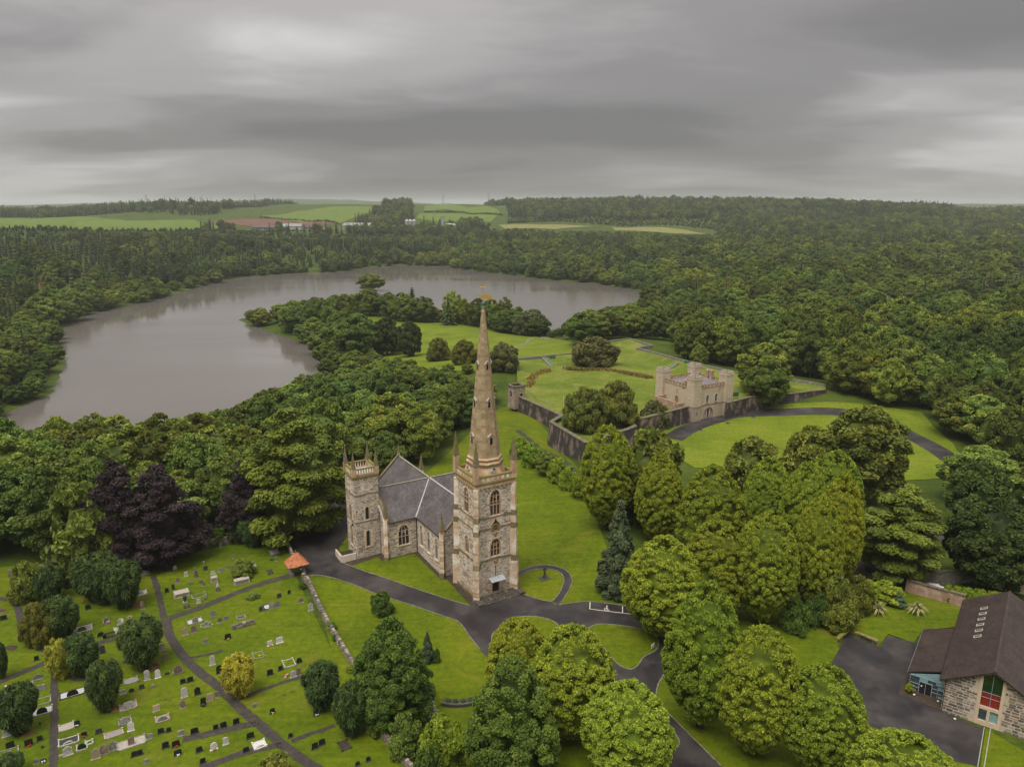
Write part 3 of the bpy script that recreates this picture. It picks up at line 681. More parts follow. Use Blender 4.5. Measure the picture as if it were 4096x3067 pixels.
def trunk_mesh(name, seed, r, h, limbs=5, spread=3.):
    g = random.Random(seed); m = MB(); p = Vector((0, 0, -.3)); n = 6; rad = r
    lean = Vector((g.uniform(-.06, .06), g.uniform(-.06, .06), 1))
    for k in range(4):
        q = p+lean*(h+.3)/4+Vector((g.uniform(-.1, .1), g.uniform(-.1, .1), 0)); r2 = rad*(.62 if k == 0 else .8)
        m.tube(p, q, rad*(1.35 if k == 0 else 1), r2, 8); p = q; rad = r2
    for i in range(limbs):
        a = i*2.4+g.uniform(-.4, .4); b = Vector((0, 0, h*(.38+.5*i/limbs)))
        e = b+Vector((math.cos(a)*spread*g.uniform(.5, .8), math.sin(a)*spread*g.uniform(.5, .8), h*.22*g.uniform(.7, 1.3)))
        mid = (b+e)/2+Vector((0, 0, .05*h)); m.tube(b, mid, r*.42, r*.3, 6); m.tube(mid, e, r*.3, r*.12, 6)
    return m.mesh(name)
# kind: (crown mesh variants, trunk mesh, leaf material, nominal height, nominal crown width)
KIND = {}
def kind(key, meshes, trunk, m, H, Wd):
    for me in meshes: me.materials.append(M[m])
    trunk.materials.append(M['bark']); KIND[key] = (meshes, trunk, H, Wd)
CM = crown_mesh
kind('lime', [CM('lime_crown', 100+i, 'lime', 5.0, 1.2, 18, 800, 66000, .29, (.06, .125), .9, 'droop', .96, .12, .22) for i in range(3)], trunk_mesh('lime_trunk', 1, .42, 12), 'leaf_lime', 18, 10.1)
kind('sycamore', [CM('sycamore_crown', 120+i, 'beech', 5.6, 1.2, 17, 360, 52000, .33, (.09, .2), .8, 'leaf', .60, .26) for i in range(2)], trunk_mesh('sycamore_trunk', 2, .45, 11), 'leaf_syc', 17, 11.2)
kind('beech', [CM('beech_crown', 130+i, 'beech', 6.2, 1.2, 18, 95, 26000, .60, (.20, .36), .45, 'flat', .58) for i in range(2)], trunk_mesh('beech_trunk', 3, .5, 12), 'leaf_beech', 18, 12.4)
kind('copper', [CM('copper_crown', 140+i, 'beech', 5.6, .6, 18, 85, 26000, .60, (.22, .38), .5, 'flat', .58) for i in range(2)], trunk_mesh('copper_trunk', 4, .5, 12), 'leaf_copper', 18, 11.2)
kind('broad', [CM('broadleaf_crown', 150+i, 'broad', 6., 2.0, 16.5, 110, 14000, .62, (.13, .30), .75, 'leaf', .66) for i in range(4)], trunk_mesh('broadleaf_trunk', 5, .4, 10), 'leaf_broad', 16.5, 12)
kind('chestnut', [CM('chestnut_crown', 160, 'round', 6.4, 1.5, 15, 240, 26000, .50, (.10, .22), .75, 'leaf', .64, .2)], trunk_mesh('chestnut_trunk', 6, .5, 10), 'leaf_broad', 15, 12.8)
kind('irish', [CM('irish_yew_crown', 170+i, 'irish', 2.3, .2, 7., 120, 15000, .50, (.15, .24), 2.0, 'irish', .78) for i in range(2)], trunk_mesh('irish_yew_trunk', 7, .22, 2.5, 3, 1.), 'leaf_yew', 7, 4.6)
kind('gold', [CM('golden_yew_crown', 180, 'irish', 2.0, .1, 5.8, 90, 12000, .46, (.17, .28), 1.5, 'irish', .72)], trunk_mesh('golden_yew_trunk', 8, .2, 2.2, 3, .9), 'leaf_gold', 5.8, 4.0)
kind('oldyew', [CM('old_yew_crown', 190+i, 'bush', 6.5, .2, 11.5, 130, 20000, .62, (.16, .28), .8, 'irish', .72) for i in range(2)], trunk_mesh('old_yew_trunk', 9, .6, 6, 5, 3), 'leaf_oldyew', 11.5, 13)
kind('holm', [CM('holm_oak_crown', 200, 'bush', 6.0, .3, 9.5, 70, 12000, .66, (.22, .34), .85, 'leaf', .72)], trunk_mesh('holm_oak_trunk', 10, .5, 5, 5, 3), 'leaf_holm', 9.5, 12)
kind('bush', [CM('bush_crown', 210+i, 'bush', 1.6, .0, 2.8, 50, 4200, .30, (.2, .34), .8, 'leaf', .7) for i in range(2)], trunk_mesh('bush_stem', 11, .08, 1.2, 4, .8), 'leaf_syc', 2.8, 3.2)
kind('bright', [CM('bright_bush_crown', 220+i, 'bush', 2.2, .0, 3.6, 50, 5200, .36, (.2, .34), .8, 'leaf', .7) for i in range(2)], trunk_mesh('bright_bush_stem', 12, .1, 1.4, 4, 1.), 'leaf_bright', 3.6, 4.4)
kind('olive', [CM('olive_bush_crown', 230+i, 'bush', 2.4, .0, 4.4, 60, 7000, .38, (.2, .34), .8, 'leaf', .7) for i in range(2)], trunk_mesh('olive_bush_stem', 13, .1, 1.6, 4, 1.), 'leaf_olive', 4.4, 4.8)
kind('willow', [CM('willow_crown', 240, 'willow', 5., .6, 12, 70, 13000, .66, (.2, .32), 1.1, 'droop', .68)], trunk_mesh('willow_trunk', 14, .4, 8), 'leaf_holm', 12, 10)
kind('cypress', [CM('cypress_crown', 250, 'spire', 4.4, .1, 15, 130, 20000, .55, (.18, .30), .7, 'flat', .72)], trunk_mesh('cypress_trunk', 15, .3, 10, 3, 1), 'leaf_cyp', 15, 8.8)
kind('darkoak', [CM('dark_oak_crown', 260, 'broad', 7., 1.2, 14, 100, 14000, .66, (.14, .32), .8, 'leaf', .66)], trunk_mesh('dark_oak_trunk', 16, .5, 9), 'leaf_dark', 14, 14)
kind('spruce', [conifer_mesh('spruce_crown', 270+i, 3.6, .8, 19, 17, 11, 1.0) for i in range(2)], trunk_mesh('spruce_trunk', 17, .26, 16, 0), 'leaf_conifer', 19, 7.2)
kind('larch', [conifer_mesh('larch_crown', 280, 4.0, 2.5, 18, 14, 10, 1.1, .25, .3)], trunk_mesh('larch_trunk', 18, .28, 15, 0), 'leaf_larch', 18, 8)
kind('bluespruce', [conifer_mesh('blue_spruce_crown', 290, 2.4, .3, 8.5, 14, 10, .5, .2, .25)], trunk_mesh('blue_spruce_trunk', 19, .14, 7, 0), 'leaf_blue', 8.5, 4.8)
# lighter crowns for the deep woods
kind('wood', [CM('wood_crown', 300+i, ('broad', 'round', 'broad', 'lime', 'round')[i], 5.6, 1.5, 15.5, 56, 4600, .9, (.15, .34), .8, 'leaf', .68) for i in range(5)], trunk_mesh('wood_trunk', 20, .35, 9, 2), 'leaf_wood', 15.5, 11.2)
kind('farspruce', [conifer_mesh('far_spruce_crown', 310+i, 3.4, .6, 18, 9, 7, 1.9, .4, .25) for i in range(3)], trunk_mesh('far_spruce_trunk', 21, .25, 10, 0), 'leaf_conifer', 18, 6.8)
kind('scrub', [CM('scrub_crown', 320+i, 'bush', 3.2, .0, 4.6, 22, 1300, .8, (.26, .42), .8, 'leaf', .7) for i in range(2)], trunk_mesh('scrub_stem', 22, .12, 2, 3, 1.), 'leaf_wood', 4.6, 6.4)
_tc = [0]
def plant(k, x, y, h, w, name, label=None, cat='tree', group=None, z=None, rz=None, var=None, parts=('crown', 'trunk')):
    meshes, trunk, H, Wd = KIND[k]; _tc[0] += 1
    o = empty(name, (x, y, gz(x, y) if z is None else z), R_.uniform(0, 6.28) if rz is None else rz, label, cat, group)
    me = meshes[(_tc[0] if var is None else var) % len(meshes)]
    s = (w/Wd, w/Wd, h/H)
    c = link(parts[0], me, None, o); c.scale = s
    t = link(parts[1], trunk, None, o); t.scale = (min(s[0], 1.3), min(s[0], 1.3), s[2])
    return o
def hero(k, f, x, yb, yt, w, name, label, cat='tree', group=None, z=None, **kw):
    """crown outline measured in a picture close-up: x centre, base row, top row, width"""
    pb = f((x, yb)); pt = f((x, yt)); pw = f((x+w, yb))[0]-pb[0]
    gx, gy = G(pb) if z is None else W(*pb, z)
    z0 = gz(gx, gy) if z is None else z
    h = max(.6, ZH(pt[1], gy)-z0); wd_ = pw/PPM(gx, gy, z0+h*.5)
    HEROES.append((gx, gy, wd_/2))
    return plant(k, gx, gy, h, wd_, name, label, cat, group, z0, **kw)
HEROES = []
# ---------------------------------------------------------------- single trees
G_LIME = 'lime trees along the drive'
LT = [(1427, 1375, 1158, 178, 'rounded lime at the left end of the avenue, beside the disabled parking bays'),
 (1538, 1345, 1122, 150, 'lime behind and right of the rounded one beside the parking bays'),
 (1643, 1345, 1105, 146, 'pointed lime with a slender top in the middle of the lime group'),
 (1512, 1570, 1255, 172, 'tall lime standing at the bend right of the heart shaped lawn'),
 (1628, 1625, 1352, 180, 'lime next to the hall car park, left of the frontmost right one'),
 (1765, 1670, 1435, 172, 'frontmost lime left of the hall car park'),
 (1352, 1690, 1475, 195, 'low rounded lime at the bottom edge, left of the drive'),
 (1232, 1590, 1350, 190, 'lime on the lawn island below the church tower, right of two'),
 (1118, 1540, 1335, 150, 'lime on the lawn island nearest the church tower'),
 (1636, 1205, 1038, 88, 'small pointed lime rising behind the pointed middle lime'),
 (1528, 1255, 1003, 150, 'broad lime left of the small pointed one'),
 (1752, 1320, 1070, 112, 'lime at the right flank of the avenue with its foot beside the yellow green bush'),
 (1800, 1270, 1020, 108, 'tall lime at the far right of the avenue'),
 (1725, 1240, 995, 108, 'lime at the back of the avenue right of the small pointed one'),
 (1790, 1170, 972, 130, 'farthest lime of the avenue, below the castle lawn'),
 (1650, 1180, 985, 110, 'lime at the back of the avenue behind the small pointed one'),
 (1420, 1175, 978, 108, 'slim lime between the silver cypress and the castle lawn'),
 (1308, 1140, 916, 122, 'upright lime standing against the fort bastion wall'),
 (1940, 1790, 1590, 230, 'lime cut off by the bottom edge in front of the hall car park')]
for x, yb, yt, w, l in LT: hero('lime', s22, x, yb, yt, w, 'lime_tree', l, 'tree', G_LIME)
hero('sycamore', s22, 1108, 1690, 1420, 210, 'sycamore_tree', 'large dark sycamore at the bottom edge in front of the lawn island limes')
hero('sycamore', s22, 852, 1560, 1332, 158, 'sycamore_tree', 'broad dense dark green sycamore on the lawn beside the churchyard wall')
hero('cypress', s22, 1335, 1285, 1078, 92, 'cypress_tree', 'silvery grey green conical cypress on the lawn right of the church tower')
hero('olive', s22, 1400, 1120, 925, 150, 'broadleaf_tree', 'yellowish broad tree below the castle forecourt')
hero('beech', s22, 1940, 1250, 1045, 175, 'beech_tree', 'wide beech with layered drooping boughs above the stone yard wall')
hero('chestnut', s22, 2135, 1265, 1082, 190, 'chestnut_tree', 'round dense chestnut right of the layered beech, behind the hall roof')
hero('broad', s22, 1862, 1075, 878, 190, 'broadleaf_tree', 'open spreading tree at the right end of the castle lawn')
hero('broad', s22, 2110, 1085, 965, 150, 'broadleaf_tree', 'rounded tree right of the castle road below the dark wood')
hero('olive', s22, 1745, 1060, 925, 120, 'broadleaf_tree', 'olive green tree at the front edge of the castle lawn')
hero('olive', s22, 1620, 1060, 945, 130, 'broadleaf_tree', 'brownish green tree at the front edge of the castle lawn, left of the olive one')
hero('broad', s22, 2100, 1150, 990, 120, 'broadleaf_tree', 'blue green tree at the right edge beside the lane wall')
hero('oldyew', z3, 830, 655, 410, 260, 'old_yew_tree', 'large dark round yew inside the fort bastion', z=4.6)
hero('oldyew', z3, 650, 690, 445, 250, 'old_yew_tree', 'lighter yew at the bastion wall in front of the large dark yew', z=4.6)
hero('holm', z3, 705, 298, 148, 248, 'holm_oak', 'grey green domed holm oak against the back rampart of the fort', z=5.5)
hero('broad', z3, 1700, 500, 180, 290, 'broadleaf_tree', 'big light green tree beside the right wall of the castle')
hero('broad', z3, 1720, 560, 285, 250, 'broadleaf_tree', 'leaning green tree in front of the right fort wall')
hero('holm', z3, 1060, 680, 520, 150, 'broadleaf_tree', 'small grey green tree left of the castle front tower')
hero('bush', z3, 1512, 600, 530, 60, 'shrub', 'dense shrub against the castle right tower', 'shrub')
hero('olive', z3, 1320, 300, 190, 100, 'broadleaf_tree', 'pale yellowish tree outside the back fort wall')
# by the lake lawn
z1 = lambda p: (1300+p[0]/2.3656, 1100+p[1]/2.3656)
for k, x, yb, yt, w, n, l in (
 ('darkoak', 590, 760, 410, 330, 'oak_tree', 'big dark oak standing alone on the park lawn by the lake'),
 ('darkoak', 800, 770, 440, 260, 'oak_tree', 'dark oak touching the big one on the park lawn, right of it'),
 ('oldyew', 1075, 810, 600, 220, 'yew_tree', 'brownish yew on the park lawn, left of a pair beside the spire'),
 ('oldyew', 1320, 840, 615, 230, 'yew_tree', 'brownish yew on the park lawn, right of a pair beside the spire'),
 ('willow', 1690, 900, 640, 260, 'willow_tree', 'weeping grey green tree right of the spire by the fort corner')):
    hero(k, z1, x, yb, yt, w, n, l)
for k, x, yb, yt, w, l in (('broad', 200, 440, 190, 210, 'leftmost tree of the lake shore row on the park lawn'), ('broad', 420, 385, 130, 280, 'open crowned tree at the lake edge behind the park lawn'),
 ('broad', 610, 415, 160, 190, 'second tree in the dense clump at the lake edge'), ('chestnut', 740, 440, 165, 240, 'lightest green tree of the dense clump at the lake edge'),
 ('broad', 920, 445, 205, 270, 'rightmost wide tree of the dense clump at the lake edge'), ('spruce', 830, 420, 105, 190, 'tall tree rising behind the dense clump at the lake edge'),
 ('spruce', 1170, 475, 200, 150, 'dark pine beside the tallest lake edge tree'), ('broad', 1215, 460, 148, 200, 'tallest tree at the lake edge left of the spire tip'), ('broad', 1330, 470, 225, 140, 'slim tree just right of the tallest lake edge tree'),
 ('broad', 1440, 485, 220, 190, 'tree at the lake edge left of the weather vane'), ('broad', 1570, 505, 220, 200, 'tree at the lake edge behind the weather vane'),
 ('broad', 1705, 510, 208, 170, 'dark tree at the lake edge right of the weather vane'), ('broad', 1830, 540, 300, 190, 'low tree between the dark one and the wide willow'),
 ('willow', 1960, 575, 328, 320, 'wide light willow at the right end of the lake edge row')):
    hero(k, z1, x, yb, yt, w, 'broadleaf_tree' if k != 'willow' else 'willow_tree', l, 'tree', 'trees along the lake edge of the park lawn')
hero('broad', s22, 800, 628, 590, 60, 'broadleaf_tree', 'tree on the small island in the lake', z=LAKE_Z+.3)
MB().lathe((*W(800*S22, 628*S22, LAKE_Z), LAKE_Z), [(9, -1), (8, .3), (5, .6)], 14).build('islet', M['floor'])['kind'] = 'structure'
# west of the church
hero('copper', s22, 362, 1215, 1005, 140, 'copper_beech', 'dark purple copper beech at the back churchyard wall, right of two')
hero('copper', s22, 265, 1225, 992, 128, 'copper_beech', 'dark purple copper beech at the back churchyard wall, left of two')
hero('copper', s22, 535, 1165, 1000, 90, 'copper_beech', 'dark purple tree half hidden by the large light green tree')
hero('olive', s22, 200, 1235, 1045, 160, 'broadleaf_tree', 'tree with yellow green lit boughs left of the copper beeches')
hero('beech', s22, 640, 1160, 880, 195, 'beech_tree', 'large light green layered tree left of the small church tower')
hero('broad', s22, 700, 1050, 862, 130, 'broadleaf_tree', 'bright tree behind the large light green layered one')
hero('bush', z4, 1420, 200, 105, 110, 'shrub', 'yellow green shrub on the back churchyard wall', 'shrub')
hero('irish', z4, 1645, 215, 45, 150, 'irish_yew', 'dark conical yew at the top of the churchyard near the gatehouse')
hero('bush', z4, 1545, 190, 40, 100, 'shrub', 'green shrub behind the back churchyard wall left of the conical yew', 'shrub')
YEW = 'irish yews in the churchyard'
for k, x, yb, yt, w, l in (('irish', 930, 1000, 722, 250, 'broad dark Irish yew beside the path junction'), ('irish', 548, 1055, 815, 195, 'dark Irish yew just right of the left golden yew'),
 ('irish', 695, 1275, 1000, 195, 'egg shaped dark Irish yew in the middle of the churchyard'), ('irish', 132, 1428, 1145, 225, 'dark Irish yew near the left edge by the white gravel grave'),
 ('irish', 15, 1075, 865, 90, 'Irish yew cut by the left edge of the picture'), ('irish', 640, 560, 290, 250, 'tallest of the three yews by the grass path'),
 ('irish', 688, 588, 345, 190, 'middle of the three yews by the grass path'), ('irish', 815, 615, 345, 220, 'front right of the three yews by the grass path'),
 ('irish', 338, 570, 365, 155, 'spreading Irish yew beside the feathery shrub at the back'), ('irish', 410, 805, 570, 210, 'dark yew leaning right above the looping path')):
    hero(k, z4, x, yb, yt, w, 'irish_yew', l, 'tree', YEW)
hero('irish', z5, 136, 1155, 910, 195, 'irish_yew', 'dark Irish yew left of two by the lower churchyard wall', 'tree', YEW)
hero('irish', z5, 305, 1305, 1030, 195, 'irish_yew', 'dark Irish yew right of two by the lower churchyard wall', 'tree', YEW)
hero('gold', z4, 395, 1080, 848, 135, 'golden_yew', 'golden yew left of a dark yew at the path fork')
hero('gold', z4, 1562, 1190, 948, 195, 'golden_yew', 'golden yew standing alone right of the main churchyard path')
hero('oldyew', z4, 262, 845, 590, 200, 'yew_bush', 'wide mid green yew bush beside the looping path', 'shrub')
hero('olive', z4, 190, 558, 318, 215, 'feathery_shrub', 'pale green feathery shrub at the back left of the churchyard', 'shrub')
hero('irish', z4, 70, 1720, 1590, 150, 'irish_yew', 'dark yew cut by the bottom left corner', 'tree', YEW)
hero('olive', z4, 1790, 1760, 1595, 260, 'yellowing_shrub', 'yellowing shrub cut by the bottom edge of the churchyard', 'shrub')
hero('olive', z4, 1582, 410, 305, 155, 'round_shrub', 'round shrub behind the long box tomb', 'shrub')
hero('bush', z5, 480, 592, 468, 125, 'round_shrub', 'dark round shrub on the lawn below the drive', 'shrub')
hero('cypress', z5, 755, 880, 700, 85, 'young_conifer', 'thin young conifer right of the broad sycamore', 'tree')
hero('bush', z5, 805, 880, 800, 45, 'young_shrub', 'small sparse bush at the foot of the thin young conifer', 'shrub')
hero('bluespruce', z5, 778, 1240, 1075, 95, 'blue_spruce', 'small blue grey spruce below the broad sycamore')
for x, yb, yt, w, k, l in ((620, 1420, 1190, 190, 'olive', 'tangled shrub growing over the lower churchyard wall'), (850, 1480, 1210, 260, 'bright', 'dark mixed shrubbery below the blue spruce'), (760, 1560, 1380, 180, 'bush', 'yellow tipped bush at the bottom edge below the blue spruce'), (450, 1300, 1180, 130, 'bush', 'dark bush at the foot of the broad sycamore')):
    hero(k, z5, x, yb, yt, w, 'shrub', l, 'shrub')
for x, yb, yt, w, k, l in ((1180, 850, 590, 190, 'olive', 'tall yellow green shrub beside the hall garden'), (1290, 760, 560, 150, 'olive', 'second yellow green shrub between the limes and the flax plants'), (940, 860, 690, 150, 'bush', 'dark shrub under the limes at the hall lawn'), (1060, 830, 660, 130, 'bush', 'dark shrub under the limes, right of the first'), (1505, 720, 640, 100, 'cypress', 'small dark conifer between the two flax plants'), (1430, 690, 590, 190, 'bright', 'ivy covered hedge left of the broken brick wall')):
    hero(k, z6, x, yb, yt, w, 'shrub', l, 'shrub')
hero('olive', s22, 1805, 1355, 1240, 70, 'shrub', 'yellow green bush at the right foot of the lime avenue', 'shrub')
# laurel hedge clumps below the fort
for i, (x, yb, yt, w) in enumerate(((1122, 985, 945, 46), (1150, 1005, 958, 50), (1180, 1025, 975, 50), (1205, 1040, 990, 48), (1232, 1055, 1008, 46), (1255, 1075, 1025, 44))):
    hero('bright' if i in (0, 1, 3) else 'broad' if i == 2 else 'bright', s22, x, yb, yt, w, 'laurel_bush', ('first', 'second', 'third', 'fourth', 'fifth', 'sixth')[i]+' clump from the spire in the hedge below the fort wall', 'shrub', 'hedge clumps below the fort wall')
# hedge behind the hall
for i in range(9):
    x = 3150+(1500+i*62)/2.338; y = 2150+(560+i*9)/2.338
    gx, gy = G((x, y+14)); plant('bright', gx, gy, 3.6, 2.6, 'laurel_bush', ('leftmost', 'second', 'third', 'fourth', 'fifth', 'sixth', 'seventh', 'eighth', 'rightmost')[i]+' bright bush in the hedge behind the hall roof', 'shrub', 'hedge behind the hall')
    HEROES.append((gx, gy, 1))
# ---------------------------------------------------------------- woods
OPEN = [church_lawn, yard, lake_lawn, castle_lawn, moat_lawn, hall_lawn, verge, park, drive]
FORT_KEEP = [W(*s22(p), 3.) for p in ((1080, 870), (1090, 770), (1240, 752), (1365, 722), (1450, 745), (1480, 790), (1600, 800), (1800, 815), (1810, 885), (1580, 910), (1480, 925), (1340, 970), (1240, 1020), (1170, 950))]
OPEN.append(FORT_KEEP)
OPEN.append([G(p) for p in ((1280, 2000), (1420, 1960), (2100, 1800), (2150, 2500), (1250, 2350))])
OPEN.append([G(z6(p)) for p in ((1200, 430), (1560, 330), (2300, 300), (2300, 800), (2300, 1700), (1300, 1300), (1200, 700))])
OPEN.append([G(s22(p)) for p in ((1280, 900), (1450, 905), (1460, 1010), (1800, 1035), (2080, 1030), (2212, 1090), (2230, 1300), (1760, 1230), (1650, 1380), (1300, 1280))])
CASTLE_ROAD = [G(s22(p)) for p in ((1452, 948), (1600, 895), (1800, 889), (1900, 905), (1975, 945), (2045, 985), (2110, 1040))]
ANNEX = [G(s22(p)) for p in ((500, 490), (980, 492), (1000, 500), (900, 504), (520, 503))]
OPEN += FIELDS+[ANNEX]
def scatter(y0, y1, sp, seed):
    g = np.random.default_rng(seed); xm = y1*.80+60
    gx, gy = np.meshgrid(np.arange(-xm, xm, sp), np.arange(y0, y1, sp*.9))
    gx = gx+(np.arange(gx.shape[0]) % 2)[:, None]*sp*.5
    X = (gx+g.uniform(-.42, .42, gx.shape)*sp).ravel(); Y = (gy+g.uniform(-.42, .42, gy.shape)*sp).ravel()
    ok = np.abs(X) < Y*.76+25; X, Y = X[ok], Y[ok]
    ld = sdist(LAKE, X, Y); ok = ld > 2.5
    for P in OPEN:
        lo = np.min(P, 0)-8; hi = np.max(P, 0)+8
        m = (X > lo[0]) & (X < hi[0]) & (Y > lo[1]) & (Y < hi[1]) & ok
        if m.any():
            d = sdist(P, X[m], Y[m]); idx = np.nonzero(m)[0]; ok[idx[d < 1.5]] = False
    ok &= ldist(CASTLE_ROAD, X, Y) > 7
    for hx, hy, hr in HEROES: ok &= np.hypot(X-hx, Y-hy) > .62*hr+2.2
    ok &= (g.random(len(X)) > .09)
    return X[ok], Y[ok], ld[ok]
recs = []
for y0, y1, sp, seed in ((166, 420, 11.5, 1), (420, 800, 15.5, 2), (800, 1300, 15., 3), (1300, 2050, 14., 4), (2050, 3250, 17., 5)):
    X, Y, ld = scatter(y0, y1, sp, seed); Zg = ground(X, Y); g = np.random.default_rng(seed+50)
    px = CX+F_PX*X/(Y*math.cos(PITCH)-(Zg-CAM_H)*math.sin(PITCH)); rr_ = np.hypot(X, Y); u = g.random(len(X))
    big = noise_f = np.sin(X*.021+1.3)*np.sin(Y*.017+.4)+.6*np.sin(X*.007-Y*.011)
    pc = np.full(len(X), .0)
    pc = np.where((px < 1150) & (rr_ > 640), .62, pc); pc = np.where((px < 1500) & (rr_ > 950), .85, pc)
    pc = np.where((px > 2400) & (rr_ > 640) & (rr_ < 1150), .12+.55*(big > .55), pc); pc = np.where((rr_ > 1300) & (px > 1500), np.where(big > -.1, .75, .15), pc)
    pc = np.where((ld < 26), .04, pc)
    con = u < pc; lar = con & (g.random(len(X)) < np.where(rr_ < 900, .25, .06))
    cl_ = 1+.22*np.sin(X*.045+2)*np.sin(Y*.038)+.18*np.sin(X*.013-Y*.019); h = np.where(con, g.uniform(15, 28, len(X)), g.uniform(13, 25, len(X)))*cl_
    h = np.where((rr_ < 420) & (X < 0), h*.84, h); h = np.where((ld < 45) & (Y < 420) & ~con, h*.8, h)
    h = np.where((ld < 14) & ~con, h*.62, h)
    # the wood near the church is lower: crowns stay under the sight line to the lake and the park lawn
    lim = np.interp(px/S22, [-200, 0, 100, 180, 280, 420, 480, 520, 600, 680, 720, 790, 860, 905, 960, 1010, 1090, 1130], [905, 905, 905, 890, 890, 890, 870, 845, 812, 778, 748, 757, 768, 788, 794, 803, 832, 850])*S22+g.uniform(0, 26, len(X))
    nearw = (Y < 430) & (px/S22 < 1130) & ((px/S22 > 160) | (Y < 300))
    hl = np.array([ZH(a, b) for a, b in zip(lim, Y)])-Zg
    h = np.where(nearw, np.minimum(h, np.maximum(hl, 4.5)), h)
    lim3 = np.interp(px/S22, [480, 520, 600, 680, 750, 850, 950, 1050, 1150, 1185, 1210, 1250, 1330, 1400], [688, 670, 654, 640, 632, 650, 662, 660, 676, 712, 705, 668, 660, 645])*S22+g.uniform(0, 16, len(X))
    hl3 = np.array([ZH(a, b) for a, b in zip(lim3, Y)])-Zg
    h = np.where((Y > 410) & (Y < 780) & (px/S22 > 480) & (px/S22 < 1400), np.minimum(h, np.maximum(hl3, 4.)), h)
    lim2 = np.interp(px/S22, [-300, 430, 520, 600, 950, 1010, 1060, 1300, 1330, 1540, 1580], [498, 498, 504, 512, 510, 490, 497, 499, 503, 508, 480])*S22+g.uniform(0, 8, len(X))
    hl2 = np.array([ZH(a, b) for a, b in zip(lim2, Y)])-Zg
    h = np.where((rr_ > 900) & (rr_ < np.where((px/S22 > 1040) & (px/S22 < 1570), 2150, 1680)), np.minimum(h, np.maximum(hl2, 7.)), h)
    w = np.where(con, g.uniform(6, 9, len(X)), np.minimum(sp*g.uniform(.9, 1.6, len(X))*(.7+.3*cl_), h*1.2))
    for i in range(len(X)): recs.append((X[i], Y[i], Zg[i], h[i], w[i], 2 if lar[i] else 1 if con[i] else 0, ld[i], rr_[i], px[i]))
recs.sort(key=lambda r: r[7])
def vis(r): return -250 < r[8] < 4346
near_b = [r for r in recs if r[5] == 0 and vis(r)][:290]
near_c = [r for r in recs if r[5] == 1 and vis(r)][:140]
near_l = [r for r in recs if r[5] == 2 and vis(r)][:40]
ids = {id(r) for r in near_b+near_c+near_l}
def wood_label(r):
    x, y, px = r[0], r[1], r[8]
    if r[6] < 16: return 'broadleaf tree leaning over the water along the lake shore', 'trees on the lake shore'
    if px < 1500 and y < 330: return 'broadleaf tree in the wood between the churchyard and the lake', 'wood behind the churchyard'
    if px < 2100 and y < 420: return 'broadleaf tree in the wood between the church and the park lawn', 'wood behind the church'
    if px < 1900: return 'broadleaf tree in the wood across the lake', 'wood across the lake'
    if y < 330: return 'broadleaf tree in the dark wood right of the castle lawn', 'wood right of the castle lawn'
    return 'broadleaf tree in the wood behind the fort', 'wood behind the fort'
FIRST = {}
for r in near_b:
    l, gname = wood_label(r); k = 'broad' if r[7] < 700 else 'wood'
    o = plant(k, r[0], r[1], r[3], r[4]*1.02, 'woodland_tree', l, 'tree', gname, r[2])
for r in near_c: plant('spruce' if r[7] < 800 else 'farspruce', r[0], r[1], r[3], r[4], 'spruce_tree', 'dark spruce across the lake on the left' if r[8] < 1900 else 'dark spruce in the wood behind the fort', 'tree', 'spruces across the lake' if r[8] < 1900 else 'spruces behind the fort', r[2])
for r in near_l: plant('larch', r[0], r[1], r[3], r[4], 'larch_tree', 'brownish larch across the lake on the left' if r[8] < 1900 else 'brownish larch in the wood behind the fort', 'tree', 'larches across the lake' if r[8] < 1900 else 'larches behind the fort', r[2])
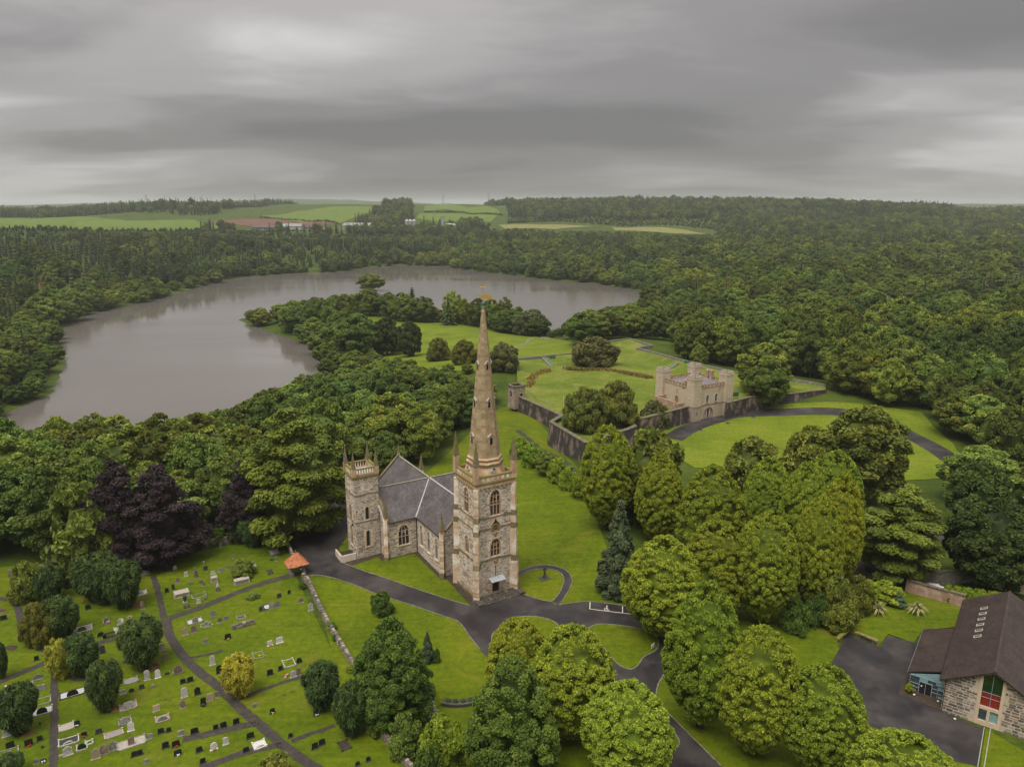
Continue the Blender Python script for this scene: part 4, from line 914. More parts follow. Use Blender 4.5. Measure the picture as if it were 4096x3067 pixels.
# beyond those: masses that nobody could count
def forest(name, label, rows, meshes, H, Wd, seed):
    g = np.random.default_rng(seed); n = len(rows)
    P = np.array([(r[0], r[1], r[2]-.2) for r in rows]); me = bpy.data.meshes.new(name)
    me.vertices.add(n); me.vertices.foreach_set('co', P.astype(np.float32).ravel())
    a = me.attributes.new('tsize', 'FLOAT_VECTOR', 'POINT'); a.data.foreach_set('vector', np.array([(r[4]/Wd, r[4]/Wd, r[3]/H) for r in rows], np.float32).ravel())
    a = me.attributes.new('tspin', 'FLOAT_VECTOR', 'POINT'); a.data.foreach_set('vector', np.stack([np.zeros(n), np.zeros(n), g.uniform(0, 6.28, n)], 1).astype(np.float32).ravel())
    a = me.attributes.new('tkind', 'INT', 'POINT'); a.data.foreach_set('value', g.integers(0, len(meshes), n).astype(np.int32))
    o = link(name, me); tag(o, label, 'wood', kind='stuff')
    ng = bpy.data.node_groups.new(name, 'GeometryNodeTree')
    ng.interface.new_socket('Geometry', in_out='INPUT', socket_type='NodeSocketGeometry'); ng.interface.new_socket('Geometry', in_out='OUTPUT', socket_type='NodeSocketGeometry')
    gi = ng.nodes.new('NodeGroupInput'); go = ng.nodes.new('NodeGroupOutput'); jn = ng.nodes.new('GeometryNodeJoinGeometry')
    srcs = []
    for m_ in meshes:
        src = next(ob for ob in bpy.data.objects if ob.data is m_); srcs.append(src)
    for src in reversed(srcs):
        oi = ng.nodes.new('GeometryNodeObjectInfo'); oi.inputs['Object'].default_value = src; oi.inputs['As Instance'].default_value = True; oi.transform_space = 'ORIGINAL'
        ng.links.new(oi.outputs['Geometry'], jn.inputs[0])
    ip = ng.nodes.new('GeometryNodeInstanceOnPoints'); ip.inputs['Pick Instance'].default_value = True
    def attr(nm, ty):
        q = ng.nodes.new('GeometryNodeInputNamedAttribute'); q.data_type = ty; q.inputs[0].default_value = nm; return q.outputs[0]
    m2p = ng.nodes.new('GeometryNodeMeshToPoints'); ng.links.new(gi.outputs[0], m2p.inputs[0])
    ng.links.new(m2p.outputs[0], ip.inputs['Points']); ng.links.new(jn.outputs[0], ip.inputs['Instance'])
    ng.links.new(attr('tkind', 'INT'), ip.inputs['Instance Index']); ng.links.new(attr('tsize', 'FLOAT_VECTOR'), ip.inputs['Scale']); ng.links.new(attr('tspin', 'FLOAT_VECTOR'), ip.inputs['Rotation'])
    ng.links.new(ip.outputs[0], go.inputs[0])
    md = o.modifiers.new('trees', 'NODES'); md.node_group = ng
    return o
rest = [r for r in recs if id(r) not in ids]
def used(k): 
    out = [m_ for m_ in KIND[k][0] if any(ob.data is m_ for ob in bpy.data.objects)]
    return out
# make sure every light crown stands somewhere in view
for k, nm in (('wood', 'woodland_tree'), ('farspruce', 'spruce_tree')):
    for i, m_ in enumerate(KIND[k][0]):
        if not any(ob.data is m_ for ob in bpy.data.objects):
            r = next(q for q in rest if (q[5] == (0 if k == 'wood' else 1)) and vis(q)); rest.remove(r)
            plant(k, r[0], r[1], r[3], r[4], nm, 'slender tree at the near edge of the far woods' if k == 'wood' else 'spruce at the near edge of the far plantation', 'tree', 'edge trees of the far woods', r[2], var=i)
forest('broadleaf_wood', 'distant broadleaf woods over the hills beyond the lake', [r for r in rest if r[5] == 0 and r[7] > 950], KIND['wood'][0], *KIND['wood'][2:], 1)
forest('broadleaf_wood', 'dense broadleaf woods round the lake and behind the fort', [r for r in rest if r[5] == 0 and r[7] <= 950], KIND['broad'][0], *KIND['broad'][2:], 3)
forest('conifer_wood', 'distant conifer plantations beyond the lake and over the hills', [r for r in rest if r[5] != 0], KIND['farspruce'][0], *KIND['farspruce'][2:], 2)
print('trees', len(near_b), len(near_c), len(near_l), 'rest', len(rest), 'empties', _tc[0])
# ================================================================ masonry helpers
def arch(cx, z0, z1, w, n=6):
    """pointed-arch outline (u, v), spring at 60 percent"""
    sp = max(z1-w*.95, z0+(z1-z0)*.35); P = [(cx-w/2, z0), (cx+w/2, z0)]
    H = z1-sp
    for i in range(n+1):
        t = i/n; P.append((cx+w/2*math.cos(t*math.pi/2)**.8 if t < 1 else cx, sp+H*math.sin(t*math.pi/2)**.9))
    for i in range(n-1, -1, -1):
        t = i/n; P.append((cx-w/2*math.cos(t*math.pi/2)**.8, sp+H*math.sin(t*math.pi/2)**.9))
    return P
def rect(u0, u1, v0, v1): return [(u0, v0), (u1, v0), (u1, v1), (u0, v1)]
def grow(P, d):
    cx = sum(p[0] for p in P)/len(P); out = []
    n = len(P)
    for i in range(n):
        a, b, c = P[i-1], P[i], P[(i+1) % n]
        e1 = Vector((b[0]-a[0], b[1]-a[1])); e2 = Vector((c[0]-b[0], c[1]-b[1]))
        n1 = Vector((e1.y, -e1.x)).normalized() if e1.length > 1e-6 else Vector((0, 0)); n2 = Vector((e2.y, -e2.x)).normalized() if e2.length > 1e-6 else n1
        m = (n1+n2); m = m.normalized() if m.length > 1e-6 else n1
        k = min(1.8, 1/max(.4, m.dot(n1))); out.append((b[0]+m.x*d*k, b[1]+m.y*d*k))
    return out
class Wall:
    """a wall face in its parent's space: origin O, direction U (to the right seen from outside); outline/holes in (u, v)"""
    def __init__(s, O, U):
        s.O = Vector(O); s.U = Vector((U[0], U[1], 0)).normalized(); s.N = Vector((s.U.y, -s.U.x, 0))
    def p(s, u, v, d=0.): return tuple(s.O+s.U*u+Vector((0, 0, v))+s.N*d)
    def face(s, parent, outline, holes, m, name='wall', depth=.35):
        mb = MB(); loops = [outline]+[h[::-1] for h in holes]; flat = [p for l in loops for p in l]
        tr = tessellate_polygon([[Vector((*q, 0)) for q in l] for l in loops])
        fs = []
        for t in tr:
            a, b, c = (Vector(flat[i]) for i in t)
            fs.append(t if (b-a).cross(c-a) > 0 else t[::-1])
        mb.add([s.p(*q) for q in flat], fs)
        for h in holes:                      # reveals
            n = len(h); mb.add([s.p(*q) for q in h]+[s.p(*q, -depth) for q in h], [((i+1) % n, i, n+i, n+(i+1) % n) for i in range(n)])
        return mb.build(name, m, parent)
    def slab(s, mb, outline, d0, d1):
        n = len(outline); tr = tessellate_polygon([[Vector((*q, 0)) for q in outline]])
        vs = [s.p(*q, d0) for q in outline]+[s.p(*q, d1) for q in outline]; fs = []
        for t in tr:
            a, b, c = (Vector(outline[i]) for i in t)
            t = t if (b-a).cross(c-a) > 0 else t[::-1]
            fs.append(tuple(i+n for i in t)); fs.append(t[::-1])
        ar = sum(outline[i][0]*outline[(i+1) % n][1]-outline[(i+1) % n][0]*outline[i][1] for i in range(n))
        for i in range(n):
            q = (i, (i+1) % n, n+(i+1) % n, n+i); fs.append(q if ar > 0 else q[::-1])
        mb.add(vs, fs); return mb
    def frame(s, mb, inner, w, d0, d1):
        o = grow(inner, w); n = len(inner)
        vs = [s.p(*q, d1) for q in inner]+[s.p(*q, d1) for q in o]+[s.p(*q, d0) for q in inner]+[s.p(*q, d0) for q in o]
        fs = []
        for i in range(n):
            j = (i+1) % n; fs += [(i, n+i, n+j, j), (n+i, 3*n+i, 3*n+j, n+j), (j, 2*n+j, 2*n+i, i)]
        mb.add(vs, fs); return mb
    def bar(s, mb, u0, u1, v0, v1, d0, d1): return s.slab(mb, rect(u0, u1, v0, v1), d0, d1)
def rubble(wall, outline, holes, rng, pieces, size=1., frames=.22, vis=1.):
    us = [p[0] for p in outline]; vs_ = [p[1] for p in outline]; u0, u1, v0, v1 = min(us), max(us), min(vs_), max(vs_)
    v = v0+.04; C = []
    while v < v1-.1:
        h = rng.uniform(.2, .44)*size; u = u0+rng.uniform(.0, .3)*size
        while u < u1-.1:
            w = rng.uniform(.3, .95)*size*(1.15 if h > .3*size else .85); w = min(w, u1-.03-u)
            if w > .16: C.append((u, v, w, h*rng.uniform(.82, 1.)))
            u += w+rng.uniform(.06, .11)*size
        v += h+.075*size
    A = np.array(C); cu = A[:, 0]+A[:, 2]/2; cv = A[:, 1]+A[:, 3]/2
    ok = np.ones(len(A), bool)
    for du, dv in ((0, 0), (-.46, -.46), (.46, -.46), (.46, .46), (-.46, .46)):
        x = cu+du*A[:, 2]; y = cv+dv*A[:, 3]
        ok &= sdist(outline, x, y) < -.01
        for h in holes: ok &= sdist(h, x, y) > (frames if du else frames+.08)
    for (u, v, w, h) in A[ok]:
        j = lambda: rng.uniform(-.045, .045)*size; d = rng.uniform(.025, .055)
        q = [(u+j(), v+j()*.7), (u+w+j(), v+j()*.7), (u+w+j(), v+h+j()*.7), (u+j(), v+h+j()*.7)]
        b = .035*size; qi = [(q[0][0]+b, q[0][1]+b), (q[1][0]-b, q[1][1]+b), (q[2][0]-b, q[2][1]-b), (q[3][0]+b, q[3][1]-b)]
        pieces.append((w*h*vis, [wall.p(*t, -.01) for t in q]+[wall.p(*t, d) for t in qi]))
HEXF = [(4, 5, 6, 7), (0, 1, 5, 4), (1, 2, 6, 5), (2, 3, 7, 6), (3, 0, 4, 7)]
def emit(parent, pieces, m, name='stone', single=300, stuffname=None):
    """the largest pieces become parts of their own, the rest one part"""
    pieces.sort(key=lambda p: -p[0])
    for a, q in pieces[:single]:
        c = Vector((0, 0, 0))
        for p in q: c += Vector(p)/8
        me = bpy.data.meshes.new(name); me.from_pydata([tuple(Vector(p)-c) for p in q], [], HEXF); me.materials.append(m)
        o = bpy.data.objects.new(name, me); COL.objects.link(o); o.parent = parent; o.location = c
    if len(pieces) > single:
        mb = MB()
        for a, q in pieces[single:]: mb.add(q, HEXF)
        o = mb.build(stuffname or name+'s', m, parent); o['kind'] = 'stuff'
def window(parent, wall, cx, z0, z1, w, lights=2, fm='sand', louv=False, depth=.3, fw=.2, proud=.06, transom=None, name='window', tracery=True, gm='glass_dark'):
    inner = arch(cx, z0, z1, w); mb = MB(); wall.frame(mb, inner, fw, -.02, proud); o = mb.build(name, M[fm], parent)
    mb = MB(); wall.slab(mb, inner, -depth-.05, -depth); mb.build('glass', M[gm], o)
    sp = max(z1-w*.95, z0+(z1-z0)*.35)
    for i in range(1, lights):
        u = cx-w/2+w*i/lights; mb = MB(); wall.bar(mb, u-.07, u+.07, z0, sp+(z1-sp)*.35, -depth, -.08); mb.build('mullion', M[fm], o)
    if tracery and lights > 1:
        for i in range(lights):
            lw = w/lights; mb = MB(); a = arch(cx-w/2+lw*(i+.5), sp-.25*lw, sp+(z1-sp)*.48, lw*.78, 4)
            wall.frame(mb, a[2:-1] if False else a, .075, -depth, -.1); mb.build('tracery', M[fm], o)
        mb = MB(); wall.frame(mb, arch(cx, sp+(z1-sp)*.32, sp+(z1-sp)*.86, w*.3, 3), .07, -depth, -.1); mb.build('tracery', M[fm], o)
    if transom: mb = MB(); wall.bar(mb, cx-w/2, cx+w/2, transom-.09, transom+.09, -depth, -.09); mb.build('transom', M[fm], o)
    if louv:
        k = int((sp-z0)/.34)
        for i in range(k):
            z = z0+.1+i*.34; mb = MB(); wall.bar(mb, cx-w/2+.04, cx+w/2-.04, z, z+.2, -depth+.01, -depth+.1); mb.build('louvre', M['louvre'], o)
    mb = MB(); wall.bar(mb, cx-w/2-fw-.1, cx+w/2+fw+.1, z0-.22, z0-.02, -.02, .16); mb.build('sill', M[fm], o)
    return o
def pinnacle(parent, x, y, z0, zs, z1, w, m='sand', name='pinnacle'):
    mb = MB(); h = w/2
    mb.prism([(x-h, y-h), (x+h, y-h), (x+h, y+h), (x-h, y+h)], z0, zs)
    o = mb.build(name, M[m], parent)
    k = h*1.22; mb = MB(); mb.prism([(x-k, y-k), (x+k, y-k), (x+k, y+k), (x-k, y+k)], zs, zs+.18); mb.build('collar', M['sand_dark'], o)
    k = h*1.02; mb = MB(); mb.prism([(x-k, y-k), (x+k, y-k), (x+k, y+k), (x-k, y+k)], zs+.18, z1, [(x-.05, y-.05), (x+.05, y-.05), (x+.05, y+.05), (x-.05, y+.05)]); mb.build('spirelet', M['sand_dark'], o)
    mb = MB(); mb.lathe((x, y, z1-.05), [(.06, 0), (.13, .1), (.1, .22), (.02, .3)], 6); mb.build('finial', M['sand_dark'], o)
    return o

# ================================================================ church
CH = empty('church', (-5.7, 148.4, 0), math.radians(31), 'cruciform stone church with tall sandstone spire, slate roofs and a smaller south tower', 'church')
rng = random.Random(5); ST = []
T = 4.35; TB, TT = -.2, 24.8
faces = {'front': Wall((-T, -T, 0), (1, 0)), 'left': Wall((-T, T, 0), (0, -1)), 'right': Wall((T, -T, 0), (0, 1)), 'back': Wall((T, T, 0), (-1, 0))}
out = rect(0, 2*T, TB, TT); mid = T
h_front = [arch(mid, .45, 3.3, 1.75), arch(mid, 9.0, 12.8, 2.2), arch(mid, 18.1, 23.5, 2.35)]
h_left = [arch(mid-.1, 8.9, 12.8, 1.5), arch(mid-.1, 18.1, 23.5, 1.9)]
wl = {}
for k, hl in (('front', h_front), ('left', h_left), ('right', h_left), ('back', [])):
    wl[k] = faces[k].face(CH, out, hl, M['mortar'], 'tower_wall')
    extra = [rect(mid-.8, mid+.8, 12.9, 17.2), rect(mid-.85, mid+.85, 7.0, 8.4)] if k == 'front' else []
    rubble(faces[k], out, hl+extra, rng, ST, 1., .24, {'front': 1.5, 'left': 1.2}.get(k, .2))
for z, pr, th in ((8.6, .16, .26), (15.5, .14, .22), (18.0, .14, .24)):
    k = T+pr; MB().box((-k, -k, z-th), (k, k, z)).build('string_course', M['sand_dark'], CH)
k = T+.30; MB().box((-k, -k, 24.55), (k, k, 24.85)).build('cornice', M['sand'], CH)
k = T+.18; MB().box((-k, -k, 24.85), (k, k, 25.35)).build('frieze', M['sand'], CH)
k = T+.42; MB().box((-k, -k, 25.35), (k, k, 25.62)).build('cornice', M['moss'], CH)
for i in range(9):
    for wk in ('front', 'left', 'right', 'back'):
        mb = MB(); u = .35+i*(2*T-.7)/8; faces[wk].bar(mb, u-.24, u+.24, 24.0, 24.55, -.02, .2); mb.build('corbel', M['sand'], CH)
# parapet: four sides with recessed panels
k = T+.2
for wk in ('front', 'left', 'right', 'back'):
    f = faces[wk]; mb = MB(); f.bar(mb, -.2, 2*T+.2, 25.62, 26.75, -.35, .2); o = mb.build('parapet', M['sand'], CH)
    for i in range(8):
        u = .3+i*(2*T-.6)/7.; mb = MB(); f.bar(mb, u-.3, u+.3, 25.8, 26.5, .2, .27); mb.build('panel', M['sand_pale'], o)
    mb = MB(); f.bar(mb, -.28, 2*T+.28, 26.75, 26.95, -.45, .28); mb.build('coping', M['moss'], o)
MB().box((-T, -T, 25.7), (T, T, 26.0)).build('tower_roof', M['flagged'], CH)
# diagonal buttresses, three stages with sloping tops
for sx, sy in ((-1, -1), (1, -1), (1, 1), (-1, 1)):
    D = Vector((sx, sy)).normalized(); V = Vector((-D.y, D.x)); c = Vector((sx*T, sy*T))
    b = MB(); pale = M['sand_pale']
    for zz0, zz1, pr, hw in ((-.2, 7.2, 1.05, .66), (7.2, 14.6, .75, .58), (14.6, 17.4, .66, .55), (17.4, 24.5, .52, .52)):
        cc = c+D*(pr/2-.35); mb = MB(); mb.obox(cc, V, D, hw, pr/2+.35, zz0, zz1); o = mb.build('buttress', pale, CH)
        # courses of dressed stone proud of the face
        nz = int((zz1-zz0)/.62)
        for i in range(nz):
            if rng.random() < .62:
                zc = zz0+.1+i*.62; wv = hw*rng.uniform(.9, 1.04); mb = MB(); mb.obox(cc+D*.012, V, D, wv, pr/2+.35, zc, zc+.5); mb.build('quoin', M[rng.choice(('sand', 'sand_pale', 'sand_pale', 'sand'))], o)
    for z, p0, p1, hw in ((7.2, 1.1, .7, .7), (14.6, .8, .62, .62), (17.4, .72, .5, .59)):
        mb = MB(); P = [c+D*a+V*bb for a, bb in ((-.4, -hw), (p0, -hw), (p0, hw), (-.4, hw))]; Q = [c+D*a+V*bb for a, bb in ((-.4, -hw), (p1, -hw), (p1, hw), (-.4, hw))]
        mb.prism([tuple(x) for x in P], z, z+1.2, [tuple(x) for x in Q]); mb.build('weathering', M['sand_dark'], CH)
    pinnacle(CH, sx*(T+.05), sy*(T+.05), 25.6, 29.6, 34.2, 1.0)
# plinth, steps, door
M['step_stone'] = mat('worn_step', (.10, .085, .068), (.055, .048, .038), .9, 1.4, 5, .3, 8, .2, (.25, .22, .17), 1.1, (.6, .72))
MB().prism([(-T-.55, -T-.55), (T+.55, -T-.55), (T+.55, T), (-T-.55, T)], -.3, .85).build('plinth', M['sand_dark'], CH)
for i in range(5):
    MB().box((-4.0-.12*i, -T-.5-.48*(i+1), -.3), (4.0+.12*i, -T-.5-.48*i, .86-.145*i)).build('step', M['step_stone'], CH)
for sx in (-1, 1): MB().box((sx*4.9-.65, -T-3.0, -.3), (sx*4.9+.65, -T-.4, .62)).build('step_block', M['step_stone'], CH)
fr = faces['front']
mb = MB(); fr.frame(mb, arch(mid, .45, 3.3, 1.75), .3, -.02, .14); d_ = mb.build('doorway', M['sand'], CH)
for s_ in (-1, 1):
    mb = MB(); fr.slab(mb, rect(mid+s_*.44-.42, mid+s_*.44+.42, .5, 2.6), -.34, -.26); mb.build('door_leaf', M['door'], d_)
mb = MB(); fr.slab(mb, [p for p in arch(mid, 2.6, 3.3, 1.75)], -.34, -.28); mb.build('tympanum', M['door'], d_)
# glass canopy and handrails
cn = MB()
fr_p = fr.p
for i in range(5):
    mb = MB(); u = mid-1.7+i*.68; mb.add([fr_p(u+.03, 4.35, .1), fr_p(u+.65, 4.35, .1), fr_p(u+.65, 3.9, 1.5), fr_p(u+.03, 3.9, 1.5), fr_p(u+.03, 4.38, .1), fr_p(u+.65, 4.38, .1), fr_p(u+.65, 3.93, 1.5), fr_p(u+.03, 3.93, 1.5)],
        [(3, 2, 1, 0), (4, 5, 6, 7), (0, 1, 5, 4), (1, 2, 6, 5), (2, 3, 7, 6), (3, 0, 4, 7)]); mb.build('canopy_pane', mat('frosted_glass', (.42, .45, .47), (.32, .35, .37), .3, 1., spec=.5) if i == 0 else bpy.data.materials['frosted_glass'], CH)
MB().tube(fr_p(mid, 4.3, .05), fr_p(mid, 6.9, .08), .06).build('lamp_bracket', M['iron'], CH)
for s_ in (-1.35, 1.35):
    mb = MB(); mb.tube((s_, -T-.4, 1.85), (s_, -T-2.9, 1.1), .035); mb.tube((s_, -T-.5, .8), (s_, -T-.5, 1.83), .03); mb.tube((s_, -T-2.8, .0), (s_, -T-2.8, 1.14), .03); mb.build('handrail', M['sand_dark'], CH)
window(CH, fr, mid, 9.0, 12.8, 2.2, 3, 'sand', True)
window(CH, fr, mid, 18.1, 23.5, 2.35, 3, 'sand', True, transom=20.4)
window(CH, faces['left'], mid-.1, 8.9, 12.8, 1.5, 2, 'sand', True); window(CH, faces['left'], mid-.1, 18.1, 23.5, 1.9, 2, 'sand', True, transom=20.4)
window(CH, faces['right'], mid-.1, 8.9, 12.8, 1.5, 2, 'sand', True); window(CH, faces['right'], mid-.1, 18.1, 23.5, 1.9, 2, 'sand', True, transom=20.4)
mb = MB(); faces['left'].frame(mb, arch(mid, .7, 3.7, 1.4), .16, -.02, .07); mb.build('blind_arch', M['sand'], CH)
ogee = [(mid-.72, 14.9), (mid+.72, 14.9), (mid+.72, 16.1), (mid+.5, 16.5), (mid+.12, 16.8), (mid, 17.25), (mid-.12, 16.8), (mid-.5, 16.5), (mid-.72, 16.1)]
mb = MB(); faces['left'].slab(mb, ogee, -.01, .05); ol = mb.build('niche', M['sand_pale'], CH); mb = MB(); faces['left'].frame(mb, ogee, .14, -.01, .12); mb.build('hood', M['sand'], ol)
# clock
OG = [(mid-.95, 14.45), (mid+.95, 14.45), (mid+.95, 15.9), (mid+.6, 16.45), (mid+.2, 16.85), (mid, 17.5), (mid-.2, 16.85), (mid-.6, 16.45), (mid-.95, 15.9)]
M['clock_black'] = mat('clock_black', (.022, .018, .016), (.014, .012, .012), .5, 2.)
M['gold_paint'] = mat('gold_leaf_paint', (.55, .40, .14), (.42, .29, .09), .5, 3.)
mb = MB(); fr.slab(mb, OG, .0, .07); ck = mb.build('clock', M['clock_black'], CH)
mb = MB(); fr.frame(mb, OG, .16, .0, .16); mb.build('hood', M['sand'], ck)
cz = 15.38; circ = [(mid+.86*math.cos(a), cz+.86*math.sin(a)) for a in [i*math.pi/14 for i in range(28)]]
mb = MB(); fr.frame(mb, circ, .06, .07, .11); mb.build('dial_ring', M['gold_paint'], ck)
for i in range(12):
    a = i*math.pi/6; c_, s_ = math.cos(a), math.sin(a); wn = .05 if i in (3, 0) else .085
    q = [(mid+c_*r-s_*t, cz+s_*r+c_*t) for r, t in ((.52, -wn), (.78, -wn*1.2), (.78, wn*1.2), (.52, wn))]
    mb = MB(); fr.slab(mb, q, .07, .09); mb.build('numeral', M['gold_paint'], ck)
for ang, ln_, wn in ((math.radians(168), .72, .035), (math.radians(246), .5, .05)):
    c_, s_ = math.cos(ang), math.sin(ang); mb = MB(); fr.slab(mb, [(mid+c_*r-s_*t, cz+s_*r+c_*t) for r, t in ((-.15, -wn), (ln_, -wn*.5), (ln_, wn*.5), (-.15, wn))], .1, .12); mb.build('hand', M['gold_paint'], ck)
for z0_, z1_, w_ in ((13.05, 14.4, .78), (7.05, 8.3, .82)):
    mb = MB(); fr.slab(mb, rect(mid-w_, mid+w_, z0_, z1_), -.01, .1); pl = mb.build('plaque', M['sand'], CH); mb = MB(); fr.frame(mb, rect(mid-w_, mid+w_, z0_, z1_), .1, 0, .14); mb.build('plaque_frame', M['sand_pale'], pl)
    for dx, dz, r in ((-.3, .25, .2), (.3, .3, .2), (0, -.1, .3)): 
        mb = MB(); zc = (z0_+z1_)/2+dz; fr.slab(mb, [(mid+dx+r*math.cos(a), zc+r*.8*math.sin(a)) for a in [i*math.pi/4 for i in range(8)]], .1, .15); mb.build('carving', M['sand_dark'], pl)
# ---- spire
def oct_pts(r, rot=math.pi/8): return [(r*math.cos(rot+i*math.pi/4), r*math.sin(rot+i*math.pi/4)) for i in range(8)]
SP = MB(); R0 = 3.34; Z0, Z1 = 30.0, 60.4; R1 = .30
SP.prism(oct_pts(R0), Z0, Z1, oct_pts(R1)); sp_o = SP.build('spire', M['joint'], CH)
mb = MB(); sq8 = []
c_ = T-.1
for i in range(8):
    a = math.pi/8+i*math.pi/4; x, y = math.cos(a), math.sin(a); k = c_/max(abs(x), abs(y)); sq8.append((x*k*.98, y*k*.98))
mb.prism(sq8, 26.0, 28.4, oct_pts(3.75)); mb.build('broach', M['sand'], sp_o)
for z0_, z1_, ra, rb in ((28.4, 28.9, 3.95, 3.95), (28.9, 29.5, 3.9, 3.5), (29.5, 29.75, 3.72, 3.72), (29.75, 30.1, 3.68, 3.40)):
    mb = MB(); mb.prism(oct_pts(ra), z0_, z1_, oct_pts(rb)); mb.build('moulding', M['sand_dark'] if ra in (3.95, 3.72) else M['sand'], sp_o)
PB = []
zz = Z0+.12
while zz < 59.6:
    hh = .62 if zz < 45 else .56; t0 = (zz-Z0)/(Z1-Z0); t1 = (zz+hh-.025-Z0)/(Z1-Z0)
    for f_ in range(8):
        a0 = math.pi/8+f_*math.pi/4; a1 = a0+math.pi/4; am = (a0+a1)/2; nrm = Vector((math.cos(am), math.sin(am), .1))
        def pt(u, t):
            r = R0+(R1-R0)*t; p = Vector((math.cos(a0)*r, math.sin(a0)*r, Z0+(Z1-Z0)*t)); q = Vector((math.cos(a1)*r, math.sin(a1)*r, Z0+(Z1-Z0)*t)); return p.lerp(q, u)
        wd_ = 2*(R0+(R1-R0)*t0)*math.sin(math.pi/8); n = max(1, int(round(wd_/rng.uniform(.75, 1.05)))); off = rng.uniform(-.18, .18) if n > 1 else 0
        cuts = [0]+[(i+off)/n for i in range(1, n)]+[1]; g_ = .012/max(wd_, .2)
        for u0_, u1_ in zip(cuts[:-1], cuts[1:]):
            base = [pt(u0_+g_, t0), pt(u1_-g_, t0), pt(u1_-g_, t1), pt(u0_+g_, t1)]; d = rng.uniform(.015, .035)
            vis_ = 1.0 if math.cos(am-math.radians(239)) > .1 else .1
            PB.append(((u1_-u0_)*wd_*hh*vis_, [tuple(p-nrm*.01) for p in base]+[tuple(p+nrm*d) for p in base]))
    zz += hh
emit(sp_o, PB, M['block'], 'block', 300, 'blocks')
mb = MB(); mb.prism(oct_pts(R0*(1-12.6/30.4)+.16), 42.5, 42.75, oct_pts(R0*(1-12.75/30.4)+.10)); mb.build('band', M['lead'], sp_o)
for f_ in range(4):
    am = f_*math.pi/2; nx_, ny_ = math.cos(am), math.sin(am)
    for zc, sc_ in ((33.7, 1.), (41.2, .85), (48.8, .7)):
        r = (R0+(R1-R0)*(zc-Z0)/(Z1-Z0))*math.cos(math.pi/8); Wd = Wall((nx_*r+ny_*2, ny_*r-nx_*2, 0), (-ny_, nx_))
        hgt = 2.0*sc_; w_ = .58*sc_
        mb = MB(); Wd.slab(mb, rect(2-w_, 2+w_, zc-hgt/2, zc+hgt/2)[:2]+[(2+w_, zc+hgt/2-.2), (2, zc+hgt/2+.35), (2-w_, zc+hgt/2-.2)], -.6, .14); lu = mb.build('lucarne', M['sand'], sp_o)
        mb = MB(); Wd.slab(mb, arch(2, zc-hgt*.42, zc+hgt*.36, w_*1.1, 3), .14, .155); mb.build('opening', M['iron'], lu)
        for sg in (-1, 1):
            mb = MB(); Wd.slab(mb, [(2, zc+hgt/2+.3), (2, zc+hgt/2+.5), (2+sg*(w_+.16), zc+hgt/2-.14), (2+sg*(w_+.16), zc+hgt/2-.32)][::sg], -.6, .26); mb.build('gablet', M['lead'], lu)
    r = 4.0; Wd = Wall((nx_*3.85+ny_*2, ny_*3.85-nx_*2, 0), (-ny_, nx_))
    mb = MB(); Wd.slab(mb, [(2+.62*math.cos(a), 27.5+.42*math.sin(a)) for a in [i*math.pi/8 for i in range(16)]], -.3, .12); oc = mb.build('oculus', M['lead'], sp_o)
    mb = MB(); Wd.slab(mb, [(2+.35*math.cos(a), 27.85+.3*math.sin(a)) for a in [i*math.pi/6 for i in range(7)]], .12, .15); mb.build('opening', M['iron'], oc)
mb = MB(); mb.lathe((0, 0, 60.3), [(.36, 0), (.30, .35), (.14, .55), (.12, .85)], 8); mb.build('cap', M['verdigris'], sp_o)
mb = MB(); mb.lathe((0, 0, 60.95), [(.06, 0), (.26, .1), (.36, .3), (.36, .45), (.24, .65), (.06, .75)], 10); mb.build('ball', M['verdigris'], sp_o)
mb = MB(); mb.tube((0, 0, 61.6), (0, 0, 65.2), .06); 
A31 = -math.radians(31); ux, uy = math.cos(A31), math.sin(A31)
mb.tube((-ux*.55, -uy*.55, 64.55), (ux*.55, uy*.55, 64.55), .06); mb.build('cross', M['gold'], sp_o)
VW = Wall((0, 0, 0), (ux, uy)); mb = MB()
VW.slab(mb, [(.05, 62.35), (1.2, 62.15), (1.75, 62.05), (1.95, 62.25), (1.55, 62.4), (1.9, 62.55), (1.5, 62.85), (1.0, 62.95), (.4, 63.15), (.05, 63.15)], -.03, .03); mb.build('vane', M['gold'], sp_o)
mb = MB(); VW.slab(mb, [(-.05, 62.35), (-.2, 62.4), (-1.35, 62.85), (-1.25, 63.05), (-.35, 62.65), (-.5, 63.05), (-.3, 63.0), (-.05, 62.75)], -.03, .03); mb.build('vane_pointer', M['gold'], sp_o)

# ---- nave and transepts
HW, EZ, RZ, CB = 6.35, 9.9, 15.9, 27.9; A0, A1, B0, B1 = -13.9, 13.9, 8.0, 47.0; GB = .6
def seg(O, U, length, wins, gable=False, vis=1.):
    w = Wall(O, U); hl = [arch(u, z0, z1, ww) for u, z0, z1, ww, n_ in wins]
    o_ = rect(0, length, 0, EZ) if not gable else [(0, 0), (length, 0), (length, EZ), (length/2, RZ), (0, EZ)]
    w.face(CH, o_, hl, M['mortar'], 'wall'); rubble(w, o_, hl, rng, ST, 1., .24, vis)
    for u, z0, z1, ww, n_ in wins: window(CH, w, u, z0, z1, ww, n_, 'sand_pale', False, .22, .18, .05)
    return w
seg((-HW, CB-HW, 0), (0, -1), CB-HW-B0, [(2.6, 3.2, 8.3, 1.5, 2), (6.6, 3.2, 8.3, 1.5, 2), (10.6, 3.2, 8.3, 1.5, 2)], vis=1.2)
seg((A0, CB-HW, 0), (1, 0), -HW-A0, [(4.2, 3.4, 8.2, 2.6, 3)], vis=1.3)
seg((A0, CB+HW, 0), (0, -1), 2*HW, [], True, .6)
seg((-HW, B0, 0), (1, 0), 2*HW, [], True, 1.)
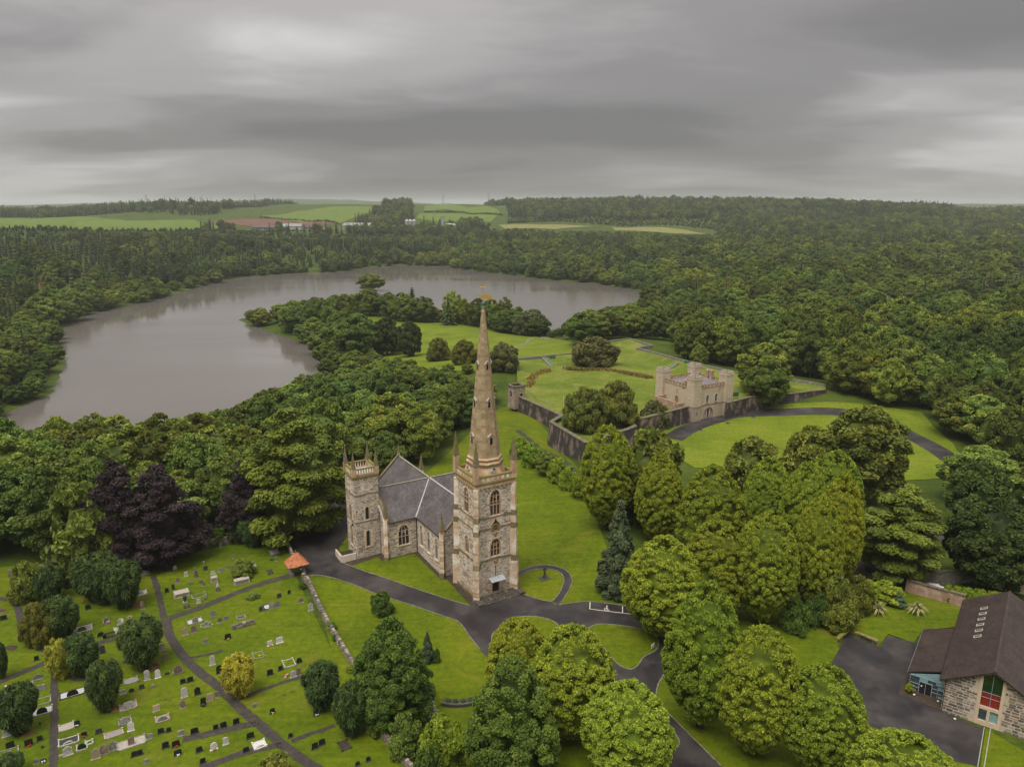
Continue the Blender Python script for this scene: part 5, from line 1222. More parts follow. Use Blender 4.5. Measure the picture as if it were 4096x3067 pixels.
seg((-HW, CB+HW, 0), (-1, 0), -HW-A0, [], vis=.1); seg((-HW, B1, 0), (0, -1), B1-CB-HW, [(3, 3.2, 8.3, 1.5, 2), (7, 3.2, 8.3, 1.5, 2), (10.5, 3.2, 8.3, 1.5, 2)], vis=.4)
seg((HW, B1, 0), (-1, 0), 2*HW, [], True, .1); seg((HW, B0, 0), (0, 1), CB-HW-B0, [(2.6, 3.2, 8.3, 1.5, 2), (6.6, 3.2, 8.3, 1.5, 2), (10.6, 3.2, 8.3, 1.5, 2)], vis=.2)
seg((HW, CB-HW, 0), (1, 0), A1-HW, [], vis=.2); seg((A1, CB-HW, 0), (0, 1), 2*HW, [], True, .1); seg((A1, CB+HW, 0), (-1, 0), A1-HW, [], vis=.1); seg((HW, CB+HW, 0), (0, 1), B1-CB-HW, [], vis=.1)
emit_later = []
ov = .35; sl_ = (RZ-EZ)/HW; ez = EZ-ov*sl_+.12; hw2 = HW+ov; rz = RZ+.12
def gable_roof(name, axis_, lo, hi, c, m):
    mb = MB()
    def P(l, s, z): return (c+s, l, z) if axis_ == 'y' else (l, c+s, z)
    v = [P(lo, -hw2, ez), P(lo, 0, rz), P(lo, hw2, ez), P(hi, -hw2, ez), P(hi, 0, rz), P(hi, hw2, ez)]
    v += [(x, y, z-.16) for x, y, z in v]
    mb.add(v, [(0, 3, 4, 1), (1, 4, 5, 2), (6, 7, 10, 9), (7, 8, 11, 10), (0, 1, 7, 6), (1, 2, 8, 7), (3, 9, 10, 4), (4, 10, 11, 5), (0, 6, 9, 3), (2, 5, 11, 8)])
    return mb.build(name, m, CH)
rf1 = gable_roof('nave_roof', 'y', B0+.35, B1-.35, 0., M['slate']); rf2 = gable_roof('transept_roof', 'x', A0+.35, A1-.35, CB, M['slate'])
def strip(a, b, w, th, m, parent, name):
    a = Vector(a); b = Vector(b); d = (b-a).normalized(); s = d.cross(Vector((0, 0, 1))).normalized()*w/2; up_ = s.cross(d).normalized()*th
    if up_.z < 0: up_ = -up_
    mb = MB(); mb.add([tuple(p) for p in (a-s, a+s, b+s, b-s, a-s+up_, a+s+up_, b+s+up_, b-s+up_)], [(3, 2, 1, 0), (4, 5, 6, 7), (0, 1, 5, 4), (1, 2, 6, 5), (2, 3, 7, 6), (3, 0, 4, 7)])
    return mb.build(name, m, parent)
for sx, sy in ((-1, -1), (1, -1), (1, 1), (-1, 1)):
    strip((0, CB, rz+.02), (sx*hw2, CB+sy*hw2, ez+.03), .44, .05, M['lead'], rf1, 'valley_flashing')
M['ridge_tile'] = mat('ridge_tile', (.36, .33, .27), (.20, .19, .10), .9, 1.6, 5)
for a, b in (((0, B0+.3, rz), (0, CB, rz)), ((0, CB, rz), (0, B1-.3, rz))):
    strip(a, b, .36, .12, M['lead'] if a[1] < CB else M['ridge_tile'], rf1, 'ridge')
for a, b in (((A0+.3, CB, rz), (0, CB, rz)), ((0, CB, rz), (A1-.3, CB, rz))): strip(a, b, .36, .12, M['ridge_tile'], rf2, 'ridge')
# gable copings
def coping(c, ax):
    for s in (-1, 1):
        a = (c[0], c[1]+s*(HW+.45), EZ-.1) if ax == 'x' else (c[0]+s*(HW+.45), c[1], EZ-.1)
        strip(a, (c[0], c[1], RZ+.42), .7, .22, M['sand_dark'], CH, 'gable_coping')
for c, ax in (((A0+.1, CB), 'x'), ((A1-.1, CB), 'x'), ((0, B0+.1), 'y'), ((0, B1-.1), 'y')): coping(c, ax)
# gutters, drainpipes
for a, b in (((-hw2, B0+.4, ez-.1), (-hw2, CB-hw2, ez-.1)), ((A0+.4, CB-hw2, ez-.1), (-hw2, CB-hw2, ez-.1)), ((-hw2, CB+hw2, ez-.1), (-hw2, B1-.4, ez-.1))): MB().tube(a, b, .11).build('gutter', M['iron'], CH)
for x, y in ((-HW-.14, CB-HW-.14), (-HW+2.8, B0-.12)): MB().tube((x, y, .2), (x, y, ez), .08).build('drainpipe', M['iron'], CH)
# corner buttresses with pinnacles
for x, y in ((-HW, B0), (HW, B0), (A0, CB-HW), (A0, CB+HW), (A1, CB-HW), (A1, CB+HW), (-HW, B1), (HW, B1)):
    sx = -1 if x < 0 else 1; sy = -1 if y < CB else 1; D = Vector((sx, sy)).normalized(); V = Vector((-D.y, D.x)); c = Vector((x, y))
    mb = MB(); mb.obox(c+D*.1, V, D, .5, .5, 0, 10.6); bo = mb.build('corner_buttress', M['sand_pale'], CH); mb = MB(); mb.obox(c+D*.35, V, D, .56, .62, 0, 1.6); mb.build('buttress_foot', M['sand_dark'], bo)
    for i in range(14):
        if rng.random() < .6: mb = MB(); mb.obox(c+D*.115, V, D, .5, .5, 1.8+i*.62, 1.8+i*.62+.5); mb.build('quoin', M[rng.choice(('sand', 'sand_pale'))], bo)
    pinnacle(CH, x+D.x*.05, y+D.y*.05, 10.6, 11.4, 15.2, .95)
for x, y in ((A0, CB), (A1, CB), (0, B1)): pinnacle(CH, x, y, RZ+.2, RZ+1., RZ+3.2, .6)
# link between tower and nave
for O, U, ln_ in (((-2.6, B0, 0), (0, -1), B0-T), ((2.6, T, 0), (0, 1), B0-T)):
    w = Wall(O, U); o_ = rect(0, ln_, 0, 7.4); w.face(CH, o_, [], M['mortar'], 'link_wall'); rubble(w, o_, [], rng, ST, 1., .2, .8)
mb = MB(); mb.add([(-3.1, T, 7.3), (0, T, 9.2), (3.1, T, 7.3), (-3.1, B0, 7.3), (0, B0, 9.2), (3.1, B0, 7.3)], [(0, 3, 4, 1), (1, 4, 5, 2), (0, 1, 2), (3, 5, 4)]); mb.build('link_roof', M['slate'], CH)
# ---- small south tower
TX, TY, TH = -17.0, 28.1, 2.9
sf = {'front': Wall((TX-TH, TY-TH, 0), (1, 0)), 'left': Wall((TX-TH, TY+TH, 0), (0, -1)), 'right': Wall((TX+TH, TY-TH, 0), (0, 1)), 'back': Wall((TX+TH, TY+TH, 0), (-1, 0))}
so_ = rect(0, 2*TH, 0, 20.5); m3 = TH
for k, wins in (('front', [(m3, 3.3, 7.2, .85, 1), (m3, 9.9, 13.0, .85, 1)]), ('left', [(m3, 3.2, 8.0, 1.5, 2), (m3, 9.6, 13.2, 1.4, 2)]), ('right', []), ('back', [(m3, 9.6, 13.2, 1.4, 2)])):
    hl = [arch(u, z0, z1, w_) for u, z0, z1, w_, n_ in wins]; w = sf[k]
    w.face(CH, so_, hl, M['mortar'], 'south_tower_wall'); rubble(w, so_, hl+([rect(m3-.5, m3+.5, 17.4, 18.6)] if k != 'right' else []), rng, ST, .95, .22, {'front': 1.3, 'left': 1.1}.get(k, .3))
    for u, z0, z1, w_, n_ in wins: window(CH, w, u, z0, z1, w_, n_, 'sand', False, .2, .17, .05)
    if k != 'right':
        mb = MB(); q = [(m3+.62*math.cos(a)*(1 if i % 2 else .72), 18+.56*math.sin(a)*(1 if i % 2 else .72)) for i, a in enumerate([j*math.pi/4 for j in range(8)])]; w.slab(mb, q, -.01, .06); mb.build('quatrefoil', M['sand'], CH)
for z in (9.7, 16.3): k = TH+.1; MB().box((TX-k, TY-k, z-.2), (TX+k, TY+k, z)).build('string_course', M['sand_dark'], CH)
k = TH+.3; MB().box((TX-k, TY-k, 20.35), (TX+k, TY+k, 20.7)).build('cornice', M['moss'], CH)
for i in range(12):
    for wk in ('front', 'left', 'right', 'back'): mb = MB(); u = .25+i*(2*TH-.5)/11; sf[wk].bar(mb, u-.11, u+.11, 20.1, 20.35, -.02, .2); mb.build('dentil', M['sand'], CH)
MB().box((TX-TH, TY-TH, 20.7), (TX+TH, TY+TH, 20.85)).build('south_tower_roof', M['lead'], CH)
for wk in ('front', 'left', 'right', 'back'):
    w = sf[wk]; mb = MB(); w.bar(mb, 0, 2*TH, 20.7, 21.0, -.35, 0); bl = mb.build('balustrade', M['sand'], CH)
    mb = MB(); w.bar(mb, -.08, 2*TH+.08, 22.15, 22.4, -.45, .08); mb.build('rail', M['moss'], bl)
    for i in range(8): mb = MB(); u = .75+i*(2*TH-1.5)/7; w.bar(mb, u-.12, u+.12, 21.0, 22.15, -.3, -.06); mb.build('baluster', M['sand_pale'], bl)
for sx in (-1, 1):
    for sy in (-1, 1):
        x, y = TX+sx*(TH-.22), TY+sy*(TH-.22); MB().box((x-.48, y-.48, 20.7), (x+.48, y+.48, 22.45)).build('pier', M['sand'], CH); pinnacle(CH, x, y, 22.4, 22.6, 26.4, .78, 'sand_dark')
emit(CH, ST, M['rubble'], 'stone', 300, 'rubble_stones')
strip((A0-.2, CB-HW-.1, 9.6), (A0-.2, CB-.6, 14.6), .7, .1, M['lead'], CH, 'lead_gutter')
# sunken yard with railings beside the small tower
yr = [(-23.4, 25.4), (-20.1, 25.4), (-20.1, 29.6), (-23.4, 29.6)]
for a, b in ((yr[0], yr[1]), (yr[3], yr[0])):
    c = ((a[0]+b[0])/2, (a[1]+b[1])/2); U = (Vector(b)-Vector(a)).normalized(); MB().obox(c, U, (-U.y, U.x), (Vector(b)-Vector(a)).length/2, .18, .3, 2.3).build('yard_wall', M['mortar'], CH)
for a, b in ((yr[0], yr[1]), (yr[3], yr[0]), (yr[2], yr[3])):
    n_ = int((Vector(b)-Vector(a)).length/.3); mb = MB()
    for i in range(n_+1): p = Vector(a).lerp(Vector(b), i/n_); mb.tube((p.x, p.y, 2.2), (p.x, p.y, 3.3), .025, None, 4)
    mb.tube((a[0], a[1], 3.2), (b[0], b[1], 3.2), .03, None, 4); mb.build('railing', M['iron'], CH)
MB().box((-23.2, 25.6, .4), (-20.0, 29.4, 1.45)).build('yard_floor', M['soil'], CH)
MB().lathe((TX-TH-.35, TY-TH+1.2, 8.6), [(.05, 0), (.2, .1), (.22, .45), (.05, .6)], 8).build('lantern', M['iron'], CH)
# ================================================================ fort
M['fort_stone'] = mat('rampart_stone', (.070, .058, .053), (.036, .031, .031), .9, 1.4, 6, .5, 5, .2, (.30, .22, .17), .42, (.50, .66), stretch=(1, 1, .45))
M['fort_cope'] = mat('rampart_coping', (.20, .175, .13), (.10, .09, .06), .95, 1.2, 5, .4, 6, .2, (.15, .15, .04), .5, (.5, .68))
M['grey_wall'] = mat('grey_rubble', (.25, .225, .19), (.12, .11, .095), .95, 2.2, 6, .6, 5, .2, (.34, .31, .27), .7, (.55, .7))
M['render'] = mat('castle_render', (.53, .43, .31), (.45, .365, .265), .9, .35, 5, .15, 6, .2, (.30, .25, .19), .16, (.56, .75))
M['render_stain'] = mat('stained_render', (.42, .35, .265), (.34, .28, .215), .9, .4, 5, .15, 6, .2, (.10, .085, .07), .22, (.48, .62), stretch=(1, 1, .4))
M['brick'] = mat('old_brick', (.40, .25, .175), (.29, .185, .135), .95, 1.8, 5, .3, 7, .2, (.46, .36, .29), .8, (.5, .64))
M['white'] = mat('white_paint', (.80, .78, .75), (.70, .68, .65), .5, 2.)
M['oak_new'] = mat('varnished_door', (.42, .22, .06), (.32, .15, .04), .5, 3.)
M['door_red'] = mat('brown_door', (.22, .085, .03), (.16, .06, .022), .5, 3.)
M['green_panel'] = mat('green_panel', (.03, .17, .075), (.025, .13, .06), .6, 2.)
ZTP = 6.2
FA = [W(*p, 5.8) for p in ((2072, 1583), (2253, 1664))]
FC, FD, FE = W(2204, 1687, ZTP), W(2347, 1772, ZTP), W(2540, 1706, ZTP)
FCL = W(2751, 1626, ZTP)
FR = [W(2905, 1611, ZTP), W(2998, 1589, ZTP), W(3175, 1573, ZTP), W(3302, 1558, ZTP), W(3306, 1538, ZTP)]
def wall_run(name, label, pts, z0, z1, th, m, cope=None, cat='wall', group=None, cl=3.2, batter=.0):
    o = empty(name, (*pts[0], 0), 0, label, cat, group); o.location = (pts[0][0], pts[0][1], 0); ox, oy = pts[0]
    for a, b in zip(pts[:-1], pts[1:]):
        a_ = Vector(a); b_ = Vector(b); U = (b_-a_).normalized(); V = Vector((-U.y, U.x)); Ln = (b_-a_).length; n = max(1, int(Ln/8)); mb = MB()
        def zz(v, p, e): return v(p.x, p.y) if callable(v) else v
        P0 = []; 
        for i in range(n+1):
            p = a_.lerp(b_, i/n); P0.append(p)
        for p, q in zip(P0[:-1], P0[1:]):
            c = [p-V*(th/2+batter), q-V*(th/2+batter), q+V*(th/2), p+V*(th/2)]; t = [p-V*th/2, q-V*th/2, q+V*th/2, p+V*th/2]
            vs_ = [(v.x-ox, v.y-oy, zz(z0, v, 0)) for v in c]+[(v.x-ox, v.y-oy, zz(z1, v, 1)) for v in t]
            mb.add(vs_, [(3, 2, 1, 0), (4, 5, 6, 7), (0, 1, 5, 4), (1, 2, 6, 5), (2, 3, 7, 6), (3, 0, 4, 7)])
        mb.build('wall_face', M[m], o)
        if cope:
            k = max(1, int(Ln/cl))
            for i in range(k):
                p = a_.lerp(b_, (i+.03)/k); q = a_.lerp(b_, (i+.97)/k); c = (p+q)/2; z_ = zz(z1, c, 1)+R_.uniform(-.04, .04); j = R_.uniform(-.05, .05)
                mb = MB(); mb.obox((c.x-ox+V.x*j, c.y-oy+V.y*j), U, V, (q-p).length/2, th/2+.15, z_, z_+R_.uniform(.22, .34)); mb.build('coping_stone', M[cope], o)
    return o
low = lambda x, y: gz(x, y)-1.2
wall_run('rampart_wall', 'dark weathered rampart wall with slab coping from ruined turret to the bastion', FA, low, 5.8, 1.3, 'fort_stone', 'fort_cope', batter=.5)
wall_run('bastion_wall', 'dark battered wall of the pointed fort bastion behind the upright lime', [FA[1], FC, FD, FE, (FE[0]-1, FE[1]+6)], low, ZTP, 1.3, 'fort_stone', 'fort_cope', batter=.9)
wall_run('rampart_wall', 'blotched rampart wall running from the bastion to the castle front tower', [(FE[0]-1, FE[1]+6), FCL], low, ZTP, 1.2, 'fort_stone', 'fort_cope', batter=.4)
wall_run('rampart_wall', 'black stained rampart wall and square bastion right of the castle', FR[:4], low, ZTP, 1.2, 'fort_stone', 'fort_cope', batter=.4)
wall_run('parapet_wall', 'long grey parapet wall along the back of the fort green', FB, low, 7.0, .8, 'grey_wall', None)
sheet('fort_green', [FB[1], FB[2], FB[3], FB[4], FB[5], FB[6], FB[7], FB[8], FB[9], FR[4], FR[3], FR[2], FR[1], FR[0], (86, 292), (66, 283), FCL, (FE[0]-1, FE[1]+6), FE, FD, FC, FA[1], FA[0]], M['rough'], 0, lambda X, Y: 4.7+1.3*np.exp(-(ldist(FB, X, Y)/10.)**2)+.45*np.sin(X*.16)*np.sin(Y*.13), 4.)
sheet('fort_green', [FR[1], FR[2], FR[3], FR[4], FB[9], FB[8]], M['lawn'], 0, lambda X, Y: 5.35+0*X, 8.)
fz = lambda X, Y: 4.85+1.3*np.exp(-(ldist(FB, X, Y)/10.)**2)
# bands of tall dry grass round the green
def tall_grass(name, label, line, width, n, seed, h=.9):
    g = np.random.default_rng(seed); P = np.array(cr(line, 10)); i = g.integers(0, len(P)-1, n); t = g.random(n)[:, None]
    B = P[i]*(1-t)+P[i+1]*t+g.normal(size=(n, 2))*width*.4; z = fz(B[:, 0], B[:, 1])
    a = g.uniform(0, 6.28, n); w = g.uniform(.2, .5, n); hh = h*g.uniform(.5, 1.3, n); dx = np.stack([np.cos(a), np.sin(a)], 1)*w[:, None]; ln = g.normal(size=(n, 2))*.25
    Q = np.stack([np.c_[B-dx, z-.1], np.c_[B+dx, z-.1], np.c_[B+dx*.6+ln, z+hh], np.c_[B-dx*.6+ln, z+hh*.85]], 1).reshape(-1, 3)
    me = np_mesh(name, Q, np.arange(4*n).reshape(-1, 4), False); at = me.attributes.new('tint', 'FLOAT', 'POINT'); at.data.foreach_set('value', np.repeat(g.random(n), 4).astype(np.float32))
    tag(link(name, me, M['leaf_dry']), label, 'grass', kind='stuff')
M['leaf_dry'] = leaf_mat('dry_grass', (.075, .060, .022), (.11, .09, .035), (.15, .13, .06), .2)
zz3 = lambda p: W(*z3(p), 4.9)
tall_grass('tall_grass', 'band of tall brown grass curving across the fort green', [zz3(p) for p in ((545, 330), (640, 335), (760, 340), (880, 355), (970, 372), (1035, 388))], 2.2, 1500, 3)
tall_grass('tall_grass', 'band of tall brown grass beside the ruined turret', [zz3(p) for p in ((320, 440), (330, 400), (350, 370), (400, 350), (430, 345))], 2.0, 600, 4)
# ruined turret
def battlement(mb, f, u0, u1, z0, z1, th, n, dz):
    st = (u1-u0)/(2*n-1)
    for i in range(n): f.bar(mb, u0+2*i*st, u0+(2*i+1)*st, z1, z1+dz, -th, .02)
tx, ty = W(2066, 1588, 5.2)
TU = empty('ruined_turret', (tx, ty, 0), math.radians(31), 'small roofless square stone turret with doorway at the fort corner', 'tower')
for O, U, hl in (((-2.6, -2.6, 0), (1, 0), [rect(2.7, 3.9, 4.8, 7.2)]), ((-2.6, 2.6, 0), (0, -1), [arch(2.6, 5.6, 8.4, 1.6)]), ((2.6, -2.6, 0), (0, 1), []), ((2.6, 2.6, 0), (-1, 0), [])):
    w = Wall(O, U); w.face(TU, rect(0, 5.2, 1, 10), hl, M['wash'] if 'wash' in M else M.setdefault('wash', mat('worn_render', (.42, .33, .25), (.24, .20, .155), .95, .9, 6, .4, 6, .2, (.13, .115, .10), .5, (.52, .7))), 'wall', .5)
    mb = MB(); w.bar(mb, -.25, 5.45, 10, 10.45, -.5, .3); mb.build('cornice', M['fort_cope'], TU)
    if hl: mb = MB(); w.frame(mb, hl[0], .2, -.02, .08); mb.build('door_frame' if O[1] < 0 else 'window_frame', M['sand'], TU)
MB().box((-2.4, -2.4, 8.2), (2.4, 2.4, 8.4)).build('floor_deck', M['soil'], TU)
# ---- castle
CA = empty('castle', (68.6, 275.0, 0), math.radians(31), 'buff rendered gatehouse castle with four battlemented corner towers and hipped slate roof', 'castle')
TW, LX, LY, TOP = 4.0, 17.0, 17.4, 16.6
slit = lambda u, z: rect(u-.22, u+.22, z-.65, z+.65)
def castle_slit(parent, w, u, z):
    mb = MB(); w.frame(mb, slit(u, z), .14, -.02, .06); f_ = mb.build('window', M['white'], parent); mb = MB(); w.slab(mb, slit(u, z), -.25, -.2); mb.build('pane', M['glass_dark'], f_)
for (x, y), nm in (((0, 0), 0), ((LX, 0), 1), ((0, LY), 2), ((LX, LY), 3)):
    tw = empty('tower', (0, 0, 0)); tw.parent = CA
    W4 = [Wall((x, y, 0), (1, 0)), Wall((x, y+TW, 0), (0, -1)), Wall((x+TW, y, 0), (0, 1)), Wall((x+TW, y+TW, 0), (-1, 0))]
    for i, w in enumerate(W4):
        hl = [slit(2, 13.6), slit(2, 8.2)]+([slit(2, 3.)] if i == 0 else [])
        if (nm == 0 and i in (2, 3)) or (nm == 1 and i in (1, 3)) or (nm == 2 and i in (2,)) or (nm == 3 and i in (1, 0)): hl = [slit(2, 13.6)]
        w.face(tw, rect(0, TW, 0, TOP), hl, M['render'] if nm != 0 or i else M['render'], 'wall', .3)
        for h in hl: castle_slit(tw, w, (h[0][0]+h[1][0])/2, (h[0][1]+h[2][1])/2)
        mb = MB(); w.bar(mb, -.1, TW+.1, 5.5, 5.75, -.05, .14); mb.build('string_course', M['sand_dark'], tw)
        mb = MB(); w.bar(mb, -.06, TW+.06, 0, 5.5, -.05, .08); 
        if nm in (0, 1):
            hl0 = [slit(2, 3.)] if i == 0 else []
            q = Wall(w.O+w.N*.08, w.U); q.face(tw, rect(-.08, TW+.08, -.2, 5.5), hl0, M['render_stain'], 'lower_wall', .3)
        mb = MB(); w.bar(mb, -.1, TW+.1, TOP-.5, TOP, -.3, .14); mb.build('corbel_course', M['render'], tw)
        for j in range(4):
            mb = MB(); u = -.1+j*(TW+.2-.66)/3; w.bar(mb, u, u+.66, TOP, TOP+.75, -.35, .14); o = mb.build('merlon', M['render'], tw); mb = MB(); w.bar(mb, u-.04, u+.7, TOP+.75, TOP+.9, -.4, .18); mb.build('cap', M['lead'], o)
    MB().box((x+.2, y+.2, TOP-.6), (x+TW-.2, y+TW-.2, TOP-.45)).build('tower_deck', M['fort_cope'], tw)
b0x, b1x, b0y, b1y = 1.2, LX+TW-1.2, 1.2, LY+TW-1.2; PZ = 12.3
wins = [(7.2, 6.3, 9.6, 1.45), (11.8, 6.3, 9.6, 1.45)]
wf = Wall((b0x, b0y, 0), (1, 0)); wlft = Wall((b0x, b1y, 0), (0, -1)); wrt = Wall((b1x, b0y, 0), (0, 1)); wbk = Wall((b1x, b1y, 0), (-1, 0)); BW, BD = b1x-b0x, b1y-b0y
doorh = arch(8.2, 0, 4.3, 4.4, 8)
for w, ln_, hl in ((wf, BW, [arch(*a) for a in wins]+[doorh]), (wlft, BD, [arch(BD*.52, 4.9, 8.1, 1.5), arch(BD*.52, 9.0, 10.9, .6)]), (wrt, BD, []), (wbk, BW, [])):
    w.face(CA, rect(0, ln_, 0, PZ), hl, M['render_stain'] if w is wrt else M['render'], 'wall', .35)
    mb = MB(); w.bar(mb, 0, ln_, PZ-.1, PZ+.55, -.4, .1); pr = mb.build('parapet', M['brick'], CA)
    n = int((ln_-5)/1.5)
    for j in range(n):
        mb = MB(); u = 3.0+j*(ln_-6.)/max(1, n-1)-.45; w.bar(mb, u, u+.85, PZ+.55, PZ+1.15, -.4, .1); o = mb.build('merlon', M['brick'], CA); mb = MB(); w.bar(mb, u-.05, u+.9, PZ+1.15, PZ+1.3, -.45, .15); mb.build('cap', M['moss'], o)
mb = MB(); wf.bar(mb, 0, BW, 5.4, 5.65, -.02, .12); mb.build('string_course', M['sand_dark'], CA)
for cx_w, z0, z1, ww in wins:
    inn = arch(cx_w, z0, z1, ww); mb = MB(); wf.frame(mb, inn, .12, -.02, .07); wo_ = mb.build('window', M['white'], CA)
    for i in range(3):
        for j in range(5):
            u0 = cx_w-ww/2+.07+i*ww/3; v0 = z0+.06+j*.62
            if v0+.5 < z1-.15: mb = MB(); wf.slab(mb, rect(u0, u0+ww/3-.13, v0, v0+.5), -.2, -.14); mb.build('pane', M['glass_dark'], wo_)
    mb = MB(); wf.slab(mb, inn, -.27, -.22); mb.build('sash', M['white'], wo_); mb = MB(); wf.bar(mb, cx_w-ww/2-.25, cx_w+ww/2+.25, z0-.25, z0-.05, -.02, .16); mb.build('sill', M['moss'], wo_)
mb = MB(); wf.frame(mb, doorh, .32, -.02, .1); da = mb.build('entrance_arch', M['brick'], CA)
mb = MB(); wf.slab(mb, doorh, -.5, -.4); mb.build('entrance_wall', M['render_stain'], da)
mb = MB(); wf.frame(mb, arch(8.2, .1, 3.9, 1.3), .14, -.4, -.28); mb.build('door_frame', M['white'], da); mb = MB(); wf.slab(mb, rect(7.6, 8.8, .1, 2.6), -.4, -.32); mb.build('door', M['door_red'], da); mb = MB(); wf.slab(mb, arch(8.2, 2.7, 3.85, 1.2), -.4, -.35); mb.build('fanlight', M['glass_dark'], da)
for s_ in (-1.35, 1.35): mb = MB(); wf.frame(mb, arch(8.2+s_, 1., 3.2, .4), .08, -.4, -.3); sw_ = mb.build('side_window', M['white'], da); mb = MB(); wf.slab(mb, arch(8.2+s_, 1., 3.2, .4), -.4, -.36); mb.build('pane', M['glass_dark'], sw_)
mb = MB(); wlft.slab(mb, arch(BD*.52, 4.9, 8.1, 1.5), -.3, -.2); dl = mb.build('arched_door', M['oak_new'], CA); mb = MB(); wlft.frame(mb, arch(BD*.52, 4.9, 8.1, 1.5), .12, -.02, .08); mb.build('door_frame', M['sand_dark'], dl)
mb = MB(); wlft.slab(mb, arch(BD*.52, 9.0, 10.9, .6), -.3, -.2); mb.build('slit_window', M['brick'], CA)
rx0, rx1, ry0, ry1 = b0x+.5, b1x-.5, b0y+.5, b1y-.5; rc = (rx0+rx1)/2; mb = MB(); ryc = ((ry0+ry1)/2)
mb.add([(rx0, ry0, 12.0), (rx1, ry0, 12.0), (rx1, ry1, 12.0), (rx0, ry1, 12.0), (rc-1.2, ryc, 14.9), (rc+1.2, ryc, 14.9)], [(0, 1, 5, 4), (1, 2, 5), (2, 3, 4, 5), (3, 0, 4)]); rf_ = mb.build('hipped_roof', M['slate_castle'], CA)
for a, b in (((rx0, ry0, 12.05), (rc-1.2, ryc, 14.95)), ((rx1, ry0, 12.05), (rc+1.2, ryc, 14.95)), ((rx1, ry1, 12.05), (rc+1.2, ryc, 14.95)), ((rx0, ry1, 12.05), (rc-1.2, ryc, 14.95)), ((rc-1.2, ryc, 14.95), (rc+1.2, ryc, 14.95))): strip(a, b, .3, .1, M['lead'], rf_, 'hip_flashing')
for x, y, z in ((LX+1.5, 9.5, 16.6), (LX+1.5, 11.6, 16.4), (b0x+.6, 6.8, 14.9)): MB().box((x-.6, y-.75, 11.5), (x+.6, y+.75, z)).build('chimney', M['brick'], CA)
an = empty('roofless_annex', (0, 0, 0)); an.parent = CA
for a, b, z in (((-4.6, 4.6), (-4.6, 16.5), 7.6), ((-4.6, 16.5), (1, 16.5), 7.4), ((-4.6, 4.6), (-.4, 4.6), 6.9), ((-2.2, 4.6), (-2.2, 10), 6.6)):
    c = ((a[0]+b[0])/2, (a[1]+b[1])/2); U = (Vector(b)-Vector(a)).normalized(); MB().obox(c, U, (-U.y, U.x), (Vector(b)-Vector(a)).length/2, .3, 0, z).build('wall', M['brick'], an)
# fort fittings
def ramp_stairs(pt, pb, label):
    a = Vector((*W(*z3(pt), 7.0), 6.4)); b = Vector((*W(*z3(pb), 4.9), 4.95)); o = empty('steel_stair', (b.x, b.y, b.z), 0, label, 'stair'); d = a-b; s = Vector((-d.y, d.x, 0)).normalized()
    for k in (-1, 1):
        mb = MB()
        for h_ in (.5, 1.05): mb.tube(Vector((0, 0, h_))+s*k*.8, d+Vector((0, 0, h_))+s*k*.8, .05)
        for i in range(6): q = d*i/5+s*k*.8; mb.tube(q, q+Vector((0, 0, 1.05)), .035)
        mb.build('handrail', M['steel'], o)
    for i in range(12): q = d*(i+.5)/12; mb = MB(); mb.obox((q.x, q.y), s, Vector((d.x, d.y, 0)).normalized(), .75, d.xy.length/26, q.z-.05, q.z); mb.build('tread', M['steel'], o)
ramp_stairs((398, 255), (452, 320), 'galvanised steel stair up the left bank of the fort green'); ramp_stairs((1200, 285), (1150, 330), 'galvanised steel stair up the bank behind the castle')
for p, rz, l in (((457, 268), .2, 'green panel barrier on the bank beside the left steel stair'), ((1252, 298), -.35, 'green panel barrier behind the castle back tower'), ((1520, 488), .35, 'long green panel fence on the wall right of the castle')):
    x, y = W(*z3(p), 6.2); o = empty('panel_barrier', (x, y, 5.6), rz, l, 'barrier'); wd_ = 3.2 if p[0] != 1520 else 5.5
    MB().box((-wd_/2, -.04, 0), (wd_/2, .04, 1.7)).build('panel', M['green_panel'], o); MB().tube((-wd_/2, 0, -.8), (-wd_/2, 0, 1.8), .05).build('post', M['steel'], o); MB().tube((wd_/2, 0, -.8), (wd_/2, 0, 1.8), .05).build('post', M['steel'], o)
ln = [W(*p, 5.0) for p in ((2106, 1570), (2120, 1574), (2143, 1594), (2175, 1608), (2215, 1618))]
o = empty('railing', (*ln[0], 4.9), 0, 'grey steel railing along the inside of the rampart by the ruined turret', 'railing')
for i, (a, b) in enumerate(zip(ln[:-1], ln[1:])):
    mb = MB()
    for h_ in (.55, 1.15): mb.tube((a[0]-ln[0][0], a[1]-ln[0][1], h_), (b[0]-ln[0][0], b[1]-ln[0][1], h_), .04)
    for k in range(5): t = k/4; x = a[0]+(b[0]-a[0])*t-ln[0][0]; y = a[1]+(b[1]-a[1])*t-ln[0][1]; mb.tube((x, y, -.3), (x, y, 1.15), .035)
    mb.build('rail_section', M['green_panel'] if i < 2 else M['steel'], o)
x, y = W(2254, 1652, 5.0); o = empty('flagpole', (x, y, 4.8), 0, 'thin bare white flagpole on the fort green left of the yews', 'pole'); MB().tube((0, 0, 0), (0, 0, 6.6), .07, .045, 8).build('pole', M['white'], o); MB().lathe((0, 0, 6.6), [(.03, 0), (.1, .08), (.03, .18)], 8).build('finial', M['white'], o)
# three uplighter boxes on the castle lawn edge
for i, p in enumerate(((1330, 700), (1490, 660), (1640, 623))):
    x, y = G(z3(p)); o = empty('lawn_bin', (x, y, gz(x, y)), .3, ('nearest', 'middle', 'farthest')[i]+' small grey box on the lawn edge along the castle road', 'box', 'boxes along the castle road'); MB().box((-.5, -.4, 0), (.5, .4, .7)).build('box', M['steel'], o); MB().box((-.55, -.45, .7), (.55, .45, .78)).build('lid', M['iron'], o)

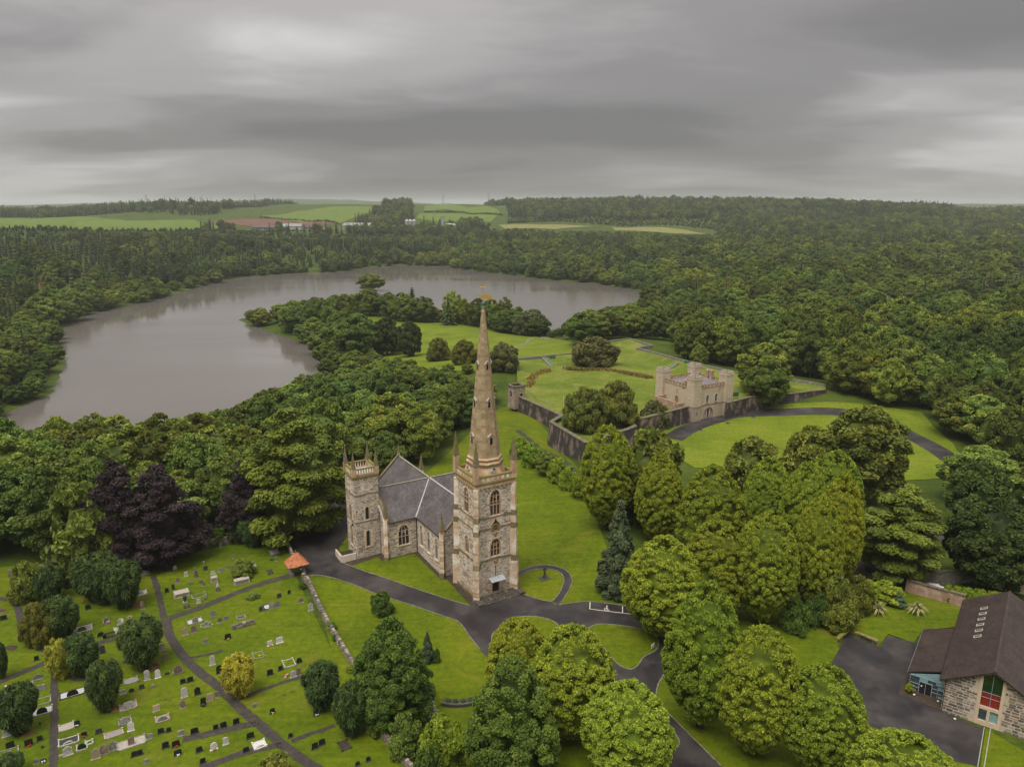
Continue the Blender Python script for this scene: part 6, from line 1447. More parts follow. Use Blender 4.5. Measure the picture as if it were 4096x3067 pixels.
# ================================================================ parish hall
HL = empty('parish_hall', (70.0, 107.3, 0), math.radians(-36.3), 'modern stone hall with brown pitched roof, glazed porch and tall gable window', 'hall')
GW, EH, RH, LH = 12.8, 6.0, 9.7, 30.; HS = []
M['cream_stone'] = mat('cream_stone', (.62, .48, .33), (.54, .41, .28), .8, 1., 4, .1)
M['hall_mortar'] = mat('hall_mortar', (.58, .48, .37), (.46, .38, .29), .9, 1.5, 5, .2)
M['blue_glass'] = mat('tinted_glass', (.05, .085, .09), (.03, .05, .055), .12, 1., 3, 0, None, .6)
M['pale_glass'] = mat('pale_glass', (.26, .42, .42), (.17, .30, .31), .15, .7, 3, 0, None, .6)
M['green_glass'] = mat('green_glass', (.012, .04, .012), (.008, .025, .008), .1, 1., 3, 0, None, .6)
M['red_panel'] = mat('red_panel', (.26, .018, .012), (.20, .03, .012), .35, .8)
M['frame_grey'] = mat('grey_frame', (.34, .38, .42), (.28, .31, .35), .45, 2.)
g0 = Wall((0, 0, 0), (1, 0)); og = [(0, -.2), (GW, -.2), (GW, EH), (GW/2, RH), (0, EH)]
wx0, wx1 = 4.6, 8.1
big = [(wx0+.45, 3.2), (wx1-.45, 3.2), (wx1-.45, RH-(wx1-.45-GW/2)*(RH-EH)/(GW/2)-.5), (GW/2, RH-.55), (wx0+.45, RH-(GW/2-wx0-.45)*(RH-EH)/(GW/2)-.5)]
sm1 = rect(wx0+.45, (wx0+wx1)/2-.2, .7, 2.7); sm2 = rect((wx0+wx1)/2+.2, wx1-.45, .7, 2.7)
g0.face(HL, og, [big, sm1, sm2], M['hall_mortar'], 'gable_wall', .3)
col_h = [(wx0, -.2), (wx1, -.2), (wx1, RH-.6), (wx0, RH-.6)]
rubble(g0, og, [col_h], rng, HS, 1.18, .04, 2.)
mb = MB()
for u0, u1, v0, v1 in ((wx0, wx0+.45, -.1, 8.4), (wx1-.45, wx1, -.1, 8.4), (wx0+.45, wx1-.45, 2.7, 3.2), (wx0+.45, wx1-.45, -.1, .7), ((wx0+wx1)/2-.2, (wx0+wx1)/2+.2, .7, 2.7)): g0.bar(mb, u0, u1, v0, v1, -.02, .12)
mb.build('window_surround', M['cream_stone'], HL)
def panes(parent, w, us, vs_, m_of, fw=.06, d=-.22, name='window'):
    mb = MB()
    for u in us: w.bar(mb, u-fw/2, u+fw/2, vs_[0], vs_[-1], d-.02, d+.1)
    for v in vs_: w.bar(mb, us[0], us[-1], v-fw/2, v+fw/2, d-.02, d+.09)
    o = mb.build(name, M['frame_grey'], parent)
    for i in range(len(us)-1):
        for j in range(len(vs_)-1):
            mb = MB(); w.slab(mb, rect(us[i]+fw/2, us[i+1]-fw/2, vs_[j]+fw/2, vs_[j+1]-fw/2), d-.02, d+.02); mb.build('pane', M[m_of(i, j)], o)
    return o
wm = (wx0+wx1)/2
bw = panes(HL, g0, [wx0+.45, wm, wx1-.45], [3.2, 4.7, 5.6], lambda i, j: 'red_panel')
mb = MB(); g0.slab(mb, [(wx0+.5, 5.66), (wx1-.5, 5.66), *big[2:]], -.24, -.2); mb.build('gable_pane', M['green_glass'], bw); mb = MB(); g0.bar(mb, wm-.03, wm+.03, 5.6, RH-.6, -.2, -.1); mb.build('mullion', M['frame_grey'], bw)
panes(HL, g0, [wx0+.45, wm-.2], [.7, 2.3, 2.7], lambda i, j: 'blue_glass'); panes(HL, g0, [wm+.2, wx1-.45], [.7, 2.7], lambda i, j: 'pale_glass')
for O, U, ln_ in (((0, LH, 0), (0, -1), LH), ((GW, 0, 0), (0, 1), LH)):
    w = Wall(O, U); w.face(HL, rect(0, ln_, -.2, EH), [], M['hall_mortar'], 'side_wall'); rubble(w, rect(0, ln_, -.2, EH), [], rng, HS, 1.5, .1, .3)
w = Wall((GW, LH, 0), (-1, 0)); w.face(HL, [(GW-x, z) for x, z in og][::-1], [], M['hall_mortar'], 'gable_wall')
emit(HL, HS, M['rubble_dark'], 'stone', 300, 'side_stones')
sl2 = (RH-EH)/(GW/2); o1 = .7; zE = EH-o1*sl2+.25; zR = RH+.25
for sd_, nm in ((-1, 'left'), (1, 'right')):
    xE = -o1 if sd_ < 0 else GW+o1; mb = MB()
    v = [(xE, -.8, zE), (GW/2, -.8, zR), (GW/2, LH+.5, zR), (xE, LH+.5, zE)]; v += [(x, y, z-.22) for x, y, z in v]
    f_ = [(0, 1, 2, 3), (7, 6, 5, 4), (0, 4, 5, 1), (3, 2, 6, 7), (0, 3, 7, 4)]
    mb.add(v, [t if sd_ < 0 else t[::-1] for t in f_]); rs = mb.build('roof_slope', M['tile_brown'], HL)
    for i in range(14): mb = MB(); t = (i+.5)/14; x = xE+(GW/2-xE)*t; z = zE+(zR-zE)*t; mb.box((x-.08, -.72, z-.5), (x+.08, .1, z-.26)); mb.build('rafter_end', M['door'], rs)
    mb = MB(); mb.add([(xE+sd_*-.1, -.7, zE-.3), (GW/2, -.7, zR-.3), (GW/2, -.1, zR-.3), (xE+sd_*-.1, -.1, zE-.3)], [(0, 1, 2, 3)]); mb.build('soffit', M['cream_stone'], rs)
    MB().tube((xE, -.8, zE-.12), (xE, LH+.5, zE-.12), .09).build('gutter', M['iron'], rs)
    if sd_ < 0:
        for i in range(6):
            y = 13.0+i*2.3; t = .52; x = xE+(GW/2-xE)*t; z = zE+(zR-zE)*t; dx, dz = .55, .55*sl2
            mb = MB(); mb.add([(x-dx, y-.42, z-dz+.02), (x+dx, y-.42, z+dz+.02), (x+dx, y+.42, z+dz+.02), (x-dx, y+.42, z-dz+.02), (x-dx-.03, y-.42, z-dz+.12), (x+dx-.03, y-.42, z+dz+.12), (x+dx-.03, y+.42, z+dz+.12), (x-dx-.03, y+.42, z-dz+.12)], [(3, 2, 1, 0), (4, 5, 6, 7), (0, 1, 5, 4), (1, 2, 6, 5), (2, 3, 7, 6), (3, 0, 4, 7)]); sk = mb.build('skylight', M['lead'], rs)
            dx, dz = .42, .42*sl2; mb = MB(); mb.add([(x-dx-.03, y-.28, z-dz+.135), (x+dx-.03, y-.28, z+dz+.135), (x+dx-.03, y+.28, z+dz+.135), (x-dx-.03, y+.28, z-dz+.135)], [(0, 1, 2, 3)]); mb.build('pane', M['leaf_pane'] if 'leaf_pane' in M else M.setdefault('leaf_pane', mat('skylight_glass', (.13, .12, .05), (.09, .085, .04), .2, 2., spec=.5)), sk)
strip((GW/2, -.8, zR-.02), (GW/2, LH+.5, zR-.02), .4, .1, M['tile_brown'], HL, 'ridge')
# porch
px0, py0, py1 = -5.7, 3.2, 19.5; zo, zi = 3.1, 5.35
mb = MB(); v = [(px0, py0, zo), (-.05, py0, zi), (-.05, py1, zi), (px0, py1, zo)]; v += [(x, y, z-.2) for x, y, z in v]; mb.add(v, [(0, 1, 2, 3), (7, 6, 5, 4), (0, 4, 5, 1), (3, 2, 6, 7), (0, 3, 7, 4)]); pr_ = mb.build('porch_roof', M['tile_brown'], HL)
MB().tube((px0, py0, zo-.1), (px0, py1, zo-.1), .08).build('gutter', M['steel'], pr_); strip((-.62, py0-.3, zi+.05), (-.62, py1, zi+.05), .25, .08, M['lead'], pr_, 'flashing')
gp = Wall((px0+.5, 2.9, 0), (1, 0)); PWd = -px0-.5
po = panes(HL, gp, [0, 1.45, 3.3, 4.2, PWd], [0.05, .9, 1.6, 2.3], lambda i, j: ('pale_glass' if (i, j) in ((3, 2),) else 'blue_glass'), .07, -.05, 'glazed_screen')
panes(HL, gp, [0, 1.45, 2.6, 3.9, PWd], [2.3, 2.95], lambda i, j: 'pale_glass' if i in (1, 3) else 'blue_glass', .07, -.05, 'glazed_screen')
mb = MB(); gp.slab(mb, [(0, 2.98), (PWd, 2.98), (PWd, 4.9), (0, 3.05)], -.06, -.02); mb.build('sloping_pane', M['pale_glass'], po)
for u in (1.45, 2.6, 3.9): mb = MB(); gp.bar(mb, u-.03, u+.03, 2.95, 3.05+1.85*u/PWd, -.02, .04); mb.build('glazing_bar', M['frame_grey'], po)
mb = MB(); gp.bar(mb, 1.45, 3.35, .02, 2.25, -.02, .05); do = mb.build('entrance_door', M['iron'], HL)
mb = MB(); gp.frame(mb, rect(1.5, 3.3, .05, 2.2), .09, .0, .14); mb.build('door_frame', M['frame_grey'], do); mb = MB(); gp.bar(mb, 2.37, 2.43, .05, 2.2, .05, .09); mb.build('meeting_stile', M['frame_grey'], do); mb = MB(); gp.bar(mb, 1.7, 1.92, 1.35, 1.62, .05, .07); mb.build('notice', M['white'], do)
sg = MB(); gp.bar(sg, .15, 1.25, .12, .72, .06, .09); sgn = sg.build('sign_board', M['door'], HL)
for r_, (zc, n_) in enumerate(((.52, 5), (.28, 6))):
    for i in range(n_):
        mb = MB(); u = .25+i*.155; gp.bar(mb, u, u+.04, zc-.08, zc+.08, .09, .1); gp.bar(mb, u+.04, u+.11, zc+(.03 if i % 2 else -.08), zc+(.08 if i % 2 else -.03), .09, .1); mb.build('letter', M['white'], sgn)
mb = MB(); gp.bar(mb, .45, .75, .98, 1.15, .06, .08); mb.build('notice', M['white'], po); mb = MB(); gp.bar(mb, 4.35, 5.0, .12, .55, .06, .09); mb.build('notice', M['pale_glass'], po)
w = Wall((px0+.3, py1-.3, 0), (0, -1)); w.face(HL, rect(0, py1-.3-2.9, -.1, zo), [], M['hall_mortar'], 'porch_wall')
MB().tube((.12, -.15, 0), (.12, -.15, zE), .06).build('drainpipe', M['iron'], HL)
for i, (x, y) in enumerate(((-3.5, 1.2), (-.6, .9), (2.6, -.5))):
    q = HL.matrix_world if False else None
for i, p in enumerate(((1602, 1218), (1735, 1255), (1828, 1352))):
    x, y = G(z6(p)); o = empty('ground_light', (x, y, gz(x, y)+.07), 0, ('left', 'middle', 'right')[i]+' small white light set in the paving along the hall front', 'light fitting', 'lights along the hall front'); MB().lathe((0, 0, 0), [(.2, 0), (.18, .1), (.05, .14)], 10).build('cap', M['white'], o); MB().lathe((0, 0, 0), [(.26, 0), (.25, .04)], 10).build('rim', M['steel'], o)
for i, (pb, pt) in enumerate((((1955, 1615), (1985, 1400)), ((1985, 1650), (2035, 1400)))):
    x, y = G(z6(pb)); hh = ZH(z6(pt)[1], y); o = empty('flagpole', (x, y, 0), 0, ('left', 'right')[i]+' of two slim white flagpoles in front of the hall', 'pole', 'flagpoles at the hall'); MB().tube((0, 0, 0), (0, 0, max(4.5, hh)), .07, .05, 8).build('pole', M['white'], o); MB().lathe((0, 0, max(4.5, hh)), [(.05, 0), (.09, .08), (.02, .16)], 8).build('finial', M['steel'], o)
# potted plant at the door
x, y = G(z6((1575, 1205))); o = empty('potted_plant', (x, y, .1), 0, 'leafy plant in a dark pot beside the hall entrance', 'plant'); MB().lathe((0, 0, 0), [(.3, 0), (.4, .5), (.36, .55)], 10).build('pot', M['door'], o); c = link('foliage', KIND['bright'][0][0], None, o); c.scale = (.3, .3, .35); c.location = (0, 0, .4)
# garden walls behind the hall
zw = lambda p: (3150+p[0]/2.338, 2150+p[1]/2.338)
wall_run('brick_wall', 'broken red and white brick garden wall sloping down to the hall roof', [G(zw(p)) for p in ((1100, 500), (1320, 560), (1500, 610), (1650, 650))], -.2, 2.6, .5, 'brick', 'fort_cope', cl=1.2)
wall_run('stone_wall', 'grey rubble yard wall behind the brick garden wall', [G(zw(p)) for p in ((1140, 430), (1330, 440), (1530, 420), (1750, 405))], -.2, 2.8, .5, 'grey_wall', 'fort_cope', cl=1.2)
wall_run('timber_fence', 'pale timber board fence beyond the yard behind the hall', [G(zw(p)) for p in ((1740, 420), (1900, 460), (2080, 500), (2300, 550))], 0, 2.0, .12, 'cream_stone', 'cream_stone', 'fence')
wall_run('lane_wall', 'old stone wall along the shaded lane under the beech', [G(z6(p)) for p in ((1220, 455), (1300, 420), (1450, 360))], -.2, 2.8, .5, 'grey_wall', 'fort_cope')
wall_run('lane_wall', 'short stretch of capped stone wall between the beech and the chestnut', [G(z6(p)) for p in ((1790, 195), (1850, 170), (1930, 150))], -.2, 2.4, .5, 'grey_wall', 'sand')
sh = G(zw((1250, 440))); o = empty('garden_shed', (*sh, 0), math.radians(-20), 'small lean-to with dark slate roof between the garden walls', 'shed'); MB().box((-2.6, -1.4, 0), (2.6, 1.4, 1.9)).build('wall', M['brick'], o); mb = MB(); mb.add([(-2.8, -1.6, 1.9), (2.8, -1.6, 1.9), (2.8, 1.5, 2.7), (-2.8, 1.5, 2.7), (-2.8, -1.6, 1.75), (2.8, -1.6, 1.75), (2.8, 1.5, 2.55), (-2.8, 1.5, 2.55)], [(0, 1, 2, 3), (7, 6, 5, 4), (0, 4, 5, 1), (1, 5, 6, 2), (2, 6, 7, 3), (3, 7, 4, 0)]); mb.build('roof', M['slate'], o)
# white car, mostly hidden behind the brick wall
x, y = G(zw((1415, 530))); CRR = empty('parked_car', (x, y+1.5, 0), math.radians(-25), 'white car half hidden behind the broken brick garden wall', 'car')
Wc = Wall((0, -.85, 0), (1, 0)); body = [(-2.1, .35), (2.1, .35), (2.15, .8), (1.9, .95), (1.1, 1.0), (.5, 1.42), (-1.3, 1.45), (-1.95, 1.0), (-2.15, .85)]
mb = MB(); Wc.slab(mb, body, -1.7, 0); mb.build('body', M['white'], CRR)
for s_ in (-.86, .86):
    wv = Wall((0, s_ if s_ < 0 else .85, 0), (1, 0)) if s_ < 0 else Wall((0, .85, 0), (-1, 0)); mb = MB(); k = 1 if s_ < 0 else -1; wv.slab(mb, [(-1.2*k, 1.0), (.75*k, 1.0), (.4*k, 1.35), (-1.1*k, 1.37)][::k], .0, .012); mb.build('side_window', M['blue_glass'], CRR)
    for xw in (-1.3, 1.3):
        mb = MB(); yy = s_*1.0
        mb.tube((xw, yy-.1, .33), (xw, yy+.1, .33), .33, None, 12); wh = mb.build('wheel', M['iron'], CRR); mb = MB(); mb.tube((xw, yy-.11, .33), (xw, yy+.11, .33), .2, None, 10); mb.build('rim', M['steel'], wh)
# lamp post, flax plants, low wall by the car park
x, y = G(z6((1428, 575))); zt = ZH(z6((1428, 495))[1], y); o = empty('street_lamp', (x, y, 0), .4, 'rusty cream street lamp beside the shaded lane', 'lamp'); MB().tube((0, 0, 0), (0, 0, zt-.3), .08, .05, 8).build('post', M['sand_pale'], o); MB().tube((0, 0, zt-.35), (-.5, 0, zt), .05).build('arm', M['sand_pale'], o); MB().box((-.95, -.2, zt-.1), (-.35, .2, zt+.2)).build('lamp_head', M['sand_pale'], o)
def flax(p, w, label):
    x, y = G(z6(p)); g = random.Random(int(p[0])); o = empty('flax_plant', (x, y, gz(x, y)), 0, label, 'plant', 'flax plants on the hall lawn')
    for i in range(110):
        a = g.uniform(0, 6.28); sp_ = g.uniform(.15, 1.) ; l_ = w*g.uniform(.75, 1.1); d = Vector((math.cos(a), math.sin(a), 0)); s = Vector((-d.y, d.x, 0))*.085
        P = [d*.1, d*(.35*sp_*l_)+Vector((0, 0, .62*l_*(1.1-sp_*.45))), d*(.8*sp_*l_)+Vector((0, 0, (.95-.8*sp_)*l_))]
        if i < 110:
            mb = MB(); mb.add([tuple(P[0]-s), tuple(P[0]+s), tuple(P[1]-s*1.1), tuple(P[1]+s*1.1), tuple(P[2])], [(0, 1, 3, 2), (2, 3, 4)]); ob = mb.build('blade', M['leaf_flax'], o); at = ob.data.attributes.new('tint', 'FLOAT', 'POINT'); at.data.foreach_set('value', [g.random()]*5)
flax((1405, 770), 3.3, 'spiky flax plant on the hall lawn, left of two'); flax((1615, 770), 3.6, 'spiky flax plant on the hall lawn, right of two')
wall_run('retaining_wall', 'low mossy retaining wall at the top of the hall car park', [G(z6(p)) for p in ((1175, 930), (1235, 880), (1330, 910), (1400, 945))], -.2, .7, .35, 'fort_stone', 'moss', cl=1.)
# ================================================================ churchyard wall, lych gate, small buildings
def rubble_wall(name, label, pts, h, th=.55, single=300):
    o = empty(name, (*pts[0], 0), 0, label, 'wall'); ox, oy = pts[0]; PC = []; r = random.Random(len(pts)*7)
    for a, b in zip(pts[:-1], pts[1:]):
        a_ = Vector(a); b_ = Vector(b); U = (b_-a_).normalized(); V = Vector((-U.y, U.x)); Ln = (b_-a_).length; za = min(gz(*a), gz(*b))-.3
        c = (a_+b_)/2; top = max(gz(*a), gz(*b))+h
        MB().obox((c.x-ox, c.y-oy), U, V, Ln/2+.1, th/2, za, top).build('core', M['mortar_dark'], o)
        for s in (1, -1):
            O = (a_ if s > 0 else b_)-V*s*th/2; w = Wall((O.x-ox, O.y-oy, za), U*s); rubble(w, rect(0, Ln, 0, top-za), [], r, PC, 1., .1, 1. if s > 0 else .8)
        n = int(Ln/.55)
        for i in range(n):
            t = (i+.5)/n; p = a_.lerp(b_, t); hw = Ln/n*.46; zt = top+r.uniform(.12, .34); q = [p-U*hw-V*th*.55, p+U*hw-V*th*.55, p+U*hw+V*th*.55, p-U*hw+V*th*.55]
            k = [Vector((r.uniform(-.05, .05), r.uniform(-.05, .05))) for _ in range(4)]
            PC.append((.5, [(v.x-ox, v.y-oy, top-.02) for v in q]+[(v.x*.93+p.x*.07-ox+e.x, v.y*.93+p.y*.07-oy+e.y, zt) for v, e in zip(q, k)]))
    emit(o, PC, M['rubble_dark'], 'stone', single, 'wall_stones'); return o
M['mortar_dark'] = mat('old_mortar', (.24, .20, .155), (.15, .125, .095), .95, 1., 5, .3)
z8 = lambda p: (650+p[0]/2.159, 2300+p[1]/2.159)
YW = [G(z8(p)) for p in ((1215, 30), (1265, 80), (1330, 230), (1430, 440), (1530, 600), (1650, 800))]+[G(p) for p in ((1470, 2790), (1525, 2938), (1580, 3013), (1650, 3090))]
rubble_wall('churchyard_wall', 'long rubble wall between the churchyard and the church lawn', YW, 1.15)
rubble_wall('gate_wall', 'short rubble wall running up from the lych gate to the trees', [G(p) for p in ((1172, 2235), (1160, 2205), (1145, 2172), (1120, 2130))], 1.2, .5, 100)
rubble_wall('back_wall', 'old rubble wall at the back of the churchyard behind the copper beeches', [G(z4(p)) for p in ((1230, 255), (1320, 230), (1450, 205), (1585, 180))], 1.5, .5, 100)
rubble_wall('back_wall', 'broken rubble wall at the back left corner of the churchyard', [G(z4(p)) for p in ((60, 425), (200, 400), (320, 385), (480, 375))], 1.6, .5, 80)
# ivy and flowers on the wall
for p, k, w, h, l in (((1205, 110), 'bush', 1.6, 1.4, 'leafy weeds at the gate end of the churchyard wall'), ((1465, 470), 'bright', 1.7, 1.9, 'yellow flowered shrub on the churchyard wall'), ((1500, 560), 'bush', 1.3, 1.3, 'ivy clump on the middle of the churchyard wall'), ((1640, 830), 'bright', 1.8, 1.4, 'bramble at the foot of the churchyard wall by the sycamore')):
    x, y = G(z8(p)); plant(k, x, y, h, w, 'wall_shrub', l, 'shrub')
# lych gate
x, y = G((1188, 2292)); LG = empty('lych_gate', (x, y, gz(x, y)), math.radians(31), 'timber lych gate with steep orange tiled roof and small finial', 'gatehouse')
for sx in (-1, 1):
    for sy in (-1, 1): MB().box((sx*1.3-.13, sy*1.1-.13, 0), (sx*1.3+.13, sy*1.1+.13, 2.7)).build('post', M['sand_dark'], LG)
    MB().box((sx*1.3-.35, -1.4, 0), (sx*1.3+.35, 1.4, .9)).build('side_wall', M['grey_wall'], LG)
M['weathered_wood'] = mat('weathered_wood', (.20, .18, .15), (.12, .105, .085), .9, 4.)
for i in range(9): MB().box((-1.1+i*.26-.05, -.04, .15), (-1.1+i*.26+.05, .04, 1.35)).build('gate_pale', M['weathered_wood'], LG)
for z in (.35, 1.1): MB().box((-1.2, -.07, z), (1.2, -.04, z+.12)).build('gate_rail', M['weathered_wood'], LG)
mb = MB(); k = 2.25; j = 2.05; mb.add([(-k, -j, 2.55), (k, -j, 2.55), (k, j, 2.55), (-k, j, 2.55), (-.3, 0, 4.95), (.3, 0, 4.95)], [(0, 1, 5, 4), (1, 2, 5), (2, 3, 4, 5), (3, 0, 4), (3, 2, 1, 0)]); lr = mb.build('roof', M['terracotta'], LG)
for a, b in (((-k, -j, 2.6), (-.3, 0, 5.)), ((k, -j, 2.6), (.3, 0, 5.)), ((k, j, 2.6), (.3, 0, 5.)), ((-k, j, 2.6), (-.3, 0, 5.))): strip(a, b, .22, .08, M['moss'] if a[1] > 0 else M['terracotta'], lr, 'hip_tiles')
MB().lathe((0, 0, 4.95), [(.12, 0), (.16, .15), (.08, .3), (.12, .42), (.03, .75)], 8).build('finial', M['moss'], lr)
MB().box((.5, -1.15, 1.2), (.8, -1.13, 1.5)).build('notice', M['white'], LG)
# shed by the car park and iron gate with sign
x, y = G((1322, 2076)); SH = empty('stone_shed', (x, y, gz(x, y)), math.radians(31), 'low stone shed with dark slate roof left of the small church tower', 'shed'); SS = []
for O, U, ln_ in (((-3.4, -2, 0), (1, 0), 5.4), ((-3.4, 3, 0), (0, -1), 5.), ((2, -2, 0), (0, 1), 5.), ((2, 3, 0), (-1, 0), 5.4)):
    w = Wall(O, U); w.face(SH, rect(0, ln_, -.3, 2.7), [], M['mortar'], 'wall'); rubble(w, rect(0, ln_, -.3, 2.7), [], rng, SS, 1., .1, 1.)
emit(SH, SS, M['rubble'], 'stone', 120, 'wall_stones')
mb = MB(); mb.add([(-3.8, -2.4, 2.6), (2.4, -2.4, 2.6), (2.4, 3.4, 4.6), (-3.8, 3.4, 4.6), (-3.8, -2.4, 2.4), (2.4, -2.4, 2.4), (2.4, 3.4, 4.4), (-3.8, 3.4, 4.4)], [(0, 1, 2, 3), (7, 6, 5, 4), (0, 4, 5, 1), (1, 5, 6, 2), (2, 6, 7, 3), (3, 7, 4, 0)]); mb.build('roof', M['slate'], SH); MB().tube((1.85, -2.1, 0), (1.85, -2.1, 2.5), .06).build('drainpipe', M['iron'], SH)
x, y = G((1370, 2024)); GT = empty('iron_gate', (x, y, gz(x, y)), math.radians(20), 'dark iron gate with a small blue and white sign behind the car park', 'gate')
for i in range(15): MB().tube((-2.1+i*.3, 0, .1), (-2.1+i*.3, 0, 2.2), .03, None, 4).build('bar', M['iron'], GT)
for z in (.3, 1.9): MB().tube((-2.1, 0, z), (2.1, 0, z), .035, None, 4).build('rail', M['iron'], GT)
sb_ = MB().box((-.55, -.06, 1.0), (.35, -.035, 2.0)).build('sign', mat('sign_blue', (.10, .28, .38), (.08, .2, .3), .5, 2.), GT); MB().box((-.55, -.07, 1.7), (.35, -.06, 2.0)).build('sign_header', mat('sign_pale_blue', (.42, .58, .75), None, .5, 2.), sb_); MB().box((-.5, -.07, 1.05), (.3, -.06, 1.3)).build('sign_text', mat('sign_pale', (.45, .58, .55), None, .5, 2.), sb_); MB().box((-.5, -.07, 1.44), (.3, -.06, 1.54)).build('sign_text', M['white'], sb_)
# memorial cross
M['dark_stone'] = mat('dark_stone', (.085, .080, .078), (.05, .048, .048), .75, 3., 4, .2)
x, y = G(z5((1443, 388))); MC = empty('memorial_cross', (x, y, gz(x, y)+.03), math.radians(25), 'small dark stone wheel cross on the lawn inside the looping path', 'monument')
MB().box((-1.1, -.9, 0), (1.1, .9, .12)).build('base_slab', M['dark_stone'], MC); MB().prism([(-.42, -.42), (.42, -.42), (.42, .42), (-.42, .42)], .12, .6, [(-.3, -.3), (.3, -.3), (.3, .3), (-.3, .3)]).build('plinth', M['dark_stone'], MC); MB().prism([(-.24, -.18), (.24, -.18), (.24, .18), (-.24, .18)], .6, 2.1, [(-.18, -.14), (.18, -.14), (.18, .14), (-.18, .14)]).build('shaft', M['dark_stone'], MC)
mb = MB(); mb.box((-.55, -.13, 2.1), (.55, .13, 2.42)); mb.box((-.16, -.128, 2.0), (.16, .128, 2.85)); mb.build('cross_head', M['dark_stone'], MC)
# disabled bays
def paint(name, a, b, w):
    a_ = Vector(a); b_ = Vector(b); U = (b_-a_).normalized(); V = Vector((-U.y, U.x))*w/2; mb = MB()
    n = max(1, int((b_-a_).length/1.5)); 
    for i in range(n):
        p = a_.lerp(b_, i/n); q = a_.lerp(b_, (i+1)/n); mb.add([(v.x, v.y, gz(v.x, v.y)+.095) for v in (p-V, q-V, q+V, p+V)], [(0, 1, 2, 3)])
    o = mb.build(name, M['road_white']); o['kind'] = 'structure'; return o
M['road_white'] = mat('road_paint', (.78, .70, .62), (.55, .48, .43), .7, 2.5, 5)
zd = lambda p: G((2330+p[0]/7.135, 2380+p[1]/7.135))
paint('bay_marking', zd((218, 205)), zd((205, 400)), .16); paint('bay_marking', zd((200, 398)), zd((1140, 515)), .16); paint('bay_marking', zd((1140, 515)), zd((2050, 618)), .16); paint('bay_marking', zd((1142, 325)), zd((1143, 505)), .16)
for ox, oy in ((0, 0), (925, 105)):
    for seg_ in ([(690, 320), (692, 400), (720, 410), (745, 432), (775, 434)], [(735, 372), (700, 372)], [(670, 368), (630, 378), (622, 400), (645, 425), (690, 437), (722, 432)]):
        for a, b in zip(seg_[:-1], seg_[1:]): paint('wheelchair_symbol', zd((a[0]+ox, a[1]+oy)), zd((b[0]+ox, b[1]+oy)), .13)
    a = Vector(zd((702+ox, 312+oy))); MB().add([(a.x+.16*math.cos(t), a.y+.16*math.sin(t), gz(a.x, a.y)+.096) for t in [i*math.pi/5 for i in range(10)]], [tuple(range(10))]).build('wheelchair_symbol', M['road_white'])['kind'] = 'structure'
# curved stone seat, sign, park board and fence
x, y = G(z5((940, 1150))); CS = empty('stone_planter', (x, y, gz(x, y)), math.radians(4), 'curved dark stone trough on the lawn below the sycamore', 'planter'); mb = MB()
N_ = 10
for i in range(N_):
    a0 = (i/N_-.5)*.9; a1 = ((i+1)/N_-.5)*.9; Rr = 7.; P = [(Rr*math.sin(a), -Rr*math.cos(a)+Rr, ) for a in (a0, a1)]; Q = [((Rr-1.6)*math.sin(a), -(Rr-1.6)*math.cos(a)+Rr) for a in (a1, a0)]
    mb.prism(P+Q, 0, .55)
mb.build('trough', M['dark_stone'], CS); mb = MB()
for i in range(16): a = (i/15-.5)*.86; r = 6.9+R_.uniform(-.1, .1); mb.box((r*math.sin(a)-.12, 7-r*math.cos(a)-.1, .55), (r*math.sin(a)+.12, 7-r*math.cos(a)+.1, .68))
mb.build('edging_stones', M['grey_wall'], CS)
for i in range(4): a = (i/3-.5)*.6; c = link('plant', KIND['bush'][0][0], None, CS); c.scale = (.28, .28, .2); c.location = (6.2*math.sin(a), 7-6.2*math.cos(a), .45)
x, y = G(z5((2080, 806))); o = empty('lawn_sign', (x, y, gz(x, y)+.1), .9, 'small leaning white sign at the tip of the heart shaped lawn', 'sign'); MB().box((-.55, -.05, .35), (.55, .05, 1.05)).build('board', M['white'], o); MB().box((-.06, -.04, 0), (.06, .04, .4)).build('post', M['iron'], o)
z1_ = lambda p: (1300+p[0]/2.3656, 1100+p[1]/2.3656)
x, y = G(z1_((1945, 580))); o = empty('notice_board', (x, y, gz(x, y)), 0, 'white notice board at the lake end of the park path', 'sign'); MB().box((-.9, -.06, .8), (.9, .06, 2.6)).build('board', M['white'], o); MB().box((-.5, -.08, 1.2), (.5, -.06, 2.0)).build('map', M['green_panel'], o)
for s in (-.8, .8): MB().box((s-.06, -.05, 0), (s+.06, .05, .9)).build('post', M['weathered_wood'], o)
fp = [G(z1_(p)) for p in ((2050, 598), (2130, 612), (2200, 622))]; o = empty('rail_fence', (*fp[0], gz(*fp[0])), 0, 'pale timber rail fence by the lake end of the park path', 'fence')
for a, b in zip(fp[:-1], fp[1:]):
    for h_ in (.5, 1.1): MB().tube((a[0]-fp[0][0], a[1]-fp[0][1], h_), (b[0]-fp[0][0], b[1]-fp[0][1], h_+gz(*b)-gz(*a)), .08, None, 4).build('rail', M['cream_stone'], o)
for i in range(7): t = i/6; MB().box((fp[0][0]*(1-t)+fp[2][0]*t-fp[0][0]-.08, (fp[2][1]-fp[0][1])*t-.08, -.3), ((fp[2][0]-fp[0][0])*t+.08, (fp[2][1]-fp[0][1])*t+.08, 1.3)).build('post', M['cream_stone'], o)
